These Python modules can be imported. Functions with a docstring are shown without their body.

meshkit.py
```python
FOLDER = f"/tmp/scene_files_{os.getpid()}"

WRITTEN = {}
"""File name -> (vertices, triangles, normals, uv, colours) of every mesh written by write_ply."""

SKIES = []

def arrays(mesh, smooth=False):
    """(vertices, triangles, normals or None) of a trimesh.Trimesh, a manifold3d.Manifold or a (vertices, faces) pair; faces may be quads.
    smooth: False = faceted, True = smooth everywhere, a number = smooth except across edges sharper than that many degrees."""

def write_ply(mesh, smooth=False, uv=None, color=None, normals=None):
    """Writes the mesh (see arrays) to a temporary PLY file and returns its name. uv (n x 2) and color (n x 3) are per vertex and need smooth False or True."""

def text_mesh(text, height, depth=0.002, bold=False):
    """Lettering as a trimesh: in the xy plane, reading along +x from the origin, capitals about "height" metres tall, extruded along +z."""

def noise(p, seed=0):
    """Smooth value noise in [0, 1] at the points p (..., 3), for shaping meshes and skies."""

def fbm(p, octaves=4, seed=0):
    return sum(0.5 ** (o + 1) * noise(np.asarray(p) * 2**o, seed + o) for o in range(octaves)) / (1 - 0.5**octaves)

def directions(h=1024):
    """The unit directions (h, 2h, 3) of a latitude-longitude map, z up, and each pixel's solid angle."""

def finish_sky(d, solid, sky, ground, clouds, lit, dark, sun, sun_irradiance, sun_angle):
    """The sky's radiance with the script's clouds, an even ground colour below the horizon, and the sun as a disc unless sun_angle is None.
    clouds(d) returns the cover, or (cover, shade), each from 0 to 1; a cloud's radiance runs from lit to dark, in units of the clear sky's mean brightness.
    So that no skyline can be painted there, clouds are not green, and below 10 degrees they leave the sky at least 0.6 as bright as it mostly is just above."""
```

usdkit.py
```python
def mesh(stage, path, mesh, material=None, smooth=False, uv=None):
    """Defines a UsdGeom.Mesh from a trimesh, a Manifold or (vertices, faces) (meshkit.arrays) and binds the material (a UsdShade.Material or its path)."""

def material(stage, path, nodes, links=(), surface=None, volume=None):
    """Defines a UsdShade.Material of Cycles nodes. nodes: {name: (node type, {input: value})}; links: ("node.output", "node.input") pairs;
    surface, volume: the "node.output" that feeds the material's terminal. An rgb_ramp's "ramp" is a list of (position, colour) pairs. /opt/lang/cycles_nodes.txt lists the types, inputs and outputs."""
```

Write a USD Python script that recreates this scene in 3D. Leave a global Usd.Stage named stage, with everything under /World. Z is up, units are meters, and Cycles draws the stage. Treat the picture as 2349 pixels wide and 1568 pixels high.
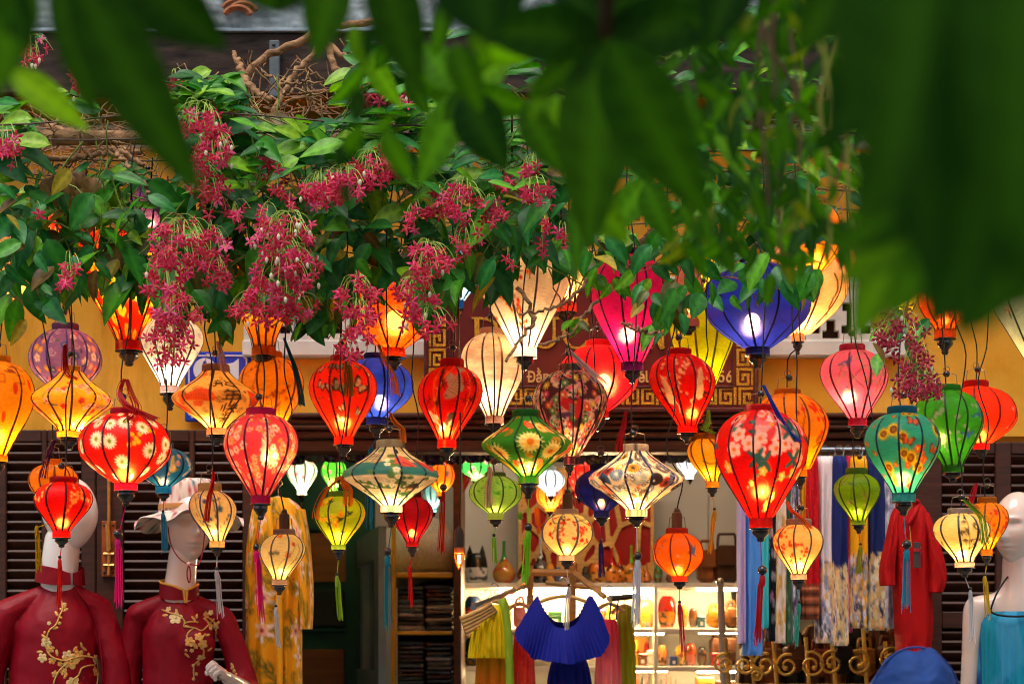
import math
import numpy as np, trimesh, manifold3d as m3, usdkit, meshkit
from PIL import Image, ImageDraw, ImageFilter
from shapely.geometry import Polygon
from scipy.interpolate import PchipInterpolator
from pxr import Usd, UsdGeom, UsdLux, UsdShade, Gf, Sdf, Vt

# ---------------------------------------------------------------- camera, sky, sun, exposure
FOCAL, FSTOP, FOCUS, EXPOSURE = 63.5, 4.6, 5.0, 0.74
SKY_STRENGTH, SUN_I, SUN_ANGLE = 0.108, 0.4, 35.0
SUN_EL, SUN_AZ = math.radians(70), math.radians(205)         # azimuth of the direction towards the sun, atan2(x, y)
EYE = 1.6                                                    # eye height, m
K = 36.0 / FOCAL / 2349.0                                    # tangent per photo unit (photo read at 2349 wide)
HZ = 1480.0                                                  # row of the eye level
stage = Usd.Stage.CreateInMemory()
UsdGeom.SetStageUpAxis(stage, UsdGeom.Tokens.z)
UsdGeom.SetStageMetersPerUnit(stage, 1.0)
UsdGeom.Xform.Define(stage, '/World')
UsdGeom.Scope.Define(stage, '/World/Looks')
cam = UsdGeom.Camera.Define(stage, '/World/camera')
cam.AddTranslateOp().Set(Gf.Vec3d(0, 0, EYE))
cam.AddRotateXYZOp().Set(Gf.Vec3f(90, 0, 0))
cam.CreateFocalLengthAttr(FOCAL)
cam.CreateHorizontalApertureAttr(36.0)
cam.CreateVerticalApertureAttr(36.0 * 683 / 1024)
cam.CreateVerticalApertureOffsetAttr((HZ - 784.0) * 36.0 / 2349.0)
cam.CreateFStopAttr(FSTOP)
cam.CreateFocusDistanceAttr(FOCUS)
cam.CreateClippingRangeAttr(Gf.Vec2f(0.05, 400))
cam.CreateExposureAttr(EXPOSURE)
LOOKS = '/World/Looks/'
def mat(name, nodes, links=(), surface='p.BSDF', volume=None):
    return usdkit.material(stage, LOOKS + name, nodes, links, surface=surface, volume=volume)
skym = mat('sky', {'s': ('sky_texture', {'sky_type': 'single_scattering', 'sun_disc': False, 'sun_elevation': SUN_EL, 'sun_rotation': SUN_AZ, 'aerosol_density': 3.0}),
                   'h': ('hsv', {'saturation': 0.55}),
                   'b': ('background_shader', {'strength': SKY_STRENGTH})}, [('s.color', 'h.color'), ('h.color', 'b.color')], surface='b.background')
dome = UsdLux.DomeLight.Define(stage, '/World/sky')
UsdShade.MaterialBindingAPI.Apply(dome.GetPrim()).Bind(skym)
dome.GetPrim().SetCustomDataByKey('kind', 'structure')
sun = UsdLux.DistantLight.Define(stage, '/World/sun')
sun.CreateNormalizeAttr(True); sun.CreateIntensityAttr(SUN_I); sun.CreateAngleAttr(SUN_ANGLE)
sun.CreateColorAttr(Gf.Vec3f(1.0, 0.95, 0.88))
sun.AddRotateXYZOp().Set(Gf.Vec3f(90 - math.degrees(SUN_EL), 0, 180 - math.degrees(SUN_AZ)))

# ---------------------------------------------------------------- helpers
def P(px, py, d):
    """A point seen at photo position (px, py) that stands d metres in front of the camera."""
    return np.array([(px - 1174.5) * K * d, d, EYE + (HZ - py) * K * d])
def lin(c):
    c = np.asarray(c, float) / 255.0
    return np.where(c <= 0.04045, c / 12.92, ((c + 0.055) / 1.055) ** 2.4)
TAKEN = {}
def numbered(parent, name):
    k = (parent, name); n = TAKEN.get(k, 0); TAKEN[k] = n + 1
    return f'{parent}/{name}' if n == 0 else f'{parent}/{name}_{n:03d}'
ORIGIN = {}
def data(prim, label=None, cat=None, group=None, kind=None):
    for k, v in (('label', label), ('category', cat), ('group', group), ('kind', kind)):
        if v: prim.SetCustomDataByKey(k, v)
def thing(name, label, cat, loc=(0, 0, 0), group=None, kind=None):
    p = numbered('/World', name); x = UsdGeom.Xform.Define(stage, p)
    x.AddTranslateOp().Set(Gf.Vec3d(*map(float, loc))); ORIGIN[p] = np.asarray(loc, float)
    data(x.GetPrim(), label, cat, group, kind)
    return p
def part(parent, name, vf, m, smooth=False, color=None, label=None, kind=None):
    """One Mesh under parent, from world-space vertices. color: (n, 3) linear vertex colours of the thing's own print."""
    p = numbered(parent, name)
    o = ORIGIN.get(parent)
    if o is None: o = np.zeros(3)
    ORIGIN[p] = o
    v, f, n = meshkit.arrays(vf, smooth)
    if color is not None and len(color) != len(v): raise ValueError(p + ' colours')
    me = usdkit.mesh(stage, p, (v - o, f), m, smooth=False)
    if n is not None:
        me.CreateNormalsAttr(Vt.Vec3fArray.FromNumpy(n.astype(np.float32))); me.SetNormalsInterpolation('vertex')
    if color is not None:
        UsdGeom.PrimvarsAPI(me).CreatePrimvar('Cd', Sdf.ValueTypeNames.Color3fArray, 'vertex').Set(Vt.Vec3fArray.FromNumpy(np.asarray(color, np.float32)))
    data(me.GetPrim(), label, None, None, kind)
    return p
def whole(name, vf, m, label=None, cat=None, group=None, kind=None, smooth=False, color=None):
    p = part('/World', name, vf, m, smooth, color)
    data(stage.GetPrimAtPath(p), label, cat, group, kind)
    return p
def cat_(ms):
    """Joins (v, f) pairs, or (v, f, colours) triples."""
    ms = [m if isinstance(m, tuple) else (np.array(m.vertices), np.array(m.faces)) for m in ms]
    at = np.cumsum([0] + [len(m[0]) for m in ms])
    v = np.vstack([m[0] for m in ms]); f = np.vstack([m[1] + a for m, a in zip(ms, at)])
    return (v, f, np.vstack([m[2] for m in ms])) if len(ms[0]) > 2 else (v, f)
def box(x0, x1, y0, y1, z0, z1, bev=0.0):
    """A box, its twelve edges chamfered by bev."""
    c = np.array([(x0 + x1) / 2, (y0 + y1) / 2, (z0 + z1) / 2]); h = np.abs(np.array([x1 - x0, y1 - y0, z1 - z0])) / 2
    if bev <= 0 or bev * 2.2 > h.min() * 2:
        b = trimesh.creation.box(h * 2); b.apply_translation(c); return (np.array(b.vertices), np.array(b.faces))
    pts = []
    for s in np.ndindex(2, 2, 2):
        s = np.array(s) * 2 - 1
        for a in range(3):
            q = h - bev; q[a] = h[a]; pts.append(s * q)
    b = trimesh.convex.convex_hull(np.array(pts)); b.apply_translation(c)
    return (np.array(b.vertices), np.array(b.faces))
def smooth_line(pts, n):
    pts = np.asarray(pts, float)
    if len(pts) < 3: return np.array([pts[0] + (pts[-1] - pts[0]) * t for t in np.linspace(0, 1, n)])
    s = np.r_[0, np.cumsum(np.linalg.norm(np.diff(pts, axis=0), axis=1) + 1e-9)]
    return PchipInterpolator(s, pts)(np.linspace(0, s[-1], n))
def tube(pts, r, sides=5, n=None, cap=True):
    """A round bar along pts; r a number or one per point."""
    pts = np.asarray(pts, float)
    if n: 
        r = np.interp(np.linspace(0, 1, n), np.linspace(0, 1, len(np.atleast_1d(r))), np.atleast_1d(r)) if np.ndim(r) else r
        pts = smooth_line(pts, n)
    t = np.gradient(pts, axis=0); t /= np.linalg.norm(t, axis=1, keepdims=True) + 1e-12
    up = np.array([0, 0, 1.0]) if abs(t[:, 2]).mean() < 0.8 else np.array([1.0, 0, 0])
    a = np.cross(t, up); a /= np.linalg.norm(a, axis=1, keepdims=True) + 1e-12; b = np.cross(a, t)
    th = np.arange(sides) * 2 * np.pi / sides
    r = np.broadcast_to(np.asarray(r, float), (len(pts),))
    v = pts[:, None] + r[:, None, None] * (np.cos(th)[None, :, None] * a[:, None] + np.sin(th)[None, :, None] * b[:, None])
    v = v.reshape(-1, 3); f = []
    N = len(pts); i = np.arange(N - 1)[:, None] * sides; j = np.arange(sides)[None]; j2 = (j + 1) % sides
    q = np.stack([i + j, i + sides + j, i + sides + j2, i + j2], -1).reshape(-1, 4)
    f = [q[:, [0, 1, 2]], q[:, [0, 2, 3]]]
    if cap:
        k = np.arange(1, sides - 1)
        f += [np.stack([0 * k, k, k + 1], 1), (N - 1) * sides + np.stack([0 * k, k + 1, k], 1)]
    return (v, np.vstack(f))
def lathe(prof, c, sides=16, sx=1.0, sy=1.0):
    """prof: (radius, z) from top to bottom round the vertical through c."""
    prof = np.asarray(prof, float); th = np.arange(sides) * 2 * np.pi / sides
    v = np.stack([c[0] + sx * prof[:, :1] * np.cos(th), c[1] + sy * prof[:, :1] * np.sin(th), c[2] + prof[:, 1:] + 0 * th], -1).reshape(-1, 3)
    N = len(prof); i = np.arange(N - 1)[:, None] * sides; j = np.arange(sides)[None]; j2 = (j + 1) % sides
    q = np.stack([i + j, i + sides + j, i + sides + j2, i + j2], -1).reshape(-1, 4)
    f = [q[:, [0, 1, 2]], q[:, [0, 2, 3]]]
    k = np.arange(1, sides - 1)
    if prof[0, 0] > 1e-4: f.append(np.stack([0 * k, k, k + 1], 1))
    if prof[-1, 0] > 1e-4: f.append((N - 1) * sides + np.stack([0 * k, k + 1, k], 1))
    return (v, np.vstack(f))
def ball(c, r, sub=2):
    s = trimesh.creation.icosphere(subdivisions=sub, radius=1.0)
    return (np.array(s.vertices) * np.asarray(r) + np.asarray(c), np.array(s.faces))
def prism(poly, y0, y1):
    """A shapely polygon drawn in x and z, made a slab between y0 and y1."""
    out = []
    for g in getattr(poly, 'geoms', [poly]):
        m = trimesh.creation.extrude_polygon(g, y1 - y0, engine='earcut'); v = np.array(m.vertices)
        out.append((np.stack([v[:, 0], y1 - v[:, 2], v[:, 1]], 1), np.array(m.faces)))
    return cat_(out)
def tone(c, n, rng, s=0.0):
    c = lin(c); return np.tile(np.clip(c * (1 + s * rng.uniform(-1, 1)), 0, 1), (n, 1))

# ---------------------------------------------------------------- materials
def plain(name, rgb, rough=0.6, spec=0.4, metal=0.0, noise=0.0, scale=20.0, bump=0.0, stretch=(1, 1, 1), dark=None, coat=0.0, sheen=0.0):
    """A principled surface whose colour drifts with noise between rgb and dark (default: a darker shade of wear and dirt)."""
    c = lin(rgb); d = lin(dark) if dark is not None else c * (1 - noise)
    n = {'g': ('geometry', {}), 'm': ('mapping', {'scale': stretch}), 'n': ('noise_texture', {'scale': scale, 'detail': 5.0, 'roughness': 0.6}),
         'r': ('rgb_ramp', {'ramp': [(0.32, d), (0.62, c)]}), 'p': ('principled_bsdf', {'roughness': rough, 'specular_ior_level': spec, 'metallic': metal, 'coat_weight': coat, 'sheen_weight': sheen}),
         'b': ('bump', {'strength': bump, 'distance': 0.004})}
    l = [('g.position', 'm.vector'), ('m.vector', 'n.vector'), ('n.fac', 'r.fac'), ('r.color', 'p.base_color')]
    if bump: l += [('n.fac', 'b.height'), ('b.normal', 'p.normal')]
    else: n.pop('b')
    return mat(name, n, l)
def glow(name, rgb, strength):
    return mat(name, {'e': ('emission', {'color': lin(rgb), 'strength': strength})}, surface='e.emission')
def printed(name, rough=0.55, spec=0.3, translucent=0.0, clear=0.0, bump=0.0, scale=60.0, tint=None):
    """A surface in the mesh's own printed colours (Cd), some light passing through it."""
    n = {'a': ('attribute', {'attribute': 'Cd'}), 'p': ('principled_bsdf', {'roughness': rough, 'specular_ior_level': spec}),
         't': ('translucent_bsdf', {}), 'x': ('mix_closure', {'fac': translucent})}
    l = [('a.color', 'p.base_color')]
    if bump:
        n.update({'g': ('geometry', {}), 'n': ('noise_texture', {'scale': scale, 'detail': 3.0}), 'b': ('bump', {'strength': bump, 'distance': 0.003})})
        l += [('g.position', 'n.vector'), ('n.fac', 'b.height'), ('b.normal', 'p.normal')]
    if translucent == 0:
        n.pop('t'); n.pop('x')
        return mat(name, n, l)
    if tint is not None:
        n['k'] = ('mix_color', {'blend_type': 'multiply', 'fac': 1.0, 'b': tint}); l += [('a.color', 'k.a'), ('k.result', 't.color')]
    else: l += [('a.color', 't.color')]
    l += [('p.BSDF', 'x.closure1'), ('t.BSDF', 'x.closure2')]
    s = 'x.closure'
    if clear:
        n.update({'c': ('transparent_bsdf', {}), 'y': ('mix_closure', {'fac': clear})})
        l += [('a.color', 'c.color'), ('x.closure', 'y.closure1'), ('c.BSDF', 'y.closure2')]; s = 'y.closure'
    return mat(name, n, l, surface=s)
def silk(name, through, clear):
    """Dyed silk: it reflects, spreads the lamp's light all round, and lets a part of it straight on in a soft lobe."""
    n = {'a': ('attribute', {'attribute': 'Cd'}), 'p': ('principled_bsdf', {'roughness': .4, 'specular_ior_level': .3}), 't': ('translucent_bsdf', {}), 'x': ('mix_closure', {'fac': .58}),
         'k': ('mix_color', {'blend_type': 'mix', 'fac': .24, 'b': (1.0, .66, .22)}), 'r': ('refraction_bsdf', {'IOR': 1.35, 'roughness': .5, 'distribution': 'ggx'}), 'y': ('mix_closure', {'fac': through})}
    n.update({'g': ('geometry', {}), 'm': ('mapping', {'scale': (1.0, 1.0, 5.0)}), 'w': ('noise_texture', {'scale': 70.0, 'detail': 5.0, 'roughness': .7}), 'wr': ('rgb_ramp', {'ramp': [(.3, (.74, .74, .74)), (.7, (1.12, 1.12, 1.12))]}),
         'd': ('noise_texture', {'scale': 16.0, 'detail': 3.0}), 'dr': ('rgb_ramp', {'ramp': [(.3, (.8, .78, .76)), (.65, (1.05, 1.05, 1.05))]}), 'v': ('mix_color', {'blend_type': 'multiply', 'fac': 1.0}), 'u': ('mix_color', {'blend_type': 'multiply', 'fac': 1.0}), 'bm': ('bump', {'strength': .25, 'distance': .003})})
    l = [('g.position', 'm.vector'), ('m.vector', 'w.vector'), ('w.fac', 'wr.fac'), ('g.position', 'd.vector'), ('d.fac', 'dr.fac'), ('a.color', 'v.a'), ('wr.color', 'v.b'), ('v.result', 'u.a'), ('dr.color', 'u.b'), ('d.fac', 'bm.height'), ('bm.normal', 'p.normal'),
         ('u.result', 'p.base_color'), ('u.result', 't.color'), ('p.BSDF', 'x.closure1'), ('t.BSDF', 'x.closure2'), ('u.result', 'k.a'), ('k.result', 'r.color'), ('x.closure', 'y.closure1'), ('r.BSDF', 'y.closure2')]
    s = 'y.closure'
    if clear:
        n.update({'c': ('transparent_bsdf', {}), 'z': ('mix_closure', {'fac': clear})}); l += [('k.result', 'c.color'), ('y.closure', 'z.closure1'), ('c.BSDF', 'z.closure2')]; s = 'z.closure'
    return mat(name, n, l, surface=s)
SHADE = silk('lantern_silk', .13, 0)
SHEER = silk('lantern_sheer_silk', .10, .14)
LEAF = mat('leaf_green', {'a': ('attribute', {'attribute': 'Cd'}), 'g': ('geometry', {}), 'n': ('noise_texture', {'scale': 55.0, 'detail': 5.0, 'roughness': .65}), 'r': ('rgb_ramp', {'ramp': [(.3, (.62, .72, .6)), (.5, (1, 1, 1)), (.72, (1.25, 1.18, .9))]}), 'v': ('mix_color', {'blend_type': 'multiply', 'fac': 1.0}),
    'k': ('mix_color', {'blend_type': 'multiply', 'fac': 1.0, 'b': (1.4, 1.5, .4)}), 'b': ('bump', {'strength': .3, 'distance': .003}), 'p': ('principled_bsdf', {'roughness': .42, 'specular_ior_level': .3}), 't': ('translucent_bsdf', {}), 'x': ('mix_closure', {'fac': .3})},
    [('a.color', 'v.a'), ('g.position', 'n.vector'), ('n.fac', 'r.fac'), ('r.color', 'v.b'), ('v.result', 'p.base_color'), ('v.result', 'k.a'), ('k.result', 't.color'), ('n.fac', 'b.height'), ('b.normal', 'p.normal'), ('p.BSDF', 'x.closure1'), ('t.BSDF', 'x.closure2')], surface='x.closure')
NEARLEAF = printed('near_leaf', rough=0.5, spec=0.14, translucent=0.42, tint=(2.2, 2.0, 0.2))
PETAL = printed('petal', rough=0.5, spec=0.3, translucent=0.3)
CLOTH = printed('cloth_print', rough=0.75, spec=0.2, translucent=0.0, bump=0.2, scale=400)
ENAMEL = printed('glossy_glaze', rough=0.14, spec=0.6)
THREAD = printed('thread', rough=0.6, spec=0.3, translucent=0.2)
LACQUER = mat('black_lacquer', {'g': ('geometry', {}), 'n': ('noise_texture', {'scale': 55.0, 'detail': 3.0}), 'r': ('rgb_ramp', {'ramp': [(0.45, (0.006, 0.005, 0.005)), (0.75, (0.05, 0.018, 0.006))]}),
              'p': ('principled_bsdf', {'roughness': 0.16, 'specular_ior_level': 0.55, 'coat_weight': 0.6})}, [('g.position', 'n.vector'), ('n.fac', 'r.fac'), ('r.color', 'p.base_color')])
CABLE = plain('black_cable', (26, 22, 20), 0.45, 0.4)
WIRE = plain('steel_wire', (120, 112, 100), 0.35, 0.5, metal=0.8)
YELLOW = mat('yellow_plaster', {'g': ('geometry', {}), 'n': ('noise_texture', {'scale': 1.6, 'detail': 8.0, 'roughness': 0.62}), 'r': ('rgb_ramp', {'ramp': [(0.25, lin((200, 128, 26))), (0.42, lin((232, 164, 48))), (0.55, lin((240, 178, 66))), (0.75, lin((246, 196, 96)))]}),
              'm': ('mapping', {'scale': (5.0, 5.0, 0.7)}), 'n2': ('noise_texture', {'scale': 1.0, 'detail': 6.0, 'roughness': 0.7}), 'r2': ('rgb_ramp', {'ramp': [(0.26, (0.40, 0.28, 0.16)), (0.36, (.85, .78, .7)), (0.46, (1, 1, 1))]}),
              'k': ('mix_color', {'blend_type': 'multiply', 'fac': 1.0}), 'n3': ('noise_texture', {'scale': 90.0, 'detail': 4.0}), 'b': ('bump', {'strength': 0.25, 'distance': 0.004}),
              'p': ('principled_bsdf', {'roughness': 0.85, 'specular_ior_level': 0.15})},
             [('g.position', 'n.vector'), ('n.fac', 'r.fac'), ('g.position', 'm.vector'), ('m.vector', 'n2.vector'), ('n2.fac', 'r2.fac'), ('r.color', 'k.a'), ('r2.color', 'k.b'), ('k.result', 'p.base_color'),
              ('g.position', 'n3.vector'), ('n3.fac', 'b.height'), ('b.normal', 'p.normal')])
DARKWOOD = plain('dark_brown_wood', (74, 38, 20), 0.5, 0.4, noise=0.55, scale=9, bump=0.2, stretch=(1, 1, 9))
LINTELWOOD = plain('lintel_wood', (82, 44, 24), 0.42, 0.45, noise=0.6, scale=7, bump=0.2, stretch=(1, 6, 14))
FASCIAWOOD = plain('sooty_board', (66, 52, 44), 0.8, 0.2, noise=0.0, scale=8, bump=0.5, stretch=(1.2, 1, 5), dark=(28, 22, 20))
CONCRETE = plain('weathered_concrete', (150, 158, 160), 0.9, 0.15, scale=7, bump=0.9, dark=(30, 32, 31))
WHITEWASH = plain('whitewash', (226, 220, 205), 0.8, 0.2, noise=0.22, scale=6, bump=0.2)
TWIG = plain('vine_bark', (176, 134, 96), 0.85, 0.15, noise=0.0, scale=30, bump=0.5, stretch=(1, 1, 3), dark=(96, 64, 44))
GREENSTEM = plain('green_stem', (120, 138, 52), 0.6, 0.3, noise=0.3, scale=40)
GOLDPAINT = plain('gold_glitter', (232, 172, 44), 0.34, 0.6, metal=0.75, scale=320, bump=0.9, dark=(120, 76, 12))
SIGNRED = plain('sign_lacquer_red', (104, 18, 12), 0.4, 0.45, noise=0.35, scale=4)
SKIN = plain('mannequin_gloss', (236, 218, 202), 0.2, 0.5, noise=0.05, scale=4, coat=0.4)
SKINWHITE = plain('mannequin_white', (232, 228, 222), 0.3, 0.5, noise=0.05, scale=4, coat=0.2)
BRASS = plain('brass', (236, 186, 84), 0.28, 0.5, metal=0.8, noise=0.35, scale=30)
CHROME = plain('chrome', (210, 210, 212), 0.15, 0.5, metal=1.0)
WHITELAM = plain('white_laminate', (232, 226, 214), 0.4, 0.4, noise=0.04, scale=5)
BAMBOO = plain('pale_wood', (214, 168, 96), 0.5, 0.35, noise=0.35, scale=18, stretch=(1, 1, 6))
# ---------------------------------------------------------------- ground and the shop house
R = np.random.default_rng(11)
ASPHALT = plain('asphalt', (70, 68, 66), 0.9, 0.2, noise=0.3, scale=12, bump=0.3)
PAVING = plain('paving', (128, 118, 106), 0.85, 0.2, noise=0.3, scale=5, bump=0.2)
whole('street', (np.array([[-150, -150, 0], [150, -150, 0], [150, 150, 0], [-150, 150, 0.0]]), np.array([[0, 1, 2], [0, 2, 3]])), ASPHALT, kind='structure')
whole('pavement', box(-8, 8, 4.3, 9.7, 0.004, 0.12, 0.01), PAVING, kind='structure')
def vx(px, d): return (px - 1174.5) * K * d
def vz(py, d): return EYE + (HZ - py) * K * d
def pbox(x0, x1, y0, y1, d, depth, bev=0.0):
    """A box whose front, d metres off, covers photo columns x0..x1 and rows y0..y1."""
    return box(vx(x0, d), vx(x1, d), d, d + depth, vz(y1, d), vz(y0, d), bev)
W = 6.3                                                     # the yellow wall's face
house = thing('shop_house', 'yellow plastered old shop house with dark louvred doors and open shopfront', 'building', (0, W, 0))
zl = vz(1000, W)
part(house, 'wall', cat_([box(-4.2, 4.2, W, W + 0.28, zl, 5.2), box(-4.2, -2.0, W + 0.001, W + 0.28, 0.12, zl), box(2.0, 4.2, W + 0.001, W + 0.28, 0.12, zl)]), YELLOW)
# roof edge: sooty board, metal strip, weathered concrete gutter
fd = 5.98
part(house, 'fascia_board', box(-3.6, 3.6, fd, fd + 0.05, vz(214, fd), vz(76, fd), 0.004), FASCIAWOOD)
part(house, 'metal_strip', box(-3.6, 3.6, fd - 0.014, fd + 0.05, vz(75, fd), vz(67, fd), 0.002), plain('zinc_strip', (150, 165, 172), 0.5, 0.4, metal=0.3, noise=0.3, scale=20))
def lumpy(m, amp, freq, seed, sub=0.03):
    v, f = m; t = trimesh.Trimesh(*m, process=True)
    v, f = trimesh.remesh.subdivide_to_size(t.vertices, t.faces, sub)
    t = trimesh.Trimesh(v, f, process=True); v = np.array(t.vertices)
    d = meshkit.fbm(v * freq, 4, seed) - 0.5
    return (v + np.array(t.vertex_normals) * (d * amp)[:, None], np.array(t.faces))
part(house, 'concrete_gutter', lumpy(box(-2.2, 2.2, fd + 0.03, fd + 0.32, vz(66, fd), vz(-130, fd)), 0.09, 9, 3, 0.035), CONCRETE, smooth=50)
part(house, 'roof_slab', box(-3.6, 3.6, fd + 0.34, W + 3.4, vz(100, fd), vz(-60, fd)), CONCRETE)
tilem = plain('broken_roof_tile', (158, 96, 62), 0.8, 0.2, noise=0.5, scale=25, bump=0.3)
for k, (a, b) in enumerate(((545, 38), (556, 24), (538, 14), (742, 20))):
    c = P(a, b, fd - 0.03); th = np.linspace(0.2, 2.9, 9)
    part(house, 'roof_tile', tube(np.stack([c[0] + 0.042 * np.cos(th), c[1] + 0.02 * k + 0 * th, c[2] + 0.03 * np.sin(th)], 1), 0.011, 4), tilem)
br = part(house, 'bracket', pbox(617, 641, 92, 222, fd - 0.03, 0.028, 0.003), plain('grey_steel', (96, 104, 106), 0.5, 0.4, metal=0.4, noise=0.3, scale=30))
part(br, 'bolt_hole', lathe([(0.006, 0.0), (0.006, -0.002)], P(628, 103, fd - 0.031), 10), CABLE)
part(house, 'cornice', cat_([box(-4.0, 4.0, W - 0.09, W + 0.01, vz(326, W), vz(300, W), 0.008), box(-4.0, 4.0, W - 0.045, W + 0.01, vz(344, W), vz(327, W), 0.006)]), WHITEWASH)
# white openwork ventilation band above the door
vent = part(house, 'vent_band', cat_([box(vx(560, W), vx(2080, W), W - 0.05, W + 0.02, vz(822, W), vz(784, W), 0.006), box(vx(560, W), vx(2080, W), W - 0.05, W + 0.02, vz(664, W), vz(640, W), 0.006)]), WHITEWASH)
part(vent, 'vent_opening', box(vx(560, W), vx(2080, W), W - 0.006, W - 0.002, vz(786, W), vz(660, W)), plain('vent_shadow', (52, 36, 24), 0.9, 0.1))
def fret(x0, x1, y0, y1):
    """One pierced cell in photo units: a plate with a T, two L-shaped slots and a lower slot cut out."""
    w, h = x1 - x0, y1 - y0
    def r(a, b, c, d): return Polygon([(x0 + a * w, y0 + b * h), (x0 + c * w, y0 + b * h), (x0 + c * w, y0 + d * h), (x0 + a * w, y0 + d * h)])
    p = r(0, 0, 1, 1)
    for q in (r(0.42, 0.62, 0.58, 0.95), r(0.34, 0.82, 0.66, 0.95), r(0.08, 0.30, 0.26, 0.44), r(0.08, 0.44, 0.17, 0.86), r(0.17, 0.72, 0.28, 0.86), r(0.74, 0.30, 0.92, 0.44), r(0.83, 0.44, 0.92, 0.86), r(0.72, 0.72, 0.83, 0.86), r(0.40, 0.12, 0.60, 0.42)):
        p = p.difference(q.buffer(1.2))
    return p
def topx(poly, d):
    from shapely import transform
    return transform(poly, lambda q: np.stack([vx(q[:, 0], d), vz(q[:, 1], d)], 1))
for k in range(13):
    x0 = 562 + k * 116.5
    part(vent, 'fretwork_panel', prism(topx(fret(x0 + 1, x0 + 115, 663, 785), W), W - 0.04, W - 0.008), WHITEWASH)
# dark wooden lintel with mouldings
for y0, y1, dy in ((955, 966, 0.11), (967, 981, 0.085), (982, 992, 0.10), (993, 1010, 0.07), (1011, 1040, 0.05)):
    part(house, 'lintel_moulding', box(vx(598, W), vx(2062, W), W - dy, W + 0.06, vz(y1 - 0.5, W), vz(y0, W), 0.005), LINTELWOOD)
# louvred doors, both sides
L = 6.2
def louvred(name, label, stiles, cols, top, rails, xr):
    d = part(house, name, cat_([box(vx(a, L), vx(b, L), L, L + 0.045, 0.13, vz(top, L), 0.004) for a, b in stiles]), DARKWOOD, label=label)
    for a, b in ((top, top + 27),) + tuple(rails):
        for c0, c1 in cols:
            part(d, 'rail', box(vx(c0, L) + 0.001, vx(c1, L) - 0.001, L + 0.004, L + 0.04, vz(b, L), vz(a, L), 0.003), DARKWOOD)
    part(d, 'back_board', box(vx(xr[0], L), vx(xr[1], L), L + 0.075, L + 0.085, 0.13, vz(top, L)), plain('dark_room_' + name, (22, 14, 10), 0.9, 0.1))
    for c0, c1 in cols:
        y = top + 34.0
        while y < 1600:
            if not any(a - 16 < y < b + 4 for a, b in rails):
                z = vz(y + 6 + R.normal(0, .7), L); t = 0.02
                v, f = box(vx(c0, L) + 0.001, vx(c1, L) - 0.001, -0.028, 0.028, -0.0055, 0.0055, 0.0015)
                an = -0.62 + R.normal(0, 0.07); c, s = math.cos(an), math.sin(an)
                v = np.stack([v[:, 0], L + 0.032 + v[:, 1] * c - v[:, 2] * s, z + v[:, 1] * s + v[:, 2] * c], 1)
                part(d, 'slat', (v, f), DARKWOOD)
            y += 22.6
    return d
louvred('louvred_door', 'louvred door leaf at the far left', [(-60, 14), (95, 107), (186, 219)], [(14, 95), (107, 186)], 985, [(1600, 1640)], (-60, 219))
dl = louvred('louvred_door', 'louvred door leaf with a barrel bolt', [(221, 282), (434, 446), (556, 580)], [(282, 434), (446, 556)], 985, [(1600, 1640)], (221, 580))
dr = louvred('louvred_door', 'louvred door leaf behind the mannequin in the blue dress', [(2062, 2161), (2284, 2320), (2440, 2470)], [(2161, 2284), (2320, 2440)], 1040 - 27, [(1402, 1440), (1600, 1640)], (2110, 2470))
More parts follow.
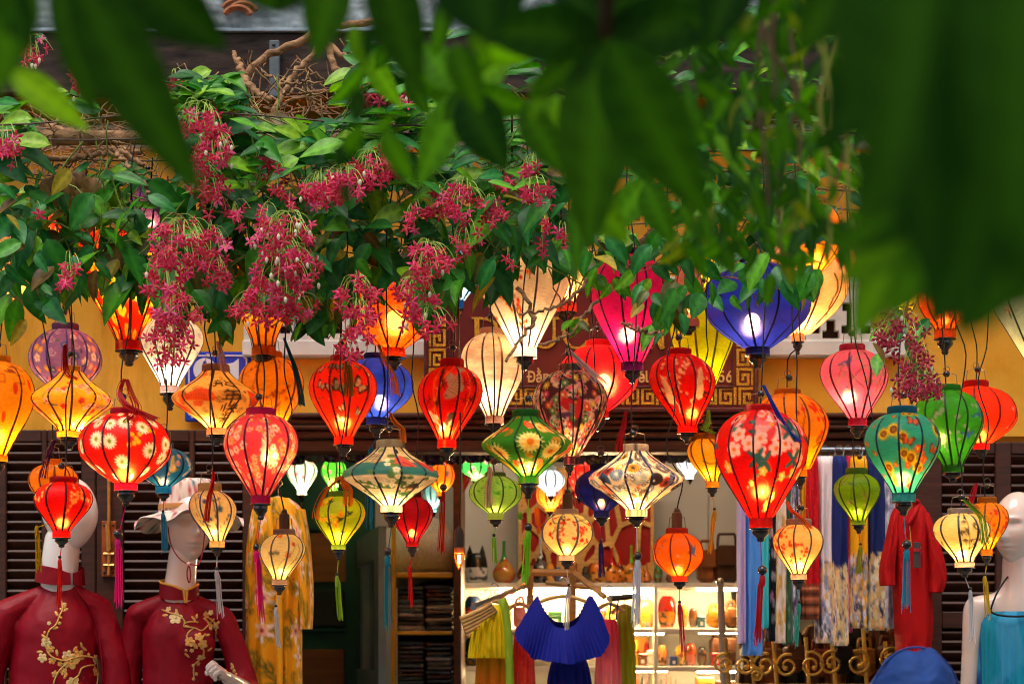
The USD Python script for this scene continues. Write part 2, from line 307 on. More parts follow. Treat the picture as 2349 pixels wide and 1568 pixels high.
bolt = part(house, 'barrel_bolt', pbox(233, 266, 1194, 1322, L - 0.012, 0.0115, 0.002), plain('rusty_plate', (176, 84, 26), 0.5, 0.4, noise=0.5, scale=40), label='rusty orange barrel bolt')
part(bolt, 'rod', cat_([tube([P(250, 1090, L - 0.014), P(250, 1318, L - 0.02)], 0.006, 8), tube([P(247, 1200, L - 0.022), P(250, 1262, L - 0.022)], 0.0095, 8), tube([P(238, 1270, L - 0.02), P(262, 1270, L - 0.02)], 0.006, 6), tube([P(238, 1296, L - 0.02), P(262, 1296, L - 0.02)], 0.006, 6)]), plain('worn_brass', (206, 140, 70), 0.35, 0.5, metal=0.7, noise=0.3, scale=60))
for a, b in ((239, 1204), (260, 1204), (239, 1312), (260, 1312)):
    part(bolt, 'screw', ball(P(a, b, L - 0.013), (0.004, 0.003, 0.004), 1), CABLE)
# room behind the opening
part(house, 'room_floor', box(-3.2, 3.2, W + 0.29, 9.65, 0.121, 0.14), PAVING)
BACKW = plain('room_back_wall', (212, 208, 198), 0.7, 0.2, noise=0.08, scale=3)
TEAL = plain('teal_paint', (22, 84, 66), 0.55, 0.3, noise=0.35, scale=4)
part(house, 'room_wall', box(-3.2, 3.2, 9.5, 9.62, 0.14, 3.1), BACKW)
part(house, 'room_wall', box(-3.4, -3.22, W + 0.3, 9.62, 0.14, 3.1), TEAL)
part(house, 'room_wall', box(3.22, 3.4, W + 0.3, 9.62, 0.14, 3.1), BACKW)
part(house, 'room_ceiling', box(-3.3, 3.3, W + 0.29, 9.62, 3.0, 3.09), BACKW)
# ---------------------------------------------------------------- shop sign
S = 6.17
sign = thing('shop_sign', 'dark red lacquer shop sign with gold letters and gold key-pattern border', 'sign', P(1356, 800, S))
part(sign, 'board', pbox(972, 1740, 640, 945, S, 0.08, 0.004), SIGNRED)
FRAMERED = plain('sign_frame_red', (78, 22, 14), 0.38, 0.45, noise=0.3, scale=6)
for a, b, c, e in ((972, 1740, 934, 945), (972, 983, 651, 933.5), (1729, 1740, 651, 933.5), (972, 1740, 640, 650.5)):
    part(sign, 'frame_rail', pbox(a, b, c, e, S - 0.02, 0.0195, 0.004), FRAMERED)
for a, b, c, e in ((1028, 1684, 884, 890), (1028, 1034, 700, 883.5), (1678, 1684, 700, 883.5)):
    part(sign, 'inner_moulding', pbox(a, b, c, e, S - 0.01, 0.0095, 0.003), FRAMERED)
def key_motif(x, y, s, flip=False):
    q = [(0, 0), (1, 0), (1, 1), (0.30, 1), (0.30, 0.36), (0.66, 0.36), (0.66, 0.66)]
    q = [(0, 1), (0, 0)] + q[1:]
    pts = np.array(q) - 0.5
    if flip: pts[:, 0] *= -1
    from shapely.geometry import LineString
    return LineString([(x + a * s, y + b * s) for a, b in pts]).buffer(s * 0.085, cap_style=3, join_style=2)
spots = [(1000 + 44.6 * k, 908, k % 2 == 1) for k in range(17)] + [(x, 864 - 44.6 * k, x > 1300) for k in range(5) for x in (1003, 1709)]
for x, y, fl in spots:
    part(sign, 'key_motif', prism(topx(key_motif(x, y, 34, fl), S), S - 0.006, S - 0.0005), GOLDPAINT)
SANS = None
def letter(text, cap, x0, ybase, d, y0, bold=False, squash=1.0):
    m = meshkit.text_mesh(text, cap * K * d, 0.004, bold); v = np.array(m.vertices)
    return (np.stack([vx(x0, d) + v[:, 0] * squash, y0 - v[:, 2], vz(ybase, d) + v[:, 1]], 1), np.array(m.faces))
def serif(ch, x, w, yt, yb):
    """A roman capital with serifs, strokes thick and thin, in photo units."""
    from shapely.geometry import LineString, Point, box as sb
    from shapely import union_all, affinity
    T, t = 11, 5; h = yb - yt
    def st(x0, y0, x1, y1, wd): return LineString([(x0, y0), (x1, y1)]).buffer(wd / 2, cap_style=2)
    def ser(xc, y): return sb(xc - 12, y - 2.4, xc + 12, y + 2.4)
    def ring(cx, cy, rx, ry):
        o = affinity.scale(Point(cx, cy).buffer(1, 24), rx, ry); i = affinity.scale(Point(cx, cy).buffer(1, 24), rx - T * 0.8, ry - t); return o.difference(i)
    if ch == 'P': g = [st(x + 12, yt, x + 12, yb, T), ser(x + 12, yt + 2), ser(x + 12, yb - 2), ring(x + 16, yt + h * 0.27, w - 18, h * 0.27).intersection(sb(x + 12, yt - 9, x + 99, yb))]
    elif ch == 'H': g = [st(x + 12, yt, x + 12, yb, T), st(x + w - 12, yt, x + w - 12, yb, T), st(x + 12, yt + h * 0.48, x + w - 12, yt + h * 0.48, t)] + [ser(a, b) for a in (x + 12, x + w - 12) for b in (yt + 2, yb - 2)]
    elif ch == 'U': g = [st(x + 13, yt, x + 13, yb - 24, T), st(x + w - 13, yt, x + w - 13, yb - 24, t + 2), ring(x + w / 2, yb - 26, w / 2 - 7.5, 26).intersection(sb(x, yb - 26, x + w, yb + 2)), ser(x + 13, yt + 2), ser(x + w - 13, yt + 2)]
    elif ch == 'C': g = [ring(x + w / 2, (yt + yb) / 2, w / 2, h / 2 + 1).difference(sb(x + w * 0.62, yt + h * 0.26, x + w + 9, yb - h * 0.26)), st(x + w * 0.85, yt + 3, x + w * 0.85, yt + h * 0.3, t)]
    elif ch == 'A': g = [st(x + 10, yb, x + w / 2, yt, t), st(x + w - 12, yb, x + w / 2, yt, T), st(x + w * 0.26, yt + h * 0.62, x + w * 0.74, yt + h * 0.62, t), ser(x + 10, yb - 2), ser(x + w - 12, yb - 2)]
    elif ch == 'N': g = [st(x + 12, yt, x + 12, yb, t), st(x + w - 12, yt, x + w - 12, yb, t + 1), st(x + 12, yt, x + w - 12, yb, T), ser(x + 12, yt + 2), ser(x + 12, yb - 2), ser(x + w - 12, yt + 2)]
    else: g = [st(x + w / 2, yt, x + w / 2, yb, T), sb(x + w / 2 - 13, yb - 4, x + w / 2 + 13, yb), st(x + w / 2, yt + 3, x + w / 2 - 12, yt + 14, t)]
    return union_all(g)
for ch, x, w in (('P', 1082, 62), ('H', 1146, 70), ('U', 1216, 68), ('C', 1290, 66), ('A', 1408, 66), ('N', 1472, 60), ('1', 1532, 36)):
    part(sign, 'letter', prism(topx(serif(ch, x, w, 728, 800), S), S - 0.008, S - 0.0005), GOLDPAINT)
for txt, x in (('Bạch Đằng', 1136), ('Tel:', 1445), ('56', 1645)):
    part(sign, 'lettering', letter(txt, 25, x, 876, S, S - 0.002, True, 0.8), plain('gold_lettering', (216, 178, 112), 0.4, 0.5, metal=0.3))
# house number plate: white 91 on blue enamel
N = 6.27
plate = thing('house_number_plate', 'blue enamel house number plate with white 91 behind the koi lantern', 'sign', P(495, 885, N))
BLUE = plain('blue_enamel', (18, 66, 190), 0.25, 0.5, noise=0.1, scale=8); WHITEP = plain('white_enamel', (226, 228, 226), 0.35, 0.4)
part(plate, 'plate', pbox(424, 575, 806, 966, N, 0.012, 0.004), BLUE)
from shapely.geometry import box as sbox, Point, LineString
rim = sbox(432, 814, 567, 958).difference(sbox(435, 817, 564, 955))
for cx, cy in ((567, 814), (432, 814), (567, 958), (432, 958)):
    cc = Point(cx, cy).buffer(10)
    rim = rim.difference(cc).union(cc.difference(Point(cx, cy).buffer(7)).intersection(sbox(432, 814, 567, 958)))
part(plate, 'border', prism(topx(rim, N), N - 0.003, N - 0.0003), WHITEP)
from shapely import affinity as AF, union_all
e = lambda cx, cy, rx, ry: AF.scale(Point(cx, cy).buffer(1, 32), rx, ry)
nine = union_all([e(470, 848, 26, 27).difference(e(470, 848, 7, 21)), LineString([(489, 846), (492, 880), (482, 920), (462, 938)]).buffer(8), e(452, 926, 12, 12)])
one = union_all([sbox(528, 846, 548, 940), Polygon([(528, 846), (512, 842), (514, 835), (535, 832), (548, 822), (548, 850)]), sbox(514, 932, 562, 942)])
for g in (nine, one): part(plate, 'digit', prism(topx(g, N), N - 0.003, N - 0.0003), WHITEP)
for cx, cy in ((570, 811), (429, 811)): part(plate, 'screw', ball(P(cx, cy, N), (0.004, 0.003, 0.004), 1), WIRE)
# ---------------------------------------------------------------- prints on silk: drawn flat, then carried to the shade's own vertices
class Can:
    """A strip of silk unrolled: 900 units round, the front in the middle (450); 143 units are one radius."""
    def __init__(s, base, h, seed, base2=None):
        s.h = int(h); s.rng = np.random.default_rng(seed)
        s.im = Image.new('RGB', (900, s.h), tuple(base)); s.d = ImageDraw.Draw(s.im)
        if base2 is not None:
            a = np.asarray(s.im, float); t = np.linspace(0, 1, s.h)[:, None, None]
            s.im = Image.fromarray((a * (1 - t) + np.array(base2) * t).astype(np.uint8)); s.d = ImageDraw.Draw(s.im)
    def el(s, x, y, rx, ry, c, a=0.0):
        if a == 0: s.d.ellipse([x - rx, y - ry, x + rx, y + ry], fill=c); return
        th = np.linspace(0, 6.283, 14); q = np.stack([rx * np.cos(th), ry * np.sin(th)], 1)
        m = np.array([[math.cos(a), -math.sin(a)], [math.sin(a), math.cos(a)]])
        s.d.polygon([tuple(p) for p in q @ m.T + [x, y]], fill=c)
    def ln(s, pts, c, w): s.d.line([tuple(p) for p in pts], fill=c, width=int(w), joint='curve')
    def poly(s, pts, c): s.d.polygon([tuple(p) for p in pts], fill=c)
    def flower(s, x, y, r, c, mid, n=5, fat=0.42, rot=None):
        rot = s.rng.uniform(0, 6) if rot is None else rot
        for k in range(n):
            a = rot + k * 6.2832 / n; s.el(x + r * 0.58 * math.cos(a), y + r * 0.58 * math.sin(a), r * 0.48, r * fat, c, a)
        s.el(x, y, r * 0.26, r * 0.26, mid)
    def daisy(s, x, y, r, c, mid, n=14):
        for k in range(n):
            a = k * 6.2832 / n; s.el(x + r * 0.6 * math.cos(a), y + r * 0.6 * math.sin(a), r * 0.42, r * 0.13, c, a)
        s.el(x, y, r * 0.5, r * 0.5, c); s.el(x, y, r * 0.24, r * 0.24, mid)
    def walk(s, x, y, a, n, step, wob, c, w):
        pts = [(x, y)]
        for k in range(n):
            a += s.rng.normal(0, wob); x += step * math.cos(a); y += step * math.sin(a); pts.append((x, y))
        s.ln(pts, c, w); return pts
    def branch(s, x, y, a, n, c, w, fl, mid, r, dens=0.7, step=22, leaf=None, wob=0.35):
        p = s.walk(x, y, a, n, step, wob, c, w)
        for q in p[1:]:
            if leaf is not None and s.rng.random() < 0.6: s.el(q[0] + s.rng.normal(0, r), q[1] + s.rng.normal(0, r), r * 1.0, r * 0.35, leaf, s.rng.uniform(0, 3))
            if s.rng.random() < dens: s.flower(q[0] + s.rng.normal(0, r * 0.6), q[1] + s.rng.normal(0, r * 0.6), r * s.rng.uniform(0.7, 1.15), fl[s.rng.integers(len(fl))], mid)
            if s.rng.random() < 0.5: s.walk(q[0], q[1], a + s.rng.choice([-1, 1]) * s.rng.uniform(0.5, 1.0), 3, step * 0.6, 0.3, c, max(1, w - 2))
        return p
    def butterfly(s, x, y, r, a, c, edge):
        ca, sa = math.cos(a), math.sin(a)
        def o(u, v): return (x + u * ca - v * sa, y + u * sa + v * ca)
        for sg in (-1, 1):
            for sc, col in ((1.0, edge), (0.72, c)):
                s.poly([o(0, 0), o(sg * r * 0.55 * sc, -r * 0.75 * sc), o(sg * r * sc, -r * 0.7 * sc), o(sg * r * 0.85 * sc, -r * 0.05)], col)
                s.poly([o(0, 0), o(sg * r * 0.8 * sc, r * 0.05), o(sg * r * 0.62 * sc, r * 0.65 * sc), o(sg * r * 0.2, r * 0.5 * sc)], col)
        s.ln([o(0, -r * 0.35), o(0, r * 0.45)], edge, max(2, r * 0.14))
    def koi(s, x, y, L, a, c, dark, fin):
        ca, sa = math.cos(a), math.sin(a)
        def o(u, v): return (x + (u * ca - v * sa) * L, y + (u * sa + v * ca) * L)
        t = np.linspace(0, 1, 14); w = 0.17 * np.sin(np.pi * t ** 0.7) ** 0.8 + 0.02; b = 0.10 * np.sin(t * 3.5)
        s.poly([o(0.46, 0.02), o(0.62, -0.2), o(0.9, -0.26), o(0.72, 0.0), o(0.88, 0.24), o(0.6, 0.16)], fin)
        s.poly([o(-0.15, -0.1), o(0.05, -0.34), o(0.3, -0.3), o(0.22, -0.1)], fin); s.poly([o(-0.2, 0.12), o(-0.05, 0.36), o(0.12, 0.3), o(0.05, 0.12)], fin)
        s.poly([o(-0.5 + k, bb - ww) for k, ww, bb in zip(t, w, b)] + [o(-0.5 + k, bb + ww) for k, ww, bb in zip(t[::-1], w[::-1], b[::-1])], c)
        for i in range(3, 12):
            for j in (-0.55, 0.0, 0.55):
                q = o(-0.5 + t[i], b[i] + j * w[i]); s.d.arc([q[0] - L * .045, q[1] - L * .045, q[0] + L * .045, q[1] + L * .045], 300 + math.degrees(a), 60 + math.degrees(a) + 360, fill=dark, width=2)
        s.el(*o(-0.41, -0.03), L * 0.02, L * 0.02, dark)
    def bird(s, x, y, L, f, c, belly):
        s.el(x, y, L * 0.5, L * 0.24, c, 0.3 * f); s.el(x - f * 0.05 * L, y + 0.1 * L, L * 0.34, L * 0.13, belly, 0.3 * f)
        s.el(x - f * 0.5 * L, y - 0.24 * L, L * 0.19, L * 0.17, c); s.poly([(x - f * 0.66 * L, y - .28 * L), (x - f * 0.86 * L, y - .2 * L), (x - f * 0.64 * L, y - .16 * L)], (40, 36, 40))
        s.poly([(x + f * 0.3 * L, y), (x + f * 1.0 * L, y + 0.1 * L), (x + f * 0.95 * L, y + 0.3 * L), (x + f * 0.3 * L, y + 0.2 * L)], c)
    def crane(s, x, y, L, f, c, dark):
        def o(u, v): return (x + f * u * L, y + v * L)
        s.poly([o(0, 0), o(0.1, -0.35), o(0.02, -0.95), o(0.25, -0.8), o(0.42, -0.35), o(0.4, 0.1)], c)
        for k in range(7): s.ln([o(0.12 + 0.03 * k, -0.2), o(0.05 + 0.05 * k, -0.85 + 0.08 * k)], tuple(int(v * 0.8) for v in c), 2)
        s.poly([o(-0.05, -0.05), o(0.45, -0.05), o(0.5, 0.25), o(0.2, 0.42), o(-0.05, 0.3)], c)
        s.ln([o(0.42, 0.2), o(0.6, 0.5), o(0.5, 0.8)], c, L * 0.07)
        s.poly([o(0.0, 0.0), o(-0.45, 0.12), o(-0.1, 0.14)], dark); s.poly([o(0.0, 0.1), o(-0.4, 0.32), o(-0.05, 0.22)], dark)
    def lotus(s, x, y, r, c, mid, edge):
        for k in range(18):
            a = k * 6.2832 / 18; q = [(x + r * 0.3 * math.cos(a - .5), y + r * .3 * math.sin(a - .5)), (x + r * math.cos(a), y + r * math.sin(a)), (x + r * .3 * math.cos(a + .5), y + r * .3 * math.sin(a + .5))]
            s.poly(q, c)
        s.el(x, y, r * 0.68, r * 0.68, c)
        for k in range(9):
            a = k * 6.2832 / 9; s.el(x + r * .38 * math.cos(a), y + r * .38 * math.sin(a), r * .22, r * .1, edge, a)
        s.el(x, y, r * 0.22, r * 0.22, mid)
    def sunflower(s, x, y, r):
        for k in range(18):
            a = k * 6.2832 / 18; s.poly([(x + r * .4 * math.cos(a - .24), y + r * .4 * math.sin(a - .24)), (x + r * math.cos(a), y + r * math.sin(a)), (x + r * .4 * math.cos(a + .24), y + r * .4 * math.sin(a + .24))], (255, 196, 20) if k % 2 else (250, 168, 8))
        s.el(x, y, r * .62, r * .62, (252, 184, 16)); s.el(x, y, r * .42, r * .42, (120, 60, 18)); s.el(x, y, r * .22, r * .22, (176, 108, 24))
    def peony(s, x, y, r, cols):
        for k, (q, n) in enumerate(((1.0, 9), (0.78, 8), (0.56, 7), (0.34, 5))):
            for j in range(n):
                a = j * 6.2832 / n + k * 0.4 + s.rng.uniform(-.15, .15); s.el(x + r * q * .66 * math.cos(a), y + r * q * .58 * math.sin(a), r * q * .38, r * q * .3, cols[(k + j) % len(cols)], a + 1.57)
        s.el(x, y, r * .14, r * .12, (248, 170, 40))
    def fan(s, x, y, r, c, line, full=True):
        a0 = s.rng.uniform(0, 360)
        if full: s.el(x, y, r, r, c)
        else: s.d.pieslice([x - r, y - r, x + r, y + r], a0, a0 + 200, fill=c)
        for k in range(0, 14):
            a = math.radians(a0 + k * (26 if full else 14.3)); s.ln([(x, y), (x + r * .94 * math.cos(a), y + r * .94 * math.sin(a))], line, 2)
        s.el(x, y, r * .22, r * .22, line)
    def leafy(s, x, y, L, a, c):
        s.el(x + L * .5 * math.cos(a), y + L * .5 * math.sin(a), L * .5, L * .17, c, a)
    def bamboo(s, x, y, L, c, n=5, a0=1.57, spread=0.55):
        for k in range(n):
            a = a0 + (k - (n - 1) / 2) * spread + s.rng.normal(0, .1); e = L * s.rng.uniform(.7, 1.1)
            s.poly([(x, y), (x + e * .45 * math.cos(a - .13), y + e * .45 * math.sin(a - .13)), (x + e * math.cos(a), y + e * math.sin(a)), (x + e * .45 * math.cos(a + .13), y + e * .45 * math.sin(a + .13))], c)
    def plum(s, x, y, a, n, c, berry, r, dens=2.0, step=20):
        """An ink twig dotted with plum blossom."""
        p = s.walk(x, y, a, n, step, .3, c, 3)
        for q in p:
            for _ in range(s.rng.poisson(dens)):
                s.el(q[0] + s.rng.normal(0, r * 2.2), q[1] + s.rng.normal(0, r * 2.2), r, r, berry)
    def spread(s, n, m=20, y0=0.04, y1=0.96):
        """n places strewn evenly over the strip."""
        out = []
        for k in range(n * 12):
            q = (s.rng.uniform(0, 900), s.rng.uniform(s.h * y0, s.h * y1))
            if all((q[0] - o[0]) ** 2 + (q[1] - o[1]) ** 2 > m * m for o in out): out.append(q)
            if len(out) >= n: break
        return out
    def grain(s, amt):
        a = np.asarray(s.im, float); a = a * (1 + amt * (s.rng.random(a.shape[:2])[..., None] - .5)); s.im = Image.fromarray(np.clip(a, 0, 255).astype(np.uint8)); s.d = ImageDraw.Draw(s.im)
    def moire(s, amt, seed=1):
        """Watered silk: broad soft bands in the dye."""
        yy, xx = np.mgrid[0:s.h, 0:900]; n = meshkit.fbm(np.stack([xx * .012, yy * .05, 0 * xx], -1), 4, seed)
        a = np.asarray(s.im, float) * (1 + amt * (n - .5))[..., None]; s.im = Image.fromarray(np.clip(a, 0, 255).astype(np.uint8)); s.d = ImageDraw.Draw(s.im)

def d_plainsilk(c): c.moire(0.5, 3)
def d_purple(c):
    for x, y in c.spread(150, 28): 
        k = c.rng.integers(4)
        if k == 0: c.d.arc([x - 16, y - 16, x + 16, y + 16], 0, 270, fill=(214, 176, 196), width=5); c.d.arc([x - 7, y - 7, x + 7, y + 7], 90, 360, fill=(214, 176, 196), width=4)
        elif k == 1: c.flower(x, y, 17, (240, 214, 210), (240, 150, 60))
        else: c.flower(x, y, 15, [(222, 90, 90), (232, 170, 60), (240, 150, 140), (60, 80, 160)][c.rng.integers(4)], (250, 220, 120))
    for x, y in c.spread(40, 40): c.leafy(x, y, 20, c.rng.uniform(0, 6), [(70, 120, 80), (50, 60, 140)][c.rng.integers(2)])
def d_cherryyellow(c):
    for k in range(20): c.branch(c.rng.uniform(0, 900), c.rng.uniform(0, c.h), c.rng.uniform(-.6, .6), 7, (120, 62, 30), 3, [(250, 196, 190), (240, 150, 160), (252, 220, 210)], (200, 60, 80), 13, .9, 24, (130, 160, 60))
    c.bird(405, c.h * .58, 30, 1, (36, 88, 140), (232, 150, 60)); c.bird(590, c.h * .74, 24, -1, (36, 88, 140), (232, 150, 60))
    for x, y in c.spread(80, 38): c.flower(x, y, c.rng.uniform(8, 14), [(252, 206, 200), (244, 160, 168), (214, 50, 60)][c.rng.integers(3)], (214, 70, 70))
def d_orangeboat(c):
    for k in range(6): c.branch(c.rng.uniform(0, 900), c.rng.uniform(c.h * .55, c.h), -1.2, 5, (70, 40, 20), 4, [(196, 60, 20), (240, 130, 20), (90, 110, 40)], (250, 200, 80), 9, .8, 16)
    for x, y in ((560, .35), (520, .62), (640, .3), (380, .4)):
        c.el(x, y * c.h, 9, 22, (210, 60, 20))
    for k in range(10):
        x, y = c.rng.uniform(420, 660), c.rng.uniform(.1, .2) * c.h; c.el(x, y, 18, 4, (150, 70, 40), .2)
    for x in (500, 590): c.d.arc([x - 22, c.h * .72, x + 22, c.h * .8], 180, 360, fill=(60, 110, 130), width=5); c.ln([(x - 26, c.h * .3), (x + 20, c.h * .3), (x + 20, c.h * .22), (x - 20, c.h * .22)], (176, 84, 20), 4)
def d_daisy(c):
    for k in range(8): c.walk(c.rng.uniform(0, 900), c.rng.uniform(0, c.h), c.rng.uniform(0, 6), 6, 12, .6, (200, 60, 10), 2)
    f = c.h / 330.0
    for x, y, r in ((478, 88, 30), (372, 92, 22), (426, 96, 24), (540, 108, 26), (384, 152, 28), (430, 160, 24), (466, 232, 30), (560, 186, 26), (452, 32, 20), (520, 36, 20), (340, 60, 26), (300, 170, 24), (600, 80, 26), (630, 160, 24), (330, 260, 22), (590, 270, 24), (520, 300, 16), (400, 300, 18)): c.daisy(x, y * f, r, (250, 244, 222), (120, 160, 40))
    for x, y in c.spread(26, 40):
        if x < 300 or x > 620: c.daisy(x, y, 24, (250, 244, 222), (120, 160, 40))
    for x, y in ((500, 138), (512, 150), (524, 136), (520, 160), (506, 165), (560, 120), (575, 124), (490, 170)): c.el(x, y * f, 7, 7, (250, 190, 30))
    for k in range(5): c.bamboo(c.rng.uniform(300, 620), c.rng.uniform(.6, .8) * c.h, 20, (90, 70, 20), 5)
def d_koiscript(c):
    ink = (120, 76, 40)
    for x, y in c.spread(46, 46):
        for r in (6, 12, 18): c.d.arc([x - r, y - r * .7, x + r, y + r * .7], c.rng.uniform(0, 90), c.rng.uniform(200, 340), fill=ink, width=2)
    for k in range(10):
        x, y = c.rng.uniform(0, 900), c.rng.uniform(.3, .8) * c.h
        for j in range(5): c.d.arc([x - 50 - 5 * j, y - 20 - 4 * j, x + 50, y + 30], 190, 330, fill=(160, 110, 60), width=2)
    c.koi(412, c.h * .52, 120, 3.0 + .2, (238, 92, 40), (190, 36, 14), (240, 110, 60)); c.koi(330, c.h * .2, 90, -.7, (226, 60, 30), (170, 26, 14), (240, 110, 60)); c.koi(292, c.h * .66, 90, 1.2, (232, 70, 36), (190, 36, 14), (240, 120, 70)); c.koi(640, c.h * .5, 100, .6, (232, 70, 36), (190, 36, 14), (240, 120, 70))
    k = (24, 16, 10); h = c.h
    def st(pts, w=6): c.ln([(x, y * h) for x, y in pts], k, w)
    # four brushed characters, one below the other, leaning to the right
    st([(466, .235), (500, .215)]); st([(478, .19), (486, .22)]); st([(462, .275), (508, .25)]); st([(474, .25), (470, .345), (462, .37)]); st([(474, .29), (498, .275), (496, .35)]); st([(476, .315), (495, .305)], 4)
    st([(516, .2), (524, .25), (512, .315), (540, .345), (552, .32)]); st([(520, .25), (548, .235)], 5); st([(524, .285), (546, .275)], 4)
    st([(516, .41), (498, .46)]); st([(510, .44), (552, .425)]); st([(506, .49), (548, .475)]); st([(492, .54), (560, .515)]); st([(530, .43), (526, .62)], 7); st([(508, .475), (508, .53)], 5)
    st([(500, .63), (494, .72)], 5); st([(512, .6), (508, .74)], 6); st([(522, .64), (560, .62), (556, .68)]); st([(518, .69), (572, .665)]); st([(542, .59), (540, .68), (520, .75)]); st([(540, .69), (572, .74)], 7)
    st([(500, .79), (518, .77)], 4); st([(524, .765), (546, .755)], 5); st([(512, .8), (552, .785)], 5); st([(490, .85), (566, .83)], 6); st([(530, .77), (528, .93)], 7); st([(524, .86), (498, .91)], 5); st([(534, .86), (562, .9)], 6)
    st([(576, .44), (584, .42)], 7); c.d.rectangle([556, h * .33, 580, h * .39], fill=(246, 176, 70))
def d_yellowcrane(c):
    for k in range(20): c.branch(c.rng.uniform(0, 900), c.rng.uniform(0, c.h), 1.2, 4, (150, 90, 30), 3, [(210, 60, 30), (250, 220, 200)], (90, 60, 20), 8, .8, 16, (120, 130, 50))
def d_redgold(c):
    for k in range(9): c.branch(c.rng.choice([c.rng.uniform(500, 600), c.rng.uniform(0, 900)]), c.rng.uniform(0, .3) * c.h, 1.4, 8, (200, 110, 30), 2, [(250, 210, 120), (240, 150, 60)], (250, 230, 150), 9, .9, 16)
def d_bluecrane(c):
    for k in range(8): c.branch(c.rng.uniform(0, 900), c.rng.uniform(0, .6) * c.h, 1.0, 6, (200, 150, 90), 3, [(244, 176, 180), (250, 210, 200)], (220, 80, 60), 12, 1.0, 20)
    c.crane(540, c.h * .55, 70, -1, (246, 214, 140), (200, 150, 60)); c.crane(420, c.h * .9, 60, 1, (246, 226, 160), (200, 150, 60))
def d_blueink(c):
    ink = [(40, 56, 130), (70, 90, 170), (30, 40, 90)]
    for k in range(24):
        x, y = c.rng.uniform(0, 900), c.rng.uniform(.1, .8) * c.h
        for j in range(4): c.bamboo(x + c.rng.normal(0, 26), y + c.rng.normal(0, 26), 22, ink[c.rng.integers(3)], 4, c.rng.uniform(0, 6))
    c.ln([(440, .2 * c.h), (490, .3 * c.h), (540, .22 * c.h)], ink[2], 6); c.flower(520, .42 * c.h, 20, (90, 130, 140), (40, 50, 100)); c.flower(430, .3 * c.h, 16, ink[1], ink[2])
    for k in range(3): c.walk(c.rng.uniform(330, 560), .2 * c.h, 1.5, 8, 18, .3, ink[0], 4)
def d_pinkcherry(c):
    for x, y in c.spread(90, 40): c.flower(x, y, c.rng.uniform(11, 18), [(252, 214, 200), (250, 180, 140), (252, 230, 206)][c.rng.integers(3)], (206, 60, 60)); c.leafy(x + 14, y + 6, 18, c.rng.uniform(0, 6), (230, 170, 70))
    for k in range(34): c.branch(c.rng.uniform(0, 900), c.rng.uniform(0, c.h), c.rng.uniform(-1, 1.5), 6, (170, 60, 40), 2, [(252, 206, 190), (250, 170, 120), (250, 224, 200)], (210, 60, 70), 14, .95, 24, (190, 150, 60))
    c.crane(470, c.h * .55, 70, 1, (250, 236, 214), (80, 70, 110))
def d_redyellow(c):
    for x, y in c.spread(60, 44): c.flower(x, y, c.rng.uniform(18, 27), (250, 204, 40), (240, 140, 20), 5, .5)
    for x, y in c.spread(60, 40): c.flower(x, y, 9, (250, 214, 60), (240, 90, 10)); 
    for x, y in c.spread(50, 34): c.leafy(x, y, 16, c.rng.uniform(0, 6), (96, 130, 30))
def d_whiteblue(c):
    for x, y in c.spread(60, 34):
        for j in range(3): c.d.arc([x - 12 + 6 * j, y - 10, x + 8 + 5 * j, y + 8], c.rng.uniform(0, 180), c.rng.uniform(200, 360), fill=(110, 110, 160), width=2)
        c.leafy(x, y, 12, c.rng.uniform(0, 6), (140, 140, 180))
def d_yelred(c):
    for k in range(44): c.branch(c.rng.uniform(0, 900), c.rng.uniform(0, c.h), c.rng.uniform(0, 6), 5, (180, 70, 20), 3, [(232, 70, 30), (240, 110, 40), (120, 130, 40)], (250, 220, 120), 8, .9, 14)
def d_orangebranch(c):
    for k in range(16): c.branch(c.rng.uniform(0, 900), c.rng.uniform(.05, .8) * c.h, c.rng.uniform(0, 1.5), 7, (150, 80, 20), 3, [(190, 80, 20), (214, 110, 30)], (120, 50, 10), 9, .6, 20)
    c.bird(580, .75 * c.h, 26, -1, (70, 80, 120), (230, 190, 120))
def d_butterfly(c):
    ink = (86, 44, 22)
    for k in range(9): c.branch(c.rng.uniform(0, 900), c.rng.uniform(.5, 1) * c.h, -1.5 + c.rng.uniform(-.5, .5), 9, ink, 3, [(240, 110, 50), (250, 150, 80)], (120, 50, 20), 5, .6, 22)
    h = c.h; g = (196, 186, 150); e = (30, 26, 22)
    for x, y, r, a in ((402, .16, 28, .3), (446, .17, 30, -.1), (414, .42, 34, -.3), (448, .42, 38, .4), (540, .4, 40, .8), (546, .16, 24, .5), (452, .66, 24, -.4), (426, .78, 24, 1.0), (466, .8, 26, -.2), (560, .7, 26, .4), (480, .93, 24, .5), (360, .4, 26, .6), (330, .2, 28, 0), (600, .24, 26, .8)): c.butterfly(x, y * h, r, a, g if c.rng.random() < .6 else (120, 150, 120), e)
    for x, y in c.spread(16, 80):
        if x < 310 or x > 620: c.butterfly(x, y, 28, c.rng.uniform(0, 6), g, e)
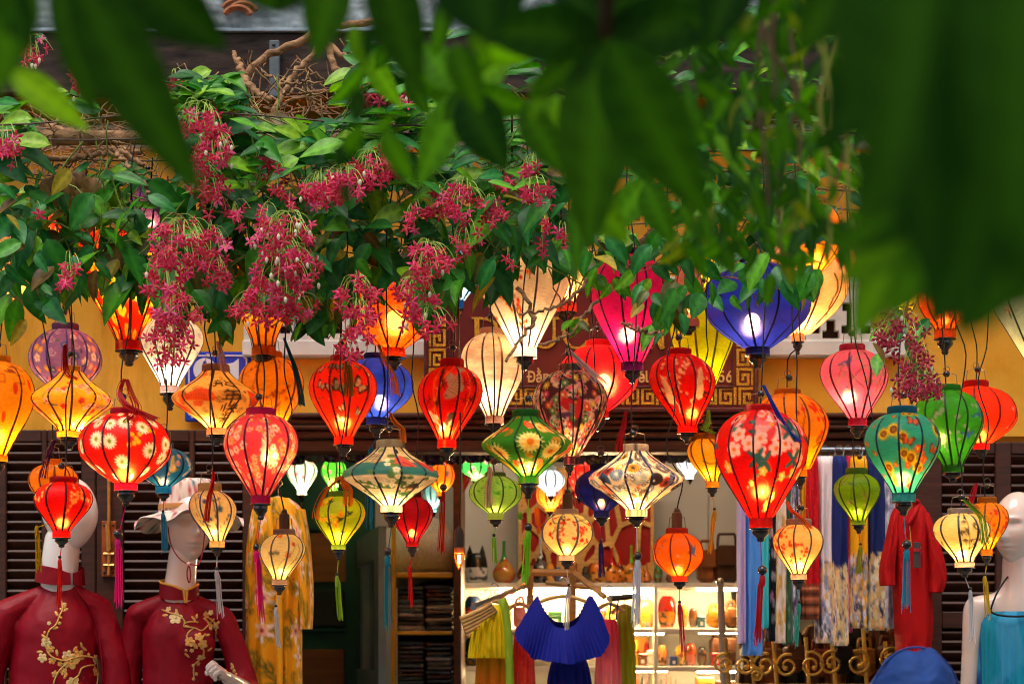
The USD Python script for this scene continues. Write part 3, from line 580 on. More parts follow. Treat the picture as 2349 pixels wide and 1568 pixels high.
def d_redkoi(c):
    gold = (250, 150, 40); ink = (46, 20, 14); h = c.h
    for x in (100, 210, 330, 372, 540, 590, 700, 820):
        p = c.walk(x, h, -1.5, 9, h / 8, .1, gold, 5)
        for q in p: c.bamboo(q[0], q[1], 26, gold, 4, c.rng.uniform(0, 6))
    for x in (340, 530, 760): 
        p = c.walk(x, h * .9, -1.3, 8, h / 10, .16, ink, 4)
        for q in p[::2]: c.bamboo(q[0], q[1], 30, ink, 6, c.rng.uniform(0, 6))
    for x, y in ((520, .32), (535, .5), (565, .26), (345, .5)): c.bamboo(x, y * h, 32, ink, 6, .8, .9)
    c.koi(470, .33 * h, 150, 5.2, (176, 160, 130), (40, 34, 30), (160, 150, 140)); c.koi(470, .74 * h, 90, 2.6, (60, 50, 46), (200, 170, 130), (210, 190, 150)); c.koi(350, .72 * h, 90, 1.0, (220, 200, 170), (60, 50, 40), (230, 200, 160)); c.koi(180, .4 * h, 130, 5.0, (176, 160, 130), (40, 34, 30), (160, 150, 140))
def d_creamplum(c):
    for k in range(8):
        x = c.rng.uniform(0, 900); p = c.walk(x, .1 * c.h, 1.4, 14, c.h / 16, .25, (90, 70, 40), 3)
        for q in p:
            for j in range(4): c.el(q[0] + c.rng.normal(0, 16), q[1] + c.rng.normal(0, 12), 6, 6, [(224, 44, 24), (236, 90, 30), (190, 110, 30)][c.rng.integers(3)])
def d_paisley(c):
    pal = [(226, 40, 76), (130, 180, 180), (246, 220, 206), (236, 110, 150), (190, 50, 100), (100, 160, 120)]
    for x, y in c.spread(90, 50, .02, .78):
        a0 = c.rng.uniform(0, 6)
        for k in range(7):
            a = a0 + (k - 3) * .36; cc = pal[(k + int(x)) % 6]
            c.el(x + 30 * math.cos(a), y + 30 * math.sin(a), 27, 11, (236, 200, 190), a); c.el(x + 32 * math.cos(a), y + 32 * math.sin(a), 22, 8, cc, a); c.el(x + 40 * math.cos(a), y + 40 * math.sin(a), 5, 5, (20, 14, 16))
    for x, y in c.spread(150, 26, .02, 1): c.flower(x, y, c.rng.uniform(11, 19), [(230, 200, 50), (226, 96, 40), (206, 60, 110), (80, 150, 90), (200, 40, 60)][c.rng.integers(5)], (250, 240, 220), 8, .2)
    c.el(440, .46 * c.h, 30, 22, (200, 30, 50), .5); c.el(480, .5 * c.h, 14, 40, (206, 40, 50), .1); c.el(420, .56 * c.h, 40, 10, (80, 50, 110), -.2)
    for k in range(3): c.el(455, .47 * c.h + 12 * k, 14, 5, (120, 150, 150), .4)
def d_limecherry(c):
    for k in range(12): c.branch(c.rng.uniform(0, 900), c.rng.uniform(0, .8) * c.h, 1.1, 6, (120, 80, 20), 3, [(246, 170, 20), (250, 200, 60), (240, 140, 20)], (200, 70, 20), 13, 1.0, 18)
    for x, y in ((400, .2), (390, .58), (520, .4), (500, .75), (470, .5)): c.poly([(x, y * c.h), (x - 26, y * c.h - 12), (x - 6, y * c.h + 8), (x - 20, y * c.h + 26), (x + 10, y * c.h + 12), (x + 30, y * c.h - 8)], (30, 40, 60))
def d_geisha(c):
    h = c.h
    c.d.rectangle([0, h * .3, 900, h * .5], fill=(46, 120, 130)); c.d.rectangle([0, 0, 900, h * .3], fill=(206, 196, 160))
    for x, y in c.spread(40, 50, 0, .3): c.el(x, y, 26, 10, [(90, 110, 60), (130, 140, 90), (180, 160, 120)][c.rng.integers(3)])
    for x in (360, 700, 90): 
        for k in range(4): c.ln([(x - 40, h * (.12 + .03 * k)), (x + 50, h * (.15 + .03 * k))], (60, 50, 60), 4)
        for k in range(4): c.ln([(x - 34 + 26 * k, h * .12), (x - 34 + 26 * k, h * .3)], (60, 50, 60), 3)
    for x in (505, 100):                                # seated figure in a red robe
        c.poly([(x - 40, h * .34), (x - 24, h * .2), (x + 12, h * .16), (x + 34, h * .26), (x + 46, h * .4), (x - 10, h * .4)], (226, 90, 90)); c.el(x - 8, h * .11, 12, 13, (240, 206, 180)); c.el(x - 4, h * .085, 15, 11, (34, 28, 30)); c.ln([(x, h * .3), (x + 30, h * .39)], (160, 40, 50), 7)
    c.poly([(560, h * .26), (640, h * .27), (668, h * .38), (610, h * .46), (570, h * .36)], (176, 44, 60))
    for x in (330, 460, 760, 40):
        p = c.walk(x + 60, h * .72, -2.6, 5, 26, .4, (120, 96, 60), 6); q = c.walk(x, h * .62, -.3, 5, 26, .3, (120, 96, 60), 5)
        for r in p + q:
            c.el(r[0], r[1] - 8, 22, 9, (80, 130, 70)); c.flower(r[0] + c.rng.normal(0, 9), r[1] - 14, 12, (250, 246, 230), (230, 190, 90))
    for x in (560, 120, 860):                            # pavilion over a bridge
        c.poly([(x - 44, h * .7), (x, h * .62), (x + 44, h * .7)], (60, 54, 66)); c.d.rectangle([x - 26, h * .7, x + 26, h * .8], fill=(150, 110, 70)); c.d.rectangle([x - 15, h * .72, x + 15, h * .8], fill=(230, 206, 170)); c.ln([(x - 60, h * .88), (x, h * .82), (x + 70, h * .9)], (70, 60, 60), 6); c.el(x - 20, h * .81, 40, 7, (60, 120, 90)); c.el(x + 10, h * .95, 50, 12, (50, 140, 140))
    for x, y in c.spread(30, 40, .45, .95): c.el(x, y, 12, 6, (90, 130, 80))
def d_silkswirl(c):
    for x, y in c.spread(80, 30): 
        b = c.rng.uniform(0, 360); c.d.arc([x - 14, y - 10, x + 14, y + 10], b, b + 160, fill=tuple(int(v * .78) for v in c.im.getpixel((2, 2))), width=4)
def d_greenleaf(c):
    for x, y in c.spread(120, 24, 0, .55): c.leafy(x, y, c.rng.uniform(14, 30), c.rng.uniform(0, 6), (70, 170, 50))
def d_lotus(c):
    h = c.h
    for x, y in c.spread(26, 80): 
        r = c.rng.uniform(20, 32); c.fan(x, y, r, (176, 130, 30), (140, 96, 20), False)
    for x, y, a in ((320, .3, 2.8), (470, .16, .4), (560, .24, 1), (640, .56, 2.4), (500, .82, 2.8), (400, .8, .2), (180, .4, 1), (60, .7, 3), (790, .3, 2)): c.koi(x, y * h, 84, a, (244, 120, 60) if c.rng.random() < .5 else (236, 60, 30), (240, 210, 160), (250, 200, 150))
    for x, y, r in ((458, .48, 50), (540, .6, 44), (520, .22, 34), (330, .62, 44), (240, .3, 44), (680, .5, 46), (90, .5, 46), (820, .62, 44), (400, .95, 30)): c.lotus(x, y * h, r, (252, 226, 150), (224, 110, 20), (250, 196, 100))
def d_redberry(c):
    for x in (300, 420, 520, 620, 760, 100): c.walk(x, .12 * c.h, 1.2, 7, 22, .5, (60, 40, 20), 5)
    for x, y in ((396, .36), (420, .3), (400, .5), (412, .62), (490, .36), (514, .44), (500, .54), (530, .5), (540, .6), (450, .2), (560, .4), (520, .7), (330, .3), (345, .5), (350, .2), (600, .3), (615, .5), (590, .6), (720, .4), (200, .5), (80, .4)):
        for k in range(5): c.el(x + c.rng.normal(0, 11), y * c.h + c.rng.normal(0, 11), 6.5, 6, (214, 20, 10) if y < .65 else (240, 130, 60))
    c.ln([(420, .1 * c.h), (400, .2 * c.h), (430, .26 * c.h)], (40, 26, 16), 7); c.poly([(370, .4 * c.h), (388, .3 * c.h), (396, .5 * c.h)], (220, 180, 60))
def d_fans(c):
    pal = [(214, 62, 44), (60, 110, 170), (44, 34, 40), (238, 176, 50), (230, 90, 90), (60, 80, 130), (150, 176, 190)]
    for x, y in c.spread(26, 60): 
        for k in range(12): a = k * .52; c.ln([(x, y), (x + 30 * math.cos(a), y + 30 * math.sin(a))], (150, 140, 150), 1)
    for x, y in c.spread(110, 34): c.fan(x, y, c.rng.uniform(15, 27), pal[c.rng.integers(7)], [(250, 236, 214), (30, 24, 30)][c.rng.integers(2)], c.rng.random() < .7)
    for x, y in c.spread(60, 36):
        for k in range(4): q = (x + c.rng.normal(0, 10), y + c.rng.normal(0, 10)); c.el(*q, 6, 6, (40, 36, 50)); c.el(*q, 3.4, 3.4, (250, 244, 232))
def d_redcrane(c):
    gold = (250, 214, 150); h = c.h
    for x, a in ((520, 2.6), (430, 2.0), (420, 1.4), (330, 1.6), (470, 1.2), (200, 1.5), (760, 1.5), (60, 1.5)): c.branch(x, .1 * h, a, 9, (90, 40, 20), 3, [gold, (250, 180, 130)], (250, 130, 60), 8, .9, h / 14)
    c.crane(545, .55 * h, 110, -1, (250, 214, 160), (50, 26, 20)); c.crane(330, .62 * h, 100, 1, (250, 214, 160), (50, 26, 20)); c.crane(600, .2 * h, 60, -1, (250, 220, 180), (50, 26, 20)); c.crane(120, .5 * h, 110, 1, (250, 214, 160), (50, 26, 20))
def d_yelplum(c):
    for k in range(11): c.plum(c.rng.uniform(0, 900), c.rng.uniform(0, .5) * c.h, c.rng.uniform(-.3, 1.4), 7, (70, 40, 20), (200, 40, 20), 7, 1.6)
    c.ln([(380, .55 * c.h), (440, .62 * c.h), (520, .58 * c.h)], (50, 30, 20), 7)
def d_orangebird(c):
    for k in range(9): c.plum(c.rng.uniform(0, 900), c.rng.uniform(.4, .9) * c.h, -1.2, 5, (170, 70, 40), (190, 130, 130), 7, .8)
    c.ln([(380, .8 * c.h), (440, .9 * c.h), (520, .82 * c.h), (570, .86 * c.h)], (60, 26, 20), 7)
    c.bird(520, .5 * c.h, 36, 1, (70, 96, 150), (230, 130, 90)); c.poly([(500, .45 * c.h), (520, .28 * c.h), (530, .4 * c.h), (560, .3 * c.h), (540, .5 * c.h)], (80, 110, 160)); c.bird(430, .72 * c.h, 30, 1, (50, 80, 140), (200, 150, 140))
def d_peony(c):
    h = c.h; pk = [(250, 180, 170), (244, 110, 110), (252, 220, 206), (236, 70, 70)]; tl = (28, 116, 110)
    for k in range(14): c.walk(c.rng.uniform(0, 900), c.rng.uniform(0, h), c.rng.uniform(0, 6), 9, 14, .5, (250, 170, 80), 2)
    for x, y in ((470, .2), (380, .2), (560, .2), (200, .3), (720, .3), (60, .2)):
        for k in range(8): c.leafy(x + c.rng.normal(0, 30), y * h + c.rng.normal(0, 18), 42, c.rng.uniform(0, 6), [tl, (20, 90, 90), (60, 150, 130)][k % 3])
    c.peony(470, .22 * h, 62, pk); c.peony(455, .10 * h, 40, pk); c.peony(340, .16 * h, 34, pk); c.peony(600, .2 * h, 44, pk); c.peony(200, .3 * h, 60, pk); c.peony(740, .3 * h, 60, pk)
    for x, y in ((395, .38), (425, .44), (540, .33), (560, .42), (590, .5), (430, .34), (360, .3), (345, .42), (480, .42), (510, .38)): c.flower(x, y * h, 24, (252, 216, 200), (240, 130, 60))
    for x, y in ((420, .5), (445, .52), (550, .5), (530, .28)): 
        for k in range(4): c.leafy(x, y * h, 38, k * 1.4 + 1, tl)
    for x, y, r in ((440, .6, 16), (520, .64, 17), (440, .78, 14), (500, .82, 18), (470, .9, 20), (390, .7, 12), (570, .6, 20), (300, .55, 20), (640, .6, 20)): c.flower(x, y * h, r, (250, 210, 90), (250, 240, 190)); c.leafy(x - 14, y * h + 8, 20, 2.6, (90, 150, 110))
    for x, y in ((352, .1), (590, .42)): 
        for r in (22, 14, 6): c.d.arc([x - r, y * h - r, x + r, y * h + r], 0, 360, fill=(236, 170, 70), width=3)
    for x, y in c.spread(26, 30, .06, .34):
        if 380 < x < 430: c.d.rectangle([x - 8, y - 8, x + 8, y + 8], outline=(90, 150, 160), width=3)
def d_pinkbird(c):
    for k in range(10): c.plum(c.rng.uniform(0, 900), c.rng.uniform(.5, 1) * c.h, -1.3, 8, (110, 50, 50), (176, 110, 90), 8, 1.3, c.h / 14)
    c.bird(382, .3 * c.h, 30, -1, (50, 70, 110), (190, 110, 120)); c.poly([(390, .3 * c.h), (420, .18 * c.h), (412, .3 * c.h), (400, .36 * c.h)], (50, 70, 110)); c.bird(372, .6 * c.h, 20, -1, (60, 80, 120), (190, 110, 120))
def d_orangeplum(c):
    for x, a in ((540, 1.0), (600, 1.6), (300, 1.4), (80, 1.3), (760, 1.4), (480, 1.9)): c.plum(x, .25 * c.h, a, 9, (110, 56, 20), (222, 50, 20), 9, 1.6, c.h / 14)
    c.el(560, .62 * c.h, 14, 22, (170, 90, 30), .4); c.ln([(540, .74 * c.h), (580, .66 * c.h), (600, .72 * c.h)], (60, 34, 20), 6)
def d_limeplum(c):
    for k in range(8): c.plum(c.rng.uniform(0, 900), c.rng.uniform(.3, .9) * c.h, -1.2, 6, (90, 90, 40), (176, 150, 110), 8, 1.0)
    c.bird(385, .32 * c.h, 26, 1, (30, 90, 120), (200, 160, 120)); c.ln([(360, .62 * c.h), (420, .76 * c.h), (440, .86 * c.h)], (50, 46, 20), 6)
def d_creamplum2(c):
    for k in range(12): c.plum(c.rng.uniform(0, 900), c.rng.uniform(.1, .8) * c.h, c.rng.uniform(-1.8, .4), 6, (140, 80, 40), [(216, 60, 20), (206, 40, 30)][k % 2], 7.5, 1.5)
def d_sunflower(c):
    h = c.h
    for x, y in c.spread(40, 40): c.flower(x, y, 12, (232, 84, 24), (250, 190, 60)); c.leafy(x, y, 26, c.rng.uniform(0, 6), (110, 130, 50))
    c.d.ellipse([0, 0, 0, 0])
    for x, y, r in ((455, .60, 40), (495, .68, 34), (425, .55, 30), (385, .3, 36), (420, .38, 30), (520, .72, 28), (345, .34, 30), (585, .3, 36), (600, .4, 30), (470, .05, 30), (430, .05, 26), (510, .06, 26), (340, .7, 34), (350, .85, 30), (680, .4, 36), (200, .4, 40), (60, .6, 40), (780, .6, 40), (120, .3, 34)): c.sunflower(x, y * h, r)
    for x, y, r in ((468, .2, 32), (440, .42, 26), (470, .9, 28), (560, .5, 26)): c.butterfly(x, y * h, r, .3, (238, 90, 30), (120, 30, 20))
    for x, y in ((500, .55), (480, .5), (510, .6), (445, .68), (530, .62)): c.flower(x, y * h, 16, (240, 96, 30), (250, 190, 60))
def d_greenbird(c):
    for k in range(9): c.plum(c.rng.uniform(0, 900), c.rng.uniform(.5, 1) * c.h, -1.3, 8, (80, 90, 40), (150, 150, 110), 8, 1.0, c.h / 14)
    c.bird(545, .4 * c.h, 32, -1, (40, 90, 140), (120, 160, 130)); c.poly([(560, .4 * c.h), (578, .2 * c.h), (574, .42 * c.h)], (60, 100, 140)); c.bird(490, .62 * c.h, 28, 1, (40, 90, 150), (120, 160, 130)); c.poly([(500, .6 * c.h), (550, .56 * c.h), (520, .68 * c.h)], (50, 90, 140))
def d_bamboo(c):
    ink = (26, 22, 20)
    for x, y in ((430, .25), (450, .4), (480, .3), (510, .4), (470, .55), (430, .55), (500, .62), (460, .7), (530, .55), (410, .42), (200, .4), (230, .6), (700, .4), (760, .6)): c.bamboo(x, y * c.h, 36, ink, 5, c.rng.uniform(.5, 2.6), .5)
    c.ln([(440, .05 * c.h), (452, .5 * c.h), (470, .95 * c.h)], (60, 54, 50), 4); c.poly([(430, .22 * c.h), (440, .06 * c.h), (446, .24 * c.h)], ink)
def d_redvine(c):
    for k in range(5): c.plum(c.rng.uniform(0, 900), c.rng.uniform(.5, .9) * c.h, -.9, 5, (170, 60, 30), (190, 130, 110), 6, 1.0)
def d_peachbranch(c):
    for x, y in ((470, .28), (520, .3), (430, .3), (560, .3), (300, .4), (640, .35)):
        for k in range(8): c.el(x + c.rng.normal(0, 12), y * c.h + c.rng.normal(0, 8), 7, 7, (206, 20, 14))
    for x in (540, 580, 620, 250): c.walk(x, .45 * c.h, .8, 6, 26, .3, (70, 46, 30), 6)
def d_skyflower(c):
    for x, y in c.spread(60, 36): c.flower(x, y, 11, (240, 196, 60), (200, 120, 40)); c.leafy(x, y, 16, c.rng.uniform(0, 6), (220, 180, 80))
def d_whiteflame(c):
    for x, y in c.spread(36, 46): c.flower(x, y, 20, [(240, 110, 30), (236, 70, 40), (250, 180, 40)][c.rng.integers(3)], (250, 220, 140))
def d_blackflower(c):
    for x, y in c.spread(60, 40): c.flower(x, y, 18, [(60, 34, 30), (250, 190, 90), (240, 140, 60)][c.rng.integers(3)], (250, 220, 150))
def d_rosewhite(c):
    for x, y in c.spread(30, 60): c.peony(x, y, 24, [(226, 70, 110), (246, 160, 180)]); c.leafy(x, y + 20, 30, c.rng.uniform(0, 3), (60, 140, 60))
def d_dove(c):
    for x, y in c.spread(30, 60): c.peony(x, y, 16, [(250, 220, 220), (236, 140, 150)]); c.leafy(x, y, 24, c.rng.uniform(0, 3), (40, 110, 40))
def d_creamrose(c):
    c.flower(430, .1 * c.h, 28, (240, 140, 70), (230, 90, 40)); c.flower(510, .5 * c.h, 22, (240, 140, 90), (220, 90, 50)); c.flower(540, .3 * c.h, 14, (232, 80, 40), (220, 90, 50)); c.flower(200, .3 * c.h, 22, (232, 80, 40), (220, 90, 50))
    for x in (400, 470, 520, 700): c.walk(x, .9 * c.h, -1.1, 9, c.h / 12, .3, (90, 80, 50), 3)
    for k in range(6): c.bamboo(380 + 12 * k, .5 * c.h, 30, (60, 70, 60), 3, -1.5, .3)
def d_redinside(c):
    for x, y in c.spread(40, 46): c.peony(x, y, 22, [(250, 200, 190), (240, 120, 110), (60, 150, 170)])
# ---------------------------------------------------------------- silk lanterns
PROF = {
 'balloon': [(0, .42), (.045, .62), (.14, .85), (.24, .96), (.34, 1), (.46, .955), (.62, .79), (.8, .53), (1, .27)],
 'diamond': [(0, .29), (.08, .38), (.2, .57), (.31, .79), (.41, .955), (.475, 1), (.54, .975), (.68, .74), (.84, .45), (1, .2)],
 'globe': [(0, .3), (.03, .46), (.1, .68), (.24, .9), (.43, 1), (.58, .965), (.74, .79), (.88, .52), (1, .26)],
 'sphere': [(0, .42), (.05, .60), (.2, .87), (.42, 1), (.6, .97), (.8, .74), (.93, .47), (1, .3)],
 'cone': [(0, .34), (.05, .6), (.14, .84), (.24, .97), (.33, 1), (.45, .93), (.65, .69), (.82, .47), (1, .25)],
}
BULBM = glow('warm_bulb', (255, 200, 128), 58)
BULBW = glow('white_bulb', (255, 234, 204), 60)
TZ = 2.95
RODS = [4.65, 4.8, 5.0, 5.2, 5.4, 5.6, 5.8, 6.0]
LAN = []
def L_(label, cx, yc, ys, yb, ycb, yf, Rw, rt, rb, d, prof='balloon', base=(220, 30, 20), rib=None, design=None, cxb=None, n=10, sheer=False, bulb=None, power=1.0, white=False, colr=None,
       tas=None, base2=None, hang=True, phase=0.5, col_art=True, group=None, seed=None, cable=True, socket=False):
    LAN.append({k: v for k, v in locals().items()})
BODY = (30, 22, 18)
# -- the front row
L_('red globe lantern printed with large white daisies, hot pink tassel', 287, 938, 950, 1108, 1124, 1159, 107, 33, 26, 4.75, 'globe', (206, 20, 14), (60, 14, 24), d_daisy, n=11, tas=((236, 16, 120), 270, 1224, 11, 1388), colr=(200, 20, 60), power=1.3)
L_('small plain red lantern in front of the white mannequin head', 146, 1095, 1106, 1218, 1232, 1254, 67, 31, 20, 4.95, 'balloon', (214, 10, 8), (60, 10, 12), d_redgold, cxb=141, tas=((226, 16, 12), 137, 1277, 4, 1394), n=9)
L_('small cream lantern with blue ink flowers beside the flowered hat', 481, 1110, 1126, 1241, 1254, 1275, 55, 27, 17, 4.95, 'balloon', (246, 218, 150), (70, 70, 110), d_blueink, cxb=498, tas=((226, 220, 214), 497, 1303, 4, 1413), n=9)
L_('large pink balloon lantern with cherry blossom and magenta tassel', 599, 938, 953, 1137, 1154, 1191, 86, 34, 22, 4.78, 'balloon', (226, 66, 84), (88, 20, 52), d_pinkcherry, tas=((238, 14, 110), 588, 1254, 8, 1420), colr=(220, 20, 110), power=1.15, bulb=(618, 1040))
L_('wide diamond lantern painted with a robed figure and a pagoda, teal tassel', 896, 1011, 1027, 1160, 1174, 1208, 111, 33, 24, 4.78, 'diamond', (240, 222, 194), (40, 40, 66), d_geisha, n=11, tas=((20, 130, 140), 889, 1264, 9.5, 1440), power=.85, bulb=(900, 1140))
L_('green diamond lantern with white lotus and orange fish', 1207, 942, 956, 1093, 1108, 1143, 106, 32, 23, 4.78, 'diamond', (44, 124, 34), (22, 60, 26), d_lotus, n=11, tas=((132, 214, 26), 1212, 1208, 9.5, 1336), power=.95, cxb=1212)
L_('white diamond lantern covered in red, blue and black fan shapes', 1456, 1021, 1036, 1169, 1184, 1208, 110, 32, 24, 4.78, 'diamond', (248, 228, 198), (44, 46, 84), d_fans, n=11, tas=((226, 226, 232), 1463, 1274, 10, 1432), power=.95, cxb=1460)
L_('largest red balloon lantern, printed with peonies, red tassel below', 1744, 931, 945, 1188, 1210, 1241, 108, 35, 26, 4.75, 'balloon', (224, 12, 10), (80, 8, 22), d_peony, n=11, tas=((196, 10, 20), 1749, 1307, 11, 1476), power=1.2, bulb=(1748, 1120))
L_('teal balloon lantern with sunflowers and red butterflies', 2069, 934, 950, 1131, 1150, 1181, 88, 33, 26, 4.8, 'balloon', (50, 168, 146), (16, 50, 66), d_sunflower, n=10, tas=((26, 158, 190), 2080, 1248, 11, 1400), power=.95, colr=(30, 120, 150), cxb=2073)
L_('small cream lantern with red plum blossom, mint tassel, in front of the scarves', 1832, 1191, 1203, 1316, 1328, 1350, 59, 29, 18, 4.9, 'balloon', (246, 208, 128), (92, 80, 84), d_creamplum2, n=9, tas=((60, 190, 160), 1833, 1379, 4, 1482), colr=(200, 180, 170), white=False)
L_('cream lantern with black bamboo leaves, white tassel', 2203, 1167, 1178, 1289, 1300, 1323, 65, 29, 22, 4.9, 'balloon', (250, 222, 150), (70, 66, 80), d_bamboo, n=9, cxb=2213, tas=((224, 222, 222), 2226, 1349, 4, 1470), colr=(206, 190, 190))
L_('small round cream lantern with red berries hung from a brown socket', 1302, 1169, 1180, 1273, 1285, 1304, 62, 25, 17, 4.9, 'sphere', (250, 226, 150), (96, 92, 110), d_redberry, n=8, tas=((228, 214, 206), 1305, 1341, 4, 1442), colr=(214, 186, 176), socket=True, power=1.1)
L_('small round orange lantern with a blue bird hung from a brown socket', 1553, 1212, 1223, 1321, 1333, 1350, 60, 25, 18, 4.9, 'sphere', (250, 118, 16), (130, 26, 14), d_orangebird, n=8, tas=((200, 24, 60), 1559, 1380, 4, 1500), colr=(214, 60, 36), socket=True, cxb=1559, power=1.1)
L_('small cream lantern with orange flowers and black grass hanging before the yellow robe', 652, 1215, 1225, 1329, 1340, 1363, 53, 25, 17, 4.9, 'balloon', (250, 224, 160), (84, 78, 90), d_creamrose, cxb=641, n=8, tas=((228, 216, 210), 633, 1389, 3.5, 1483), colr=(190, 160, 150), socket=True)
L_('lime lantern with orange blossom and swallows above a lime tassel', 780, 1128, 1139, 1249, 1259, 1283, 60, 26, 16, 4.9, 'balloon', (176, 196, 28), (56, 64, 18), d_limecherry, n=9, tas=((160, 206, 40), 773, 1316, 4, 1418), colr=(140, 180, 60), cxb=776)
# -- the middle row
L_('yellow diamond lantern with cherry blossom and a blue bird', 164, 841, 854, 990, 1003, 1030, 97, 20, 26, 5.1, 'diamond', (248, 188, 46), (96, 48, 16), d_cherryyellow, n=11, cxb=158, power=1.15, bulb=(178, 970))
L_('orange yellow lantern cut off by the left edge', -6, 818, 833, 1044, 1058, 1090, 87, 30, 24, 5.05, 'balloon', (250, 166, 22), (110, 50, 14), d_orangeboat, n=10, power=1.2)
L_('cream diamond lantern with an orange carp and brushed black characters', 495, 838, 852, 983, 997, 1021, 102, 31, 23, 5.1, 'diamond', (248, 196, 110), (84, 50, 26), d_koiscript, n=9, power=1.1, bulb=(480, 960), colr=(206, 150, 116), phase=.02)
L_('red balloon lantern with grey butterflies', 786, 817, 831, 1002, 1019, 1046, 78, 28, 22, 5.1, 'balloon', (232, 40, 14), (130, 16, 10), d_butterfly, n=10, power=1.0)
L_('red balloon lantern with a grey carp and bamboo', 1037, 825, 843, 1009, 1027, 1053, 74, 27, 21, 5.1, 'balloon', (226, 14, 10), (90, 10, 10), d_redkoi, n=10, cxb=1025, tas=((206, 14, 20), 1017, 1117, 8.5, 1270), bulb=(1022, 985))
L_('black lantern crowded with pink, green and red paisley flowers', 1308, 837, 853, 1048, 1065, 1090, 86, 28, 13, 5.08, 'balloon', (70, 34, 50), (30, 16, 24), d_paisley, n=10, cxb=1306, power=1.0, bulb=(1306, 1020))
L_('red balloon lantern with cream cranes', 1558, 802, 815, 977, 992, 1017, 76, 28, 22, 5.08, 'balloon', (228, 14, 10), (96, 8, 8), d_redcrane, n=10, cxb=1577, bulb=(1585, 945))
L_('small yellow lantern with red plum blossom left of the peony lantern', 1616, 996, 1007, 1105, 1118, 1138, 45, 24, 15, 5.1, 'balloon', (250, 184, 30), (104, 60, 14), d_yelplum, n=9, cxb=1634, tas=((236, 166, 20), 1639, 1167, 3.5, 1266), colr=(220, 150, 40))
L_('light green globe lantern with leafy print over the cat vase', 1136, 1085, 1092, 1177, 1191, 1207, 60, 24, 18, 5.15, 'globe', (160, 216, 100), (50, 84, 40), d_greenleaf, n=10, tas=((140, 220, 60), 1133, 1227, 4, 1290), colr=(130, 160, 80), power=.8)
L_('small dark red lantern half behind the pagoda lantern', 944, 1128, 1140, 1243, 1253, 1275, 49, 22, 14, 5.15, 'balloon', (190, 14, 36), (70, 8, 30), d_silkswirl, n=9, tas=((220, 20, 30), 939, 0, 0, 1389), power=.75, sheer=True, colr=(170, 10, 30))
L_('deep blue lantern half behind the fan-print lantern', 1378, 1066, 1077, 1172, 1186, 1205, 60, 24, 17, 5.2, 'globe', (18, 26, 130), (10, 12, 50), d_plainsilk, n=9, sheer=True, tas=((20, 40, 140), 1378, 1239, 4.5, 1321), power=.6, colr=(20, 26, 100))
L_('small lime green lantern with plum twigs and a bird, in front of the scarves', 1965, 1075, 1087, 1194, 1203, 1222, 54, 25, 16, 5.1, 'balloon', (130, 178, 18), (56, 74, 14), d_limeplum, n=9, tas=((160, 170, 40), 1974, 1247, 3.5, 1318), colr=(120, 160, 40), cxb=1970)
L_('green balloon lantern with blue birds', 2171, 885, 898, 1069, 1083, 1104, 80, 32, 24, 5.1, 'balloon', (60, 150, 20), (24, 60, 14), d_greenbird, n=10, cxb=2186, power=1.2, bulb=(2162, 1000), white=True)
L_('small orange yellow lantern hidden under the cherry blossom diamond lantern', 122, 1054, 1066, 1168, 1180, 1200, 58, 20, 16, 5.25, 'balloon', (250, 160, 30), (110, 60, 20), d_yellowcrane, n=10, power=.8, tas=((226, 196, 30), 84, 1206, 0, 1307))
L_('blue globe lantern with pink blossom and a crane, cyan tassel', 376, 1016, 1028, 1115, 1131, 1148, 65, 22, 18, 5.2, 'globe', (22, 120, 186), (14, 50, 100), d_bluecrane, n=10, tas=((30, 160, 206), 374, 1172, 3.5, 1266), power=.8, colr=(10, 110, 190))
L_('pink balloon lantern with a dark bird and plum twigs', 1955, 792, 806, 960, 976, 1004, 78, 29, 21, 5.12, 'balloon', (222, 92, 108), (110, 20, 40), d_pinkbird, n=10, cxb=1967, bulb=(1950, 905), white=True, power=1.2, colr=(206, 40, 70))
# -- the rear row
L_('purple lantern printed with bouquets and scrolls', 150, 744, 757, 900, 913, 940, 83, 30, 24, 5.45, 'globe', (146, 104, 168), (76, 60, 140), d_purple, n=11, power=.9)
L_('white lantern with faint blue figures behind the hanging blossoms', 392, 715, 728, 886, 902, 940, 76, 28, 22, 5.4, 'cone', (250, 232, 206), (96, 84, 96), d_whiteblue, n=10, white=True, power=1.1, colr=(190, 160, 160))
L_('plain orange lantern with brown twigs right of the number plate', 621, 808, 822, 992, 1006, 1030, 75, 26, 22, 5.4, 'balloon', (250, 158, 20), (120, 64, 14), d_orangebranch, n=10, power=1.1)
L_('plain royal blue silk lantern behind the butterfly lantern', 861, 812, 824, 958, 974, 1002, 86, 26, 23, 5.42, 'globe', (44, 74, 190), (16, 24, 80), d_plainsilk, n=10, sheer=True, white=True, tas=((20, 140, 180), 851, 0, 0, 1204), colr=(30, 40, 120), bulb=(873, 918), power=.7)
L_('plain cream silk lantern in front of the shop sign', 1128, 755, 768, 955, 971, 992, 74, 27, 21, 5.4, 'balloon', (252, 216, 172), (100, 66, 46), d_plainsilk, n=10, bulb=(1122, 905), white=True, power=1.25, colr=(224, 176, 150), cxb=1134)
L_('plain bright red lantern glowing in front of the shop sign', 1373, 782, 794, 944, 957, 988, 95, 28, 25, 5.42, 'globe', (236, 16, 30), (90, 8, 14), None, n=9, bulb=(1385, 876), white=True, power=1.15, sheer=True)
L_('plain lemon yellow lantern right of the magenta one', 1612, 672, 684, 905, 918, 940, 76, 26, 20, 5.45, 'cone', (226, 222, 10), (100, 110, 10), None, n=9, power=1.2, white=True, tas=None)
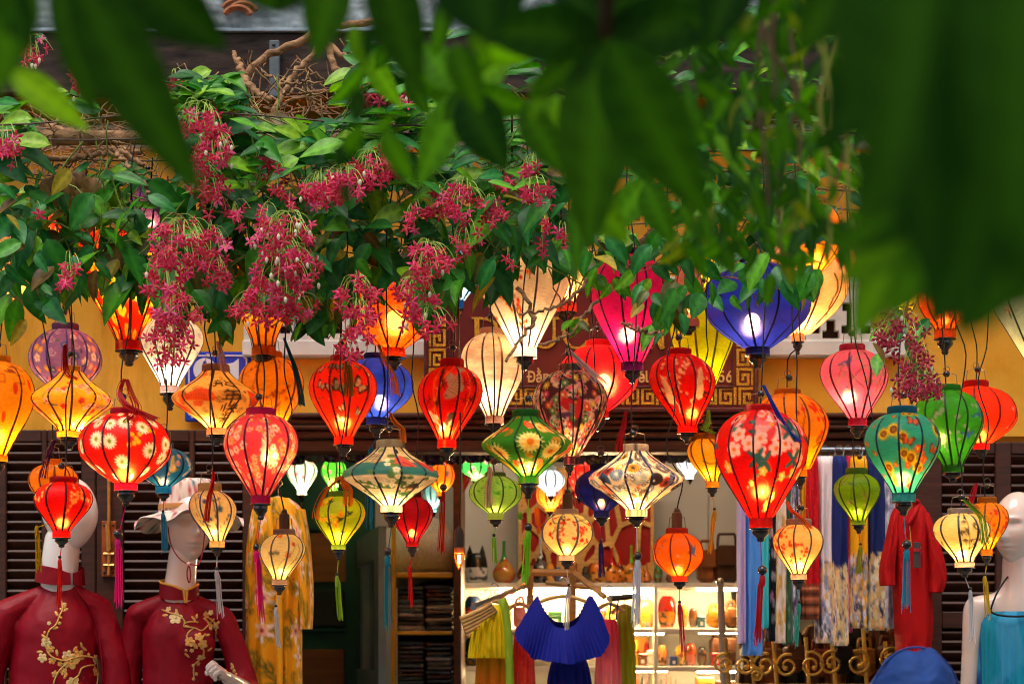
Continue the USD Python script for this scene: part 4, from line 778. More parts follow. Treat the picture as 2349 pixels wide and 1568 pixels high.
L_('orange lantern with red plum blossom behind the peony lantern', 1806, 894, 906, 1077, 1092, 1121, 84, 30, 15, 5.12, 'balloon', (250, 150, 14), (120, 64, 10), d_orangeplum, n=10, cxb=1836, power=1.1, colr=(230, 130, 10))
L_('small orange lantern with red plum blossom in front of the bald mannequin', 2264, 1141, 1153, 1260, 1273, 1295, 50, 22, 13, 5.2, 'balloon', (250, 160, 24), (120, 70, 14), d_orangeplum, n=9, tas=((230, 190, 30), 2259, 1317, 3.5, 1417), colr=(226, 150, 40))
L_('plain vermilion globe lantern farthest right in the middle row', 2238, 875, 888, 1017, 1031, 1050, 90, 29, 18, 5.42, 'globe', (240, 54, 20), (130, 16, 10), d_redvine, n=10, cxb=2251, power=1.2, colr=(214, 20, 24))
# -- the upper row, partly hidden by the creeper
L_('tall red lantern with yellow flowers tapering below the leaves', 290, 528, 542, 784, 804, 838, 104, 34, 30, 5.35, 'cone', (232, 26, 8), (80, 40, 10), d_redyellow, n=10, cxb=296, power=1.35, bulb=(292, 660))
L_('tall orange lantern with small red flowers tapering below the leaves', 600, 540, 554, 797, 816, 848, 84, 30, 27, 5.35, 'cone', (250, 150, 20), (90, 50, 16), d_yelred, n=10, cxb=605, power=1.35, bulb=(602, 700))
L_('big plain orange red silk lantern with its bulb showing', 912, 610, 624, 800, 819, 849, 108, 34, 27, 5.3, 'globe', (240, 84, 12), (110, 24, 8), d_plainsilk, n=10, sheer=True, cxb=902, bulb=(906, 735), power=1.5, colr=(226, 70, 20))
L_('tall cream lantern with red creeping flowers in front of the sign', 1196, 540, 556, 798, 819, 848, 108, 36, 27, 5.3, 'cone', (252, 214, 164), (110, 104, 110), d_creamplum, n=10, cxb=1204, bulb=(1190, 775), white=True, power=1.4, colr=(186, 166, 150))
L_('big magenta silk lantern with its bulb showing', 1447, 575, 590, 832, 851, 878, 96, 34, 25, 5.25, 'balloon', (206, 14, 84), (60, 8, 60), d_silkswirl, n=10, sheer=True, cxb=1450, bulb=(1440, 765), white=True, power=1.0, colr=(110, 10, 90))
L_('big dark blue silk lantern with its bulb showing', 1733, 592, 606, 798, 814, 844, 124, 36, 27, 5.22, 'globe', (34, 44, 150), (10, 10, 40), d_silkswirl, n=11, sheer=True, cxb=1738, bulb=(1726, 738), white=True, power=.85, colr=(20, 24, 90))
L_('big peach lantern with red berries half behind the dark blue one', 1838, 540, 556, 766, 783, 812, 112, 34, 14, 5.58, 'globe', (250, 190, 140), (110, 70, 50), d_peachbranch, n=11, cxb=1830, power=1.4, colr=(220, 150, 110))
L_('peach lantern bottom peeping out above the lemon one', 1579, 600, 612, 735, 750, 768, 34, 22, 24, 5.3, 'sphere', (240, 170, 140), (140, 80, 60), None, n=9, power=.5)
L_('pale blue lantern with yellow flowers and a bright blue collar', 1062, 540, 552, 690, 708, 740, 68, 24, 13, 5.55, 'cone', (130, 196, 226), (20, 90, 150), d_skyflower, n=10, cxb=1050, white=True, power=.8, colr=(10, 110, 190))
L_('white lantern with orange flames over the shop sign', 1302, 540, 552, 694, 716, 742, 66, 24, 23, 5.55, 'cone', (252, 220, 170), (110, 60, 30), d_whiteflame, n=10, power=.9, colr=(220, 60, 50))
L_('orange vermilion lantern half hidden by dark blossoms at the right', 2168, 610, 622, 757, 776, 812, 62, 26, 24, 5.3, 'globe', (244, 84, 14), (120, 40, 10), None, n=10, power=1.0, colr=(200, 70, 20))
L_('cream lantern printed with fans at the left edge', 24, 480, 494, 690, 704, 730, 82, 28, 22, 5.3, 'balloon', (250, 204, 120), (90, 70, 60), d_fans, n=10, power=1.2)
L_('red and orange flowered lantern at the upper left behind leaves', 168, 452, 466, 620, 634, 660, 70, 26, 20, 5.25, 'globe', (240, 60, 14), (100, 40, 20), d_blackflower, n=10, power=1.2)
L_('purple silk lantern glimpsed between leaves at the upper left', 345, 415, 425, 530, 540, 556, 48, 20, 16, 5.05, 'globe', (150, 96, 170), (70, 40, 90), d_plainsilk, n=9, power=.9)
L_('big orange lantern glimpsed at the upper right behind twigs', 1868, 455, 468, 625, 638, 656, 68, 26, 20, 5.3, 'globe', (250, 150, 30), (110, 60, 20), d_plainsilk, n=10, power=1.6)
L_('yellow lantern with red flowers glimpsed between magenta and blue', 1606, 520, 532, 664, 676, 690, 46, 20, 12, 5.75, 'globe', (246, 214, 30), (110, 90, 10), d_yelplum, n=9, power=1.2)
L_('mint lantern cut off by the right edge', 2400, 560, 576, 850, 866, 900, 128, 36, 28, 5.2, 'cone', (186, 206, 186), (60, 66, 56), d_dove, n=9, power=.5)
L_('orange lantern glimpsed under the dark leaf at the right', 2290, 560, 572, 690, 702, 720, 58, 22, 16, 5.6, 'globe', (240, 110, 24), (110, 50, 20), d_plainsilk, n=9, power=1.0)
L_('yellow lantern glimpsed through dark leaves right of the peach one', 2062, 600, 612, 738, 750, 770, 44, 20, 16, 5.6, 'globe', (240, 220, 60), (110, 100, 30), None, n=9, power=1.2)
# -- inside the shop
IN = 'lanterns hanging inside the shop'
L_('white and green lantern with pink roses inside the shop', 692, 1046, 1054, 1128, 1134, 1150, 36, 16, 11, 7.2, 'balloon', (214, 240, 214), (50, 90, 60), d_rosewhite, n=9, white=True, tas=((230, 30, 120), 690, 0, 0, 1212), group=IN, power=1.0)
L_('bright green lantern inside the shop left of the pagoda lantern', 765, 1046, 1054, 1122, 1128, 1142, 30, 14, 9, 7.2, 'balloon', (90, 214, 60), (30, 90, 30), d_rosewhite, n=9, white=True, group=IN, power=1.0)
L_('orange lantern with a blue bird inside the shop, right of the pagoda lantern', 1014, 1052, 1060, 1130, 1136, 1150, 30, 14, 9, 7.2, 'globe', (250, 140, 30), (120, 60, 20), d_orangebird, n=9, group=IN, tas=((240, 150, 30), 1012, 0, 0, 1220), power=1.0)
L_('red rose print lantern inside the shop above the bare bulb', 1053, 1040, 1050, 1130, 1138, 1156, 32, 14, 9, 7.6, 'balloon', (230, 40, 40), (110, 20, 20), d_redinside, n=9, group=IN, power=1.0)
L_('pale cyan lantern inside the shop beside the dark red one', 997, 1100, 1108, 1168, 1174, 1186, 24, 10, 7, 7.8, 'balloon', (140, 210, 220), (40, 90, 110), d_skyflower, n=9, white=True, group=IN, tas=((240, 90, 150), 993, 0, 0, 1234), power=.8)
L_('green and white lantern inside the shop left of the lotus lantern', 1092, 1046, 1052, 1096, 1102, 1116, 36, 14, 10, 7.4, 'globe', (50, 180, 80), (20, 80, 40), d_rosewhite, n=9, group=IN, white=True, power=.9)
L_('white lantern with blue flowers inside the shop under the lotus lantern', 1262, 1070, 1078, 1130, 1136, 1150, 34, 14, 10, 7.2, 'globe', (210, 230, 240), (50, 90, 140), d_whiteblue, n=9, group=IN, white=True, power=.9, tas=((120, 200, 50), 1192, 0, 0, 1190))
L_('orange lantern with painted birds inside the shop left of the round cream one', 1264, 1100, 1106, 1166, 1172, 1184, 33, 14, 10, 7.5, 'sphere', (250, 140, 50), (140, 70, 20), d_orangebird, n=9, group=IN, tas=((236, 130, 30), 1236, 0, 0, 1160))
L_('red and turquoise print lantern inside the shop right of the paisley one', 1330, 1050, 1058, 1132, 1138, 1154, 30, 13, 9, 7.3, 'balloon', (236, 50, 50), (110, 20, 30), d_redinside, n=9, group=IN)
L_('white lantern with blue flowers inside the shop right of the fan-print one', 1582, 1030, 1038, 1092, 1098, 1110, 32, 13, 9, 7.6, 'balloon', (220, 232, 244), (60, 90, 150), d_whiteblue, n=9, group=IN, white=True, power=.8)

def tassel_mesh(top, L, r, col, rng, n=15, sway=0.0):
    ms = []
    for k in range(n):
        a = rng.uniform(0, 6.283); q = r * math.sqrt(rng.random()); e = q * rng.uniform(1.0, 1.7); ln = L * rng.uniform(.86, 1.06)
        dx, dy = math.cos(a), math.sin(a)
        v, f = tube([top + [dx * q * .35, dy * q * .35, 0], top + [dx * q + sway * .2, dy * q, -L * .1], top + [dx * q * 1.1 + sway * .6, dy * q, -ln * .6], top + [dx * e + sway, dy * e, -ln]], 0.0011, 3, 6)
        ms.append((v, f, tone(col, len(v), rng, .25) * rng.uniform(.75, 1.15)))
    v, f = lathe([(r * .35, .002), (r * .8, -.006), (r * .85, -.014), (r * .6, -.03)], top, 8); ms.append((v, f, tone(col, len(v), rng, .1) * .8))
    return cat_(ms)
def draped(parent, pts, w, col, rng, n=16, name='tassel', rr=0.0009):
    """Loose threads thrown along pts (world points), fanning out at the end."""
    pts = np.asarray(pts, float); ms = []; t = np.linspace(0, 1, len(pts))[:, None]
    for k in range(n):
        o = rng.normal(0, w * 1.35, 3) * [1, .5, .35]
        v, f = tube(pts + o * (.35 + .75 * t) + rng.normal(0, w * .12, pts.shape), rr, 3, 9)
        ms.append((v, f, tone(col, len(v), rng, .2) * rng.uniform(.7, 1.15)))
    v, f, c = cat_(ms)
    return part(parent, name, (v, f), THREAD, color=c)
PATH = {}
def blocked(l, px, z, d):
    for o in LAN:
        if o is l: continue
        s = K * o['d']; Rr = o['Rw'] * s
        z0, z1 = vz(o['yf'], o['d']), vz(o['yc'] - 10, o['d'])
        if z < z1 and abs(vx(px, d) - vx(o['cx'], o['d'])) < Rr + .01 and abs(d - o['d']) < Rr + .01 and vz(o['yc'], o['d']) > z: yield o, Rr, (z0 + z1) / 2, z0, z1
for i, l in enumerate(LAN):
    rng = np.random.default_rng(100 + i)
    d, s = l['d'], K * l['d']; cx, cxb = l['cx'], l['cxb'] if l['cxb'] is not None else l['cx'] + float(rng.uniform(-3, 3))
    R_, rt, rb = l['Rw'] * s, l['rt'] * s, l['rb'] * s
    zt, zb = vz(l['ys'], d), vz(l['yb'], d); xt, xb = vx(cx, d), vx(cxb, d)
    t = thing('lantern', l['label'], 'lantern', (xt, d, zt), l['group'] or 'silk lanterns strung along the shopfront')
    PATH[l['label']] = t
    pr = PchipInterpolator(*np.array(PROF[l['prof']]).T); big = l['Rw']
    nu = int(np.clip(big * 2.1, 70, 240)) if l['design'] else 64
    tf = np.linspace(0, 1, 200); rf = pr(tf); arc = np.r_[0, np.cumsum(np.hypot(np.diff(rf), np.diff(tf) * (l['yb'] - l['ys']) / l['Rw']))]
    Hc = max(60, 143 * arc[-1]); nv = int(np.clip(Hc * nu / 900, 24, 110))
    can = Can(l['base'], Hc, 500 + i)
    if l['design']: l['design'](can)
    art = np.asarray(can.im.resize((nu + 1, nv + 1), Image.BOX), float)
    th = np.linspace(-np.pi, np.pi, nu + 1); tt = np.interp(np.linspace(0, arc[-1], nv + 1), arc, tf)
    n = l['n']; ph0 = l['phase'] * 2 * np.pi / n
    ph = np.mod(th - ph0, 2 * np.pi / n) - np.pi / n
    chord = 1 + .85 * (np.cos(np.pi / n) / np.cos(ph) - 1)
    rr = R_ * pr(tt); rr[0] = max(rr[0], rt * .96); rr[-1] = rb * .97
    ax = xt + (xb - xt) * tt; zz = zt + (zb - zt) * tt
    rg = rr[:, None] * chord[None]
    rg = rg * (1 + .035 * (meshkit.fbm(np.stack([2.5 * np.cos(th)[None] + 0 * tt[:, None], 2.5 * np.sin(th)[None] + 0 * tt[:, None], 3.5 * tt[:, None] + 0 * th[None] + i], -1), 3, i) - .5) * np.sin(np.pi * tt)[:, None])
    V = np.stack([ax[:, None] + rg * np.sin(th), d - rg * np.cos(th), zz[:, None] + 0 * rg], -1).reshape(-1, 3)
    ii = np.arange(nv)[:, None] * (nu + 1) + np.arange(nu)[None]
    F = np.stack([ii, ii + nu + 1, ii + nu + 2, ii + 1], -1).reshape(-1, 4)
    F = np.vstack([F[:, [0, 1, 2]], F[:, [0, 2, 3]]])
    C = lin(art).reshape(-1, 3)
    part(t, 'shade', (V, F), SHEER if l['sheer'] else SHADE, smooth=True, color=np.clip(C, 0.001, .9))
    # ribs under the silk's edges
    ribc = l['rib'] or tuple(int(v * .4) for v in l['base'])
    rm = LOOKS + 'rib_%02x%02x%02x' % tuple(ribc)
    if not stage.GetPrimAtPath(rm): plain(rm.split('/')[-1], ribc, .5, .3)
    tr = np.linspace(0, 1, 13); r13 = np.interp(tr, tt, rr); a13 = xt + (xb - xt) * tr; z13 = zt + (zb - zt) * tr
    wr = 2.5 * s * (.8 if big < 62 else 1)
    for k in range(n):
        a = ph0 + k * 2 * np.pi / n + np.pi * 0
        e, u = np.array([math.sin(a), -math.cos(a)]), np.array([math.cos(a), math.sin(a)])
        rows = []
        for q, rad in ((-wr, -.0006), (wr, -.0006), (wr * .7, .0014), (-wr * .7, .0014)):
            rows.append(np.stack([a13 + (r13 + rad) * e[0] + q * u[0], d + (r13 + rad) * e[1] + q * u[1], z13], 1))
        v = np.stack(rows, 1).reshape(-1, 3); j = np.arange(12)[:, None] * 4; c4 = np.arange(4)[None]
        q = np.stack([j + c4, j + 4 + c4, j + 4 + (c4 + 1) % 4, j + (c4 + 1) % 4], -1).reshape(-1, 4)
        part(t, 'rib', (v, np.vstack([q[:, [0, 1, 2]], q[:, [0, 2, 3]]])), rm)
    # collars in the silk of the shade
    cc = lin(l['colr'] or l['base'])
    for nm, rad, z1, z0, xx in (('top_collar', rt, vz(l['yc'], d), zt - .001, xt), ('bottom_collar', rb, zb + .001, vz(l['ycb'], d), xb)):
        h = z1 - z0
        pro = [(rad * .86, -h), (rad * .86, 0), (rad * .97, .0015), (rad * 1.02, -.002), (rad * 1.02, -h + .002), (rad * .97, -h - .001)] if nm == 'top_collar' else [(rad * .9, 0), (rad * 1.03, -.002), (rad * 1.03, -h + .002), (rad * .98, -h), (rad * .2, -h - .001)]
        sd = 28; pro = np.array(pro); th2 = np.arange(sd) * 2 * np.pi / sd
        v = np.stack([xx + pro[:, :1] * np.cos(th2), d + pro[:, :1] * np.sin(th2), z1 + pro[:, 1:] + 0 * th2], -1).reshape(-1, 3)
        q = np.arange(len(pro) - 1)[:, None] * sd; j = np.arange(sd)[None]
        q = np.stack([q + j, q + sd + j, q + sd + (j + 1) % sd, q + (j + 1) % sd], -1).reshape(-1, 4)
        pc = np.tile(cc, (len(v), 1))
        if l['design'] and l['colr'] is None:
            row = art[2 if nm == 'top_collar' else -3]; pc = lin(row[(np.tile(np.arange(sd), len(pro)) * 7) % nu]) * .85 + cc * .15
        part(t, nm, (v, np.vstack([q[:, [0, 1, 2]], q[:, [0, 2, 3]]])), SHADE, smooth=True, color=np.clip(pc * .8, .001, .85))
    # turned black finial
    zc, zf = vz(l['ycb'], d), vz(l['yf'], d); h = zc - zf; fr = rb * .74
    part(t, 'finial', lathe([(rb * 1.06, 0), (rb * 1.08, -h * .06), (fr, -h * .12), (fr * .98, -h * .2), (fr * 1.06, -h * .3), (fr * .98, -h * .42), (fr * .55, -h * .66), (fr * .42, -h * .78), (fr * .5, -h * .86), (fr * .32, -h)], (xb, d, zc - .0012), 20), LACQUER, smooth=40)
    # bulb
    bx, by = l['bulb'] or (cx + (cxb - cx) * .6, l['ys'] + .79 * (l['yb'] - l['ys']))
    pw = l['power'] * (3.0 if d > 6.5 else 1.0); br_ = .0155 * math.sqrt(pw) * (big / 90) ** .85 * (d / 5)
    br_ *= 1.15 if l['sheer'] else float(rng.uniform(.8, 1.2))
    part(t, 'bulb', ball(P(bx, by, d), (br_, br_, br_ * 1.12), 2), BULBW if l['white'] else BULBM)
    # hanger, bead, cable
    ztop = vz(l['yc'], d); hh = 30 * s
    if l['hang']:
        wv = rt * .78; yo = d - .004
        part(t, 'wire_hanger', cat_([tube([[xt - wv, yo, ztop - .004], [xt - wv * .86, yo, ztop + hh * .85], [xt, yo, ztop + hh], [xt + wv * .86, yo, ztop + hh * .85], [xt + wv, yo, ztop - .004]], .0011, 4),
                                    tube([[xt + .009 * math.cos(a), yo, ztop + hh + .009 + .009 * math.sin(a)] for a in np.linspace(0, 6.3, 10)], .0011, 4)]), WIRE)
        if not l['socket']: part(t, 'bead', ball([xt + rng.uniform(-.006, .006), yo - .012, ztop + hh * .86], .0098 if big > 55 else .007, 2), LACQUER, smooth=True)
    if l['socket']:
        part(t, 'socket', lathe([(.006, .062), (.008, .052), (.0135, .048), (.0145, .04), (.0145, 0)], (xt, d + .004, ztop - .006), 14), plain('brown_socket', (84, 48, 22), .4, .4), smooth=40)
    pts = [[xt, d + .004, ztop - (.02 if not l['socket'] else -.05)], [xt + rng.uniform(-.012, .012), d + .002, ztop + .09]]
    top_z = TZ if d < 6.2 else 2.99
    rod = min(RODS, key=lambda q: abs(q - d)) if d < 6.2 else d
    for o, Ro, zm, z0, z1 in sorted(blocked(l, cx, ztop, d), key=lambda q: q[2]):
        side = d <= o['d']; dd = o['d'] - Ro - .012 if side else o['d'] + Ro + .012
        pts += [[xt + rng.uniform(-.03, .03), dd, max(z0, pts[-1][2] + .03)], [xt + rng.uniform(-.03, .03), dd, max(z1, pts[-1][2] + .06)]]
    pts = [q for q in pts if q[2] < top_z - .02] + [[xt + rng.uniform(-.02, .02), rod, top_z]]
    q2 = [pts[0], pts[1]]
    for a_, b_ in zip(pts[1:-1], pts[2:]):                 # slack in the cable
        m_ = max(1, int((b_[2] - a_[2]) / .11))
        for j_ in range(1, m_): q2.append([a_[k] + (b_[k] - a_[k]) * j_ / m_ + (rng.normal(0, .011) if k < 2 else 0) * (1 if k == 0 else .4) for k in range(3)])
        q2.append(b_)
    pts = q2
    part(t, 'cable', tube(pts, .0021, 5, 5 + 3 * len(pts)), CABLE, smooth=True)
    # tassel
    if l['tas']:
        col, tx, ybead, rbead, yend = l['tas']; hx = xb; x2 = vx(tx, d)
        y0 = ybead + rbead if ybead else l['yf'] + 24
        tp = np.array([x2, d, vz(y0, d)])
        tg = part(t, 'tassel', *(lambda m: ((m[0], m[1]), THREAD))(m_ := tassel_mesh(tp, (yend - y0) * s, (9.5 if big > 80 else 6.5) * s * .9, col, rng, 20 if big > 80 else 14, rng.uniform(-.012, .012))), color=m_[2])
        v, f = tube([[hx, d, zf + .002], [(hx + x2) / 2, d, (zf + tp[2]) / 2], tp + [0, 0, -.004]], .0013, 4)
        part(tg, 'cord', (v, f), THREAD, color=tone(col, len(v), rng))
        if rbead: part(tg, 'bead', ball([x2, d, vz(ybead, d)], rbead * s, 2), LACQUER, smooth=True)
# tassels of the hangers, thrown over the silk below
def drape(label, pts, d, w, col, n=18):
    draped(PATH[label], [P(x, y, dd) for (x, y), dd in zip(pts, np.linspace(d[0], d[1], len(pts)) if len(d) == 2 else d)], w, col, np.random.default_rng(int(pts[0][0])), n)
def lab(s): return next(l['label'] for l in LAN if s in l['label'])
drape(lab('grey butterflies'), [(790, 788), (796, 815), (798, 842), (800, 870), (800, 908)], [5.05, 5.05, 4.995, 4.975, 4.965], .006, (176, 140, 20), 26)
drape(lab('plain bright red lantern glowing'), [(1302, 800), (1325, 825), (1352, 850), (1380, 880)], [5.0, 4.99, 4.97, 4.95], .006, (232, 204, 190), 24)
drape(lab('pagoda'), [(896, 946), (905, 965), (925, 985), (927, 1012)], [4.72, 4.73, 4.74, 4.74], .005, (230, 120, 20), 20)
drape(lab('brushed black characters'), [(500, 783), (505, 805), (510, 830), (514, 852)], [5.03, 5.04, 5.04, 5.03], .005, (226, 176, 150), 20)
drape(lab('black bamboo'), [(2212, 1146), (2232, 1165), (2254, 1190), (2258, 1220), (2262, 1246)], [4.86, 4.85, 4.83, 4.815, 4.81], .005, (120, 150, 30), 24)
drape(lab('farthest right'), [(2240, 1108), (2234, 1130), (2226, 1160), (2240, 1165)], [5.1, 5.1, 5.09, 5.08], .005, (214, 20, 30), 18)
drape(lab('largest red balloon'), [(1752, 884), (1775, 930), (1800, 975), (1832, 1012)], [4.68, 4.665, 4.66, 4.66], .004, (20, 60, 170), 26)
drape(lab('lime lantern with orange'), [(783, 1092), (790, 1106), (800, 1124), (798, 1160)], [4.86, 4.86, 4.845, 4.83], .006, (240, 120, 20), 24)
drape(lab('lime lantern with orange'), [(781, 1092), (768, 1106), (745, 1130), (727, 1190)], [4.86, 4.86, 4.86, 4.85], .003, (240, 130, 30), 12)
drape(lab('mint tassel'), [(1806, 1150), (1815, 1168), (1838, 1186), (1858, 1212)], [4.86, 4.85, 4.84, 4.83], .004, (236, 110, 30), 20)
drape(lab('small cream lantern with blue'), [(490, 1080), (488, 1105), (480, 1140), (474, 1194)], [4.88, 4.88, 4.87, 4.86], .0035, (206, 16, 24), 22)
drape(lab('white daisies'), [(284, 870), (274, 900), (290, 930), (330, 950), (355, 962)], [4.7, 4.69, 4.67, 4.665, 4.66], .005, (196, 16, 24), 26)
drape(lab('white daisies'), [(290, 870), (300, 905), (312, 940), (290, 965)], [4.7, 4.69, 4.665, 4.65], .007, (196, 16, 24), 14)
drape(lab('hidden under the cherry'), [(126, 1008), (116, 1030), (104, 1065), (98, 1095)], [5.18, 5.18, 5.17, 5.16], .0045, (90, 30, 110), 20)
drape(lab('fan shapes'), [(1436, 945), (1432, 975), (1424, 1010), (1422, 1034)], [4.74, 4.74, 4.73, 4.735], .005, (196, 16, 22), 24)
drape(lab('light green globe'), [(1122, 1070), (1124, 1090), (1120, 1120), (1122, 1162)], [5.1, 5.08, 5.06, 5.05], .005, (230, 196, 170), 22)
drape(lab('yellow lantern with red plum'), [(1625, 940), (1625, 965), (1615, 985), (1632, 990)], [5.06, 5.06, 5.05, 5.05], .005, (150, 196, 30), 18)
drape(lab('royal blue silk'), [(870, 790), (888, 830), (905, 860), (912, 905)], [5.2, 5.2, 5.25, 5.28], .006, (230, 150, 30), 22)
drape(lab('brown twigs right'), [(652, 775), (665, 810), (680, 850), (694, 930)], [5.3, 5.3, 5.3, 5.3], .004, (20, 110, 120), 22)
drape(lab('cherry blossom and a blue bird'), [(150, 790), (148, 820), (152, 850), (172, 868)], [5.02, 5.02, 5.03, 5.03], .005, (206, 20, 20), 20)
# the trellis of iron rods that everything hangs from
tre = thing('trellis', 'thin black iron rod trellis above the lanterns, overgrown by the creeper', 'trellis', (0, 5.3, TZ))
IRON = plain('rusty_wire', (84, 60, 44), .6, .3, noise=.3, scale=30)
for q in RODS: part(tre, 'rod', tube([[x_, q + .012 * math.sin(x_ * 7 + q * 9), TZ + .004 + .014 * math.sin(x_ * 5.3 + q * 31)] for x_ in np.linspace(-2.3, 2.3, 40)], .0024, 6), IRON)
for x in np.linspace(-2.25, 2.25, 7): part(tre, 'cross_rod', tube([[x, 4.5, TZ + .012], [x, W + .02, TZ + .012]], .0028, 6), IRON)
for x in (-2.25, 2.25): part(tre, 'post', tube([[x, 4.55, .1], [x, 4.55, TZ + .02]], .02, 8), IRON)
# inside rail for the shop's own lanterns
for q in (7.2, 7.3, 7.4, 7.5, 7.6, 7.8): part(tre, 'inner_rod', tube([[-1.2, q, 2.992], [1.4, q, 2.992]], .004, 6), IRON)
# the bare bulb on its cable
pb = thing('bare_bulb', 'bare candle-shaped bulb glowing in a brown socket on a black cable', 'bulb', P(1053, 1250, 5.0))
c0 = P(1053, 1216, 5.0)
part(pb, 'socket', lathe([(.004, .012), (.0125, 0), (.0145, -.012), (.0145, -.045), (.0125, -.047)], c0, 14), plain('bakelite', (44, 24, 14), .35, .5), smooth=40)
part(pb, 'cable', tube([c0 + [0, 0, .01], P(1056, 1120, 5.0), P(1056, 1000, 5.02), P(1052, 700, 5.2), [vx(1052, 5.2), 5.2, TZ]], .0024, 5, 16), CABLE)
GLASS = mat('bulb_glass', {'t': ('transparent_bsdf', {'color': (1, .82, .5)}), 'g': ('glossy_bsdf', {'roughness': .03}), 'f': ('fresnel', {'IOR': 1.45}), 'm': ('mix_closure', {})}, [('f.fac', 'm.fac'), ('t.BSDF', 'm.closure1'), ('g.BSDF', 'm.closure2')], surface='m.closure')
zz0 = c0 - [0, 0, .047]
part(pb, 'glass', lathe([(.0125, 0), (.016, -.012), (.0165, -.02), (.014, -.035), (.007, -.052), (.0005, -.062)], zz0, 16), GLASS, smooth=40)
part(pb, 'base_cap', lathe([(.0125, 0), (.0135, -.005), (.0148, -.016), (.012, -.017)], zz0, 14), plain('amber_cap', (226, 120, 30), .2, .5), smooth=40)
fil = glow('filament', (255, 196, 90), 90)
for k in (-1, 0, 1): part(pb, 'filament', tube([zz0 + [.004 * k, 0, -.02], zz0 + [.0035 * k, 0, -.043]], .0013, 5), fil)
# ---------------------------------------------------------------- clothes and goods in the shop
def garment(rows, nu=90, nv=60, pleats=0, amp=0.0, canvas=None, color=None, rng=None, ragged=0.0, smoothv=True):
    """A hung garment as a closed flattened tube. rows: (photo row, left, right, distance, half depth in metres) from top to bottom."""
    rows = np.array(rows, float); rng = rng or np.random.default_rng(5)
    t = np.linspace(0, 1, nv); tk = (rows[:, 0] - rows[0, 0]) / (rows[-1, 0] - rows[0, 0])
    q = PchipInterpolator(tk, rows)(t)
    d = q[:, 3]; x0, x1 = (q[:, 1] - 1174.5) * K * d, (q[:, 2] - 1174.5) * K * d; z = EYE + (HZ - q[:, 0]) * K * d
    th = np.linspace(-np.pi, np.pi, nu + 1)
    ph = np.cumsum(rng.uniform(.6, 1.4, nu + 1)); ph = ph / ph[-1] * 2 * np.pi * pleats
    fold = np.sin(ph)[None] * amp * np.minimum(1, t * 3 + .15)[:, None] if pleats else 0
    big = (meshkit.fbm(np.stack([np.cos(th)[None] * 2 + 0 * t[:, None], np.sin(th)[None] * 2 + 0 * t[:, None], t[:, None] * 2.5 + 0 * th[None]], -1), 3, int(rng.integers(999))) - .5) * .03
    hw, hd = (x1 - x0)[:, None] / 2, q[:, 4][:, None]
    sx = np.sign(np.sin(th)) * np.abs(np.sin(th)) ** .8; cy = np.sign(np.cos(th)) * np.abs(np.cos(th)) ** .7
    X = (x0 + x1)[:, None] / 2 + (hw + fold * .25) * sx; Y = d[:, None] - (hd + fold + big) * cy
    Z = z[:, None] + 0 * X + (rng.uniform(-1, 1, nu + 1) * ragged)[None] * (t[:, None] > .98)
    V = np.stack([X, Y, Z], -1).reshape(-1, 3); ii = np.arange(nv - 1)[:, None] * (nu + 1) + np.arange(nu)[None]
    F = np.stack([ii, ii + nu + 1, ii + nu + 2, ii + 1], -1).reshape(-1, 4); F = np.vstack([F[:, [0, 1, 2]], F[:, [0, 2, 3]]])
    if canvas is not None: C = lin(np.asarray(canvas.im.resize((nu + 1, nv), Image.BOX), float)).reshape(-1, 3)
    else: C = np.tile(lin(color), (len(V), 1))
    return (V, F), np.clip(C, .001, .9)
def hang_cloth(parent, name, rows, **k):
    vf, c = garment(rows, **k); return part(parent, name, vf, CLOTH, smooth=True, color=c)
def coat_hanger(parent, px, py, d, w, name='hanger', m=None):
    c = P(px, py, d); s = K * d
    part(parent, name, cat_([tube([c + [-w * s, 0, -18 * s], c + [-w * .4 * s, 0, -4 * s], c, c + [w * .4 * s, 0, -4 * s], c + [w * s, 0, -18 * s]], .008, 6, 14)]), m or BAMBOO, smooth=True)
    part(parent, 'hook', tube([c + [0, 0, .0], c + [0, 0, .03], c + [.014, 0, .05], c + [0, 0, .066], c + [-.012, 0, .056]], .0018, 5, 14), CHROME)
# yellow flowered robe
d = 6.05
robe = thing('floral_robe', 'long yellow robe printed with white lilies and green palm leaves on a hanger', 'robe', P(640, 1135, d))
cv = Can((240, 166, 22), 900, 77)
for x, y in cv.spread(150, 52, .02, 1):
    k = cv.rng.integers(3)
    if k == 0:
        a0 = cv.rng.uniform(0, 6)
        for j in range(6): cv.leafy(x, y, 54, a0 + j * 1.05, (250, 228, 214)); cv.leafy(x, y, 26, a0 + j * 1.05, (220, 130, 100))
        cv.el(x, y, 8, 8, (150, 40, 30))
    else:
        a0 = cv.rng.uniform(0, 6); p = cv.walk(x, y, a0, 7, 12, .1, (70, 80, 40), 4)
        for q in p:
            cv.bamboo(q[0], q[1], 36, [(84, 100, 44), (60, 76, 40), (110, 116, 50)][cv.rng.integers(3)], 2, a0, 1.9)
hang_cloth(robe, 'body', [(1142, 612, 664, d, .03), (1165, 588, 690, d, .05), (1230, 574, 700, d, .07), (1330, 568, 696, d, .08), (1450, 566, 690, d, .085), (1640, 566, 692, d, .09)], canvas=cv, pleats=9, amp=.012, nu=130, nv=110)
cs = Can((240, 166, 22), 500, 78); cs.im = cv.im.crop((0, 300, 900, 800)); 
hang_cloth(robe, 'sleeve', [(1168, 668, 700, d - .02, .03), (1260, 682, 712, d - .03, .05), (1360, 688, 717, d - .03, .055), (1442, 690, 714, d - .03, .05)], canvas=cs, nu=60, nv=50, pleats=4, amp=.006)
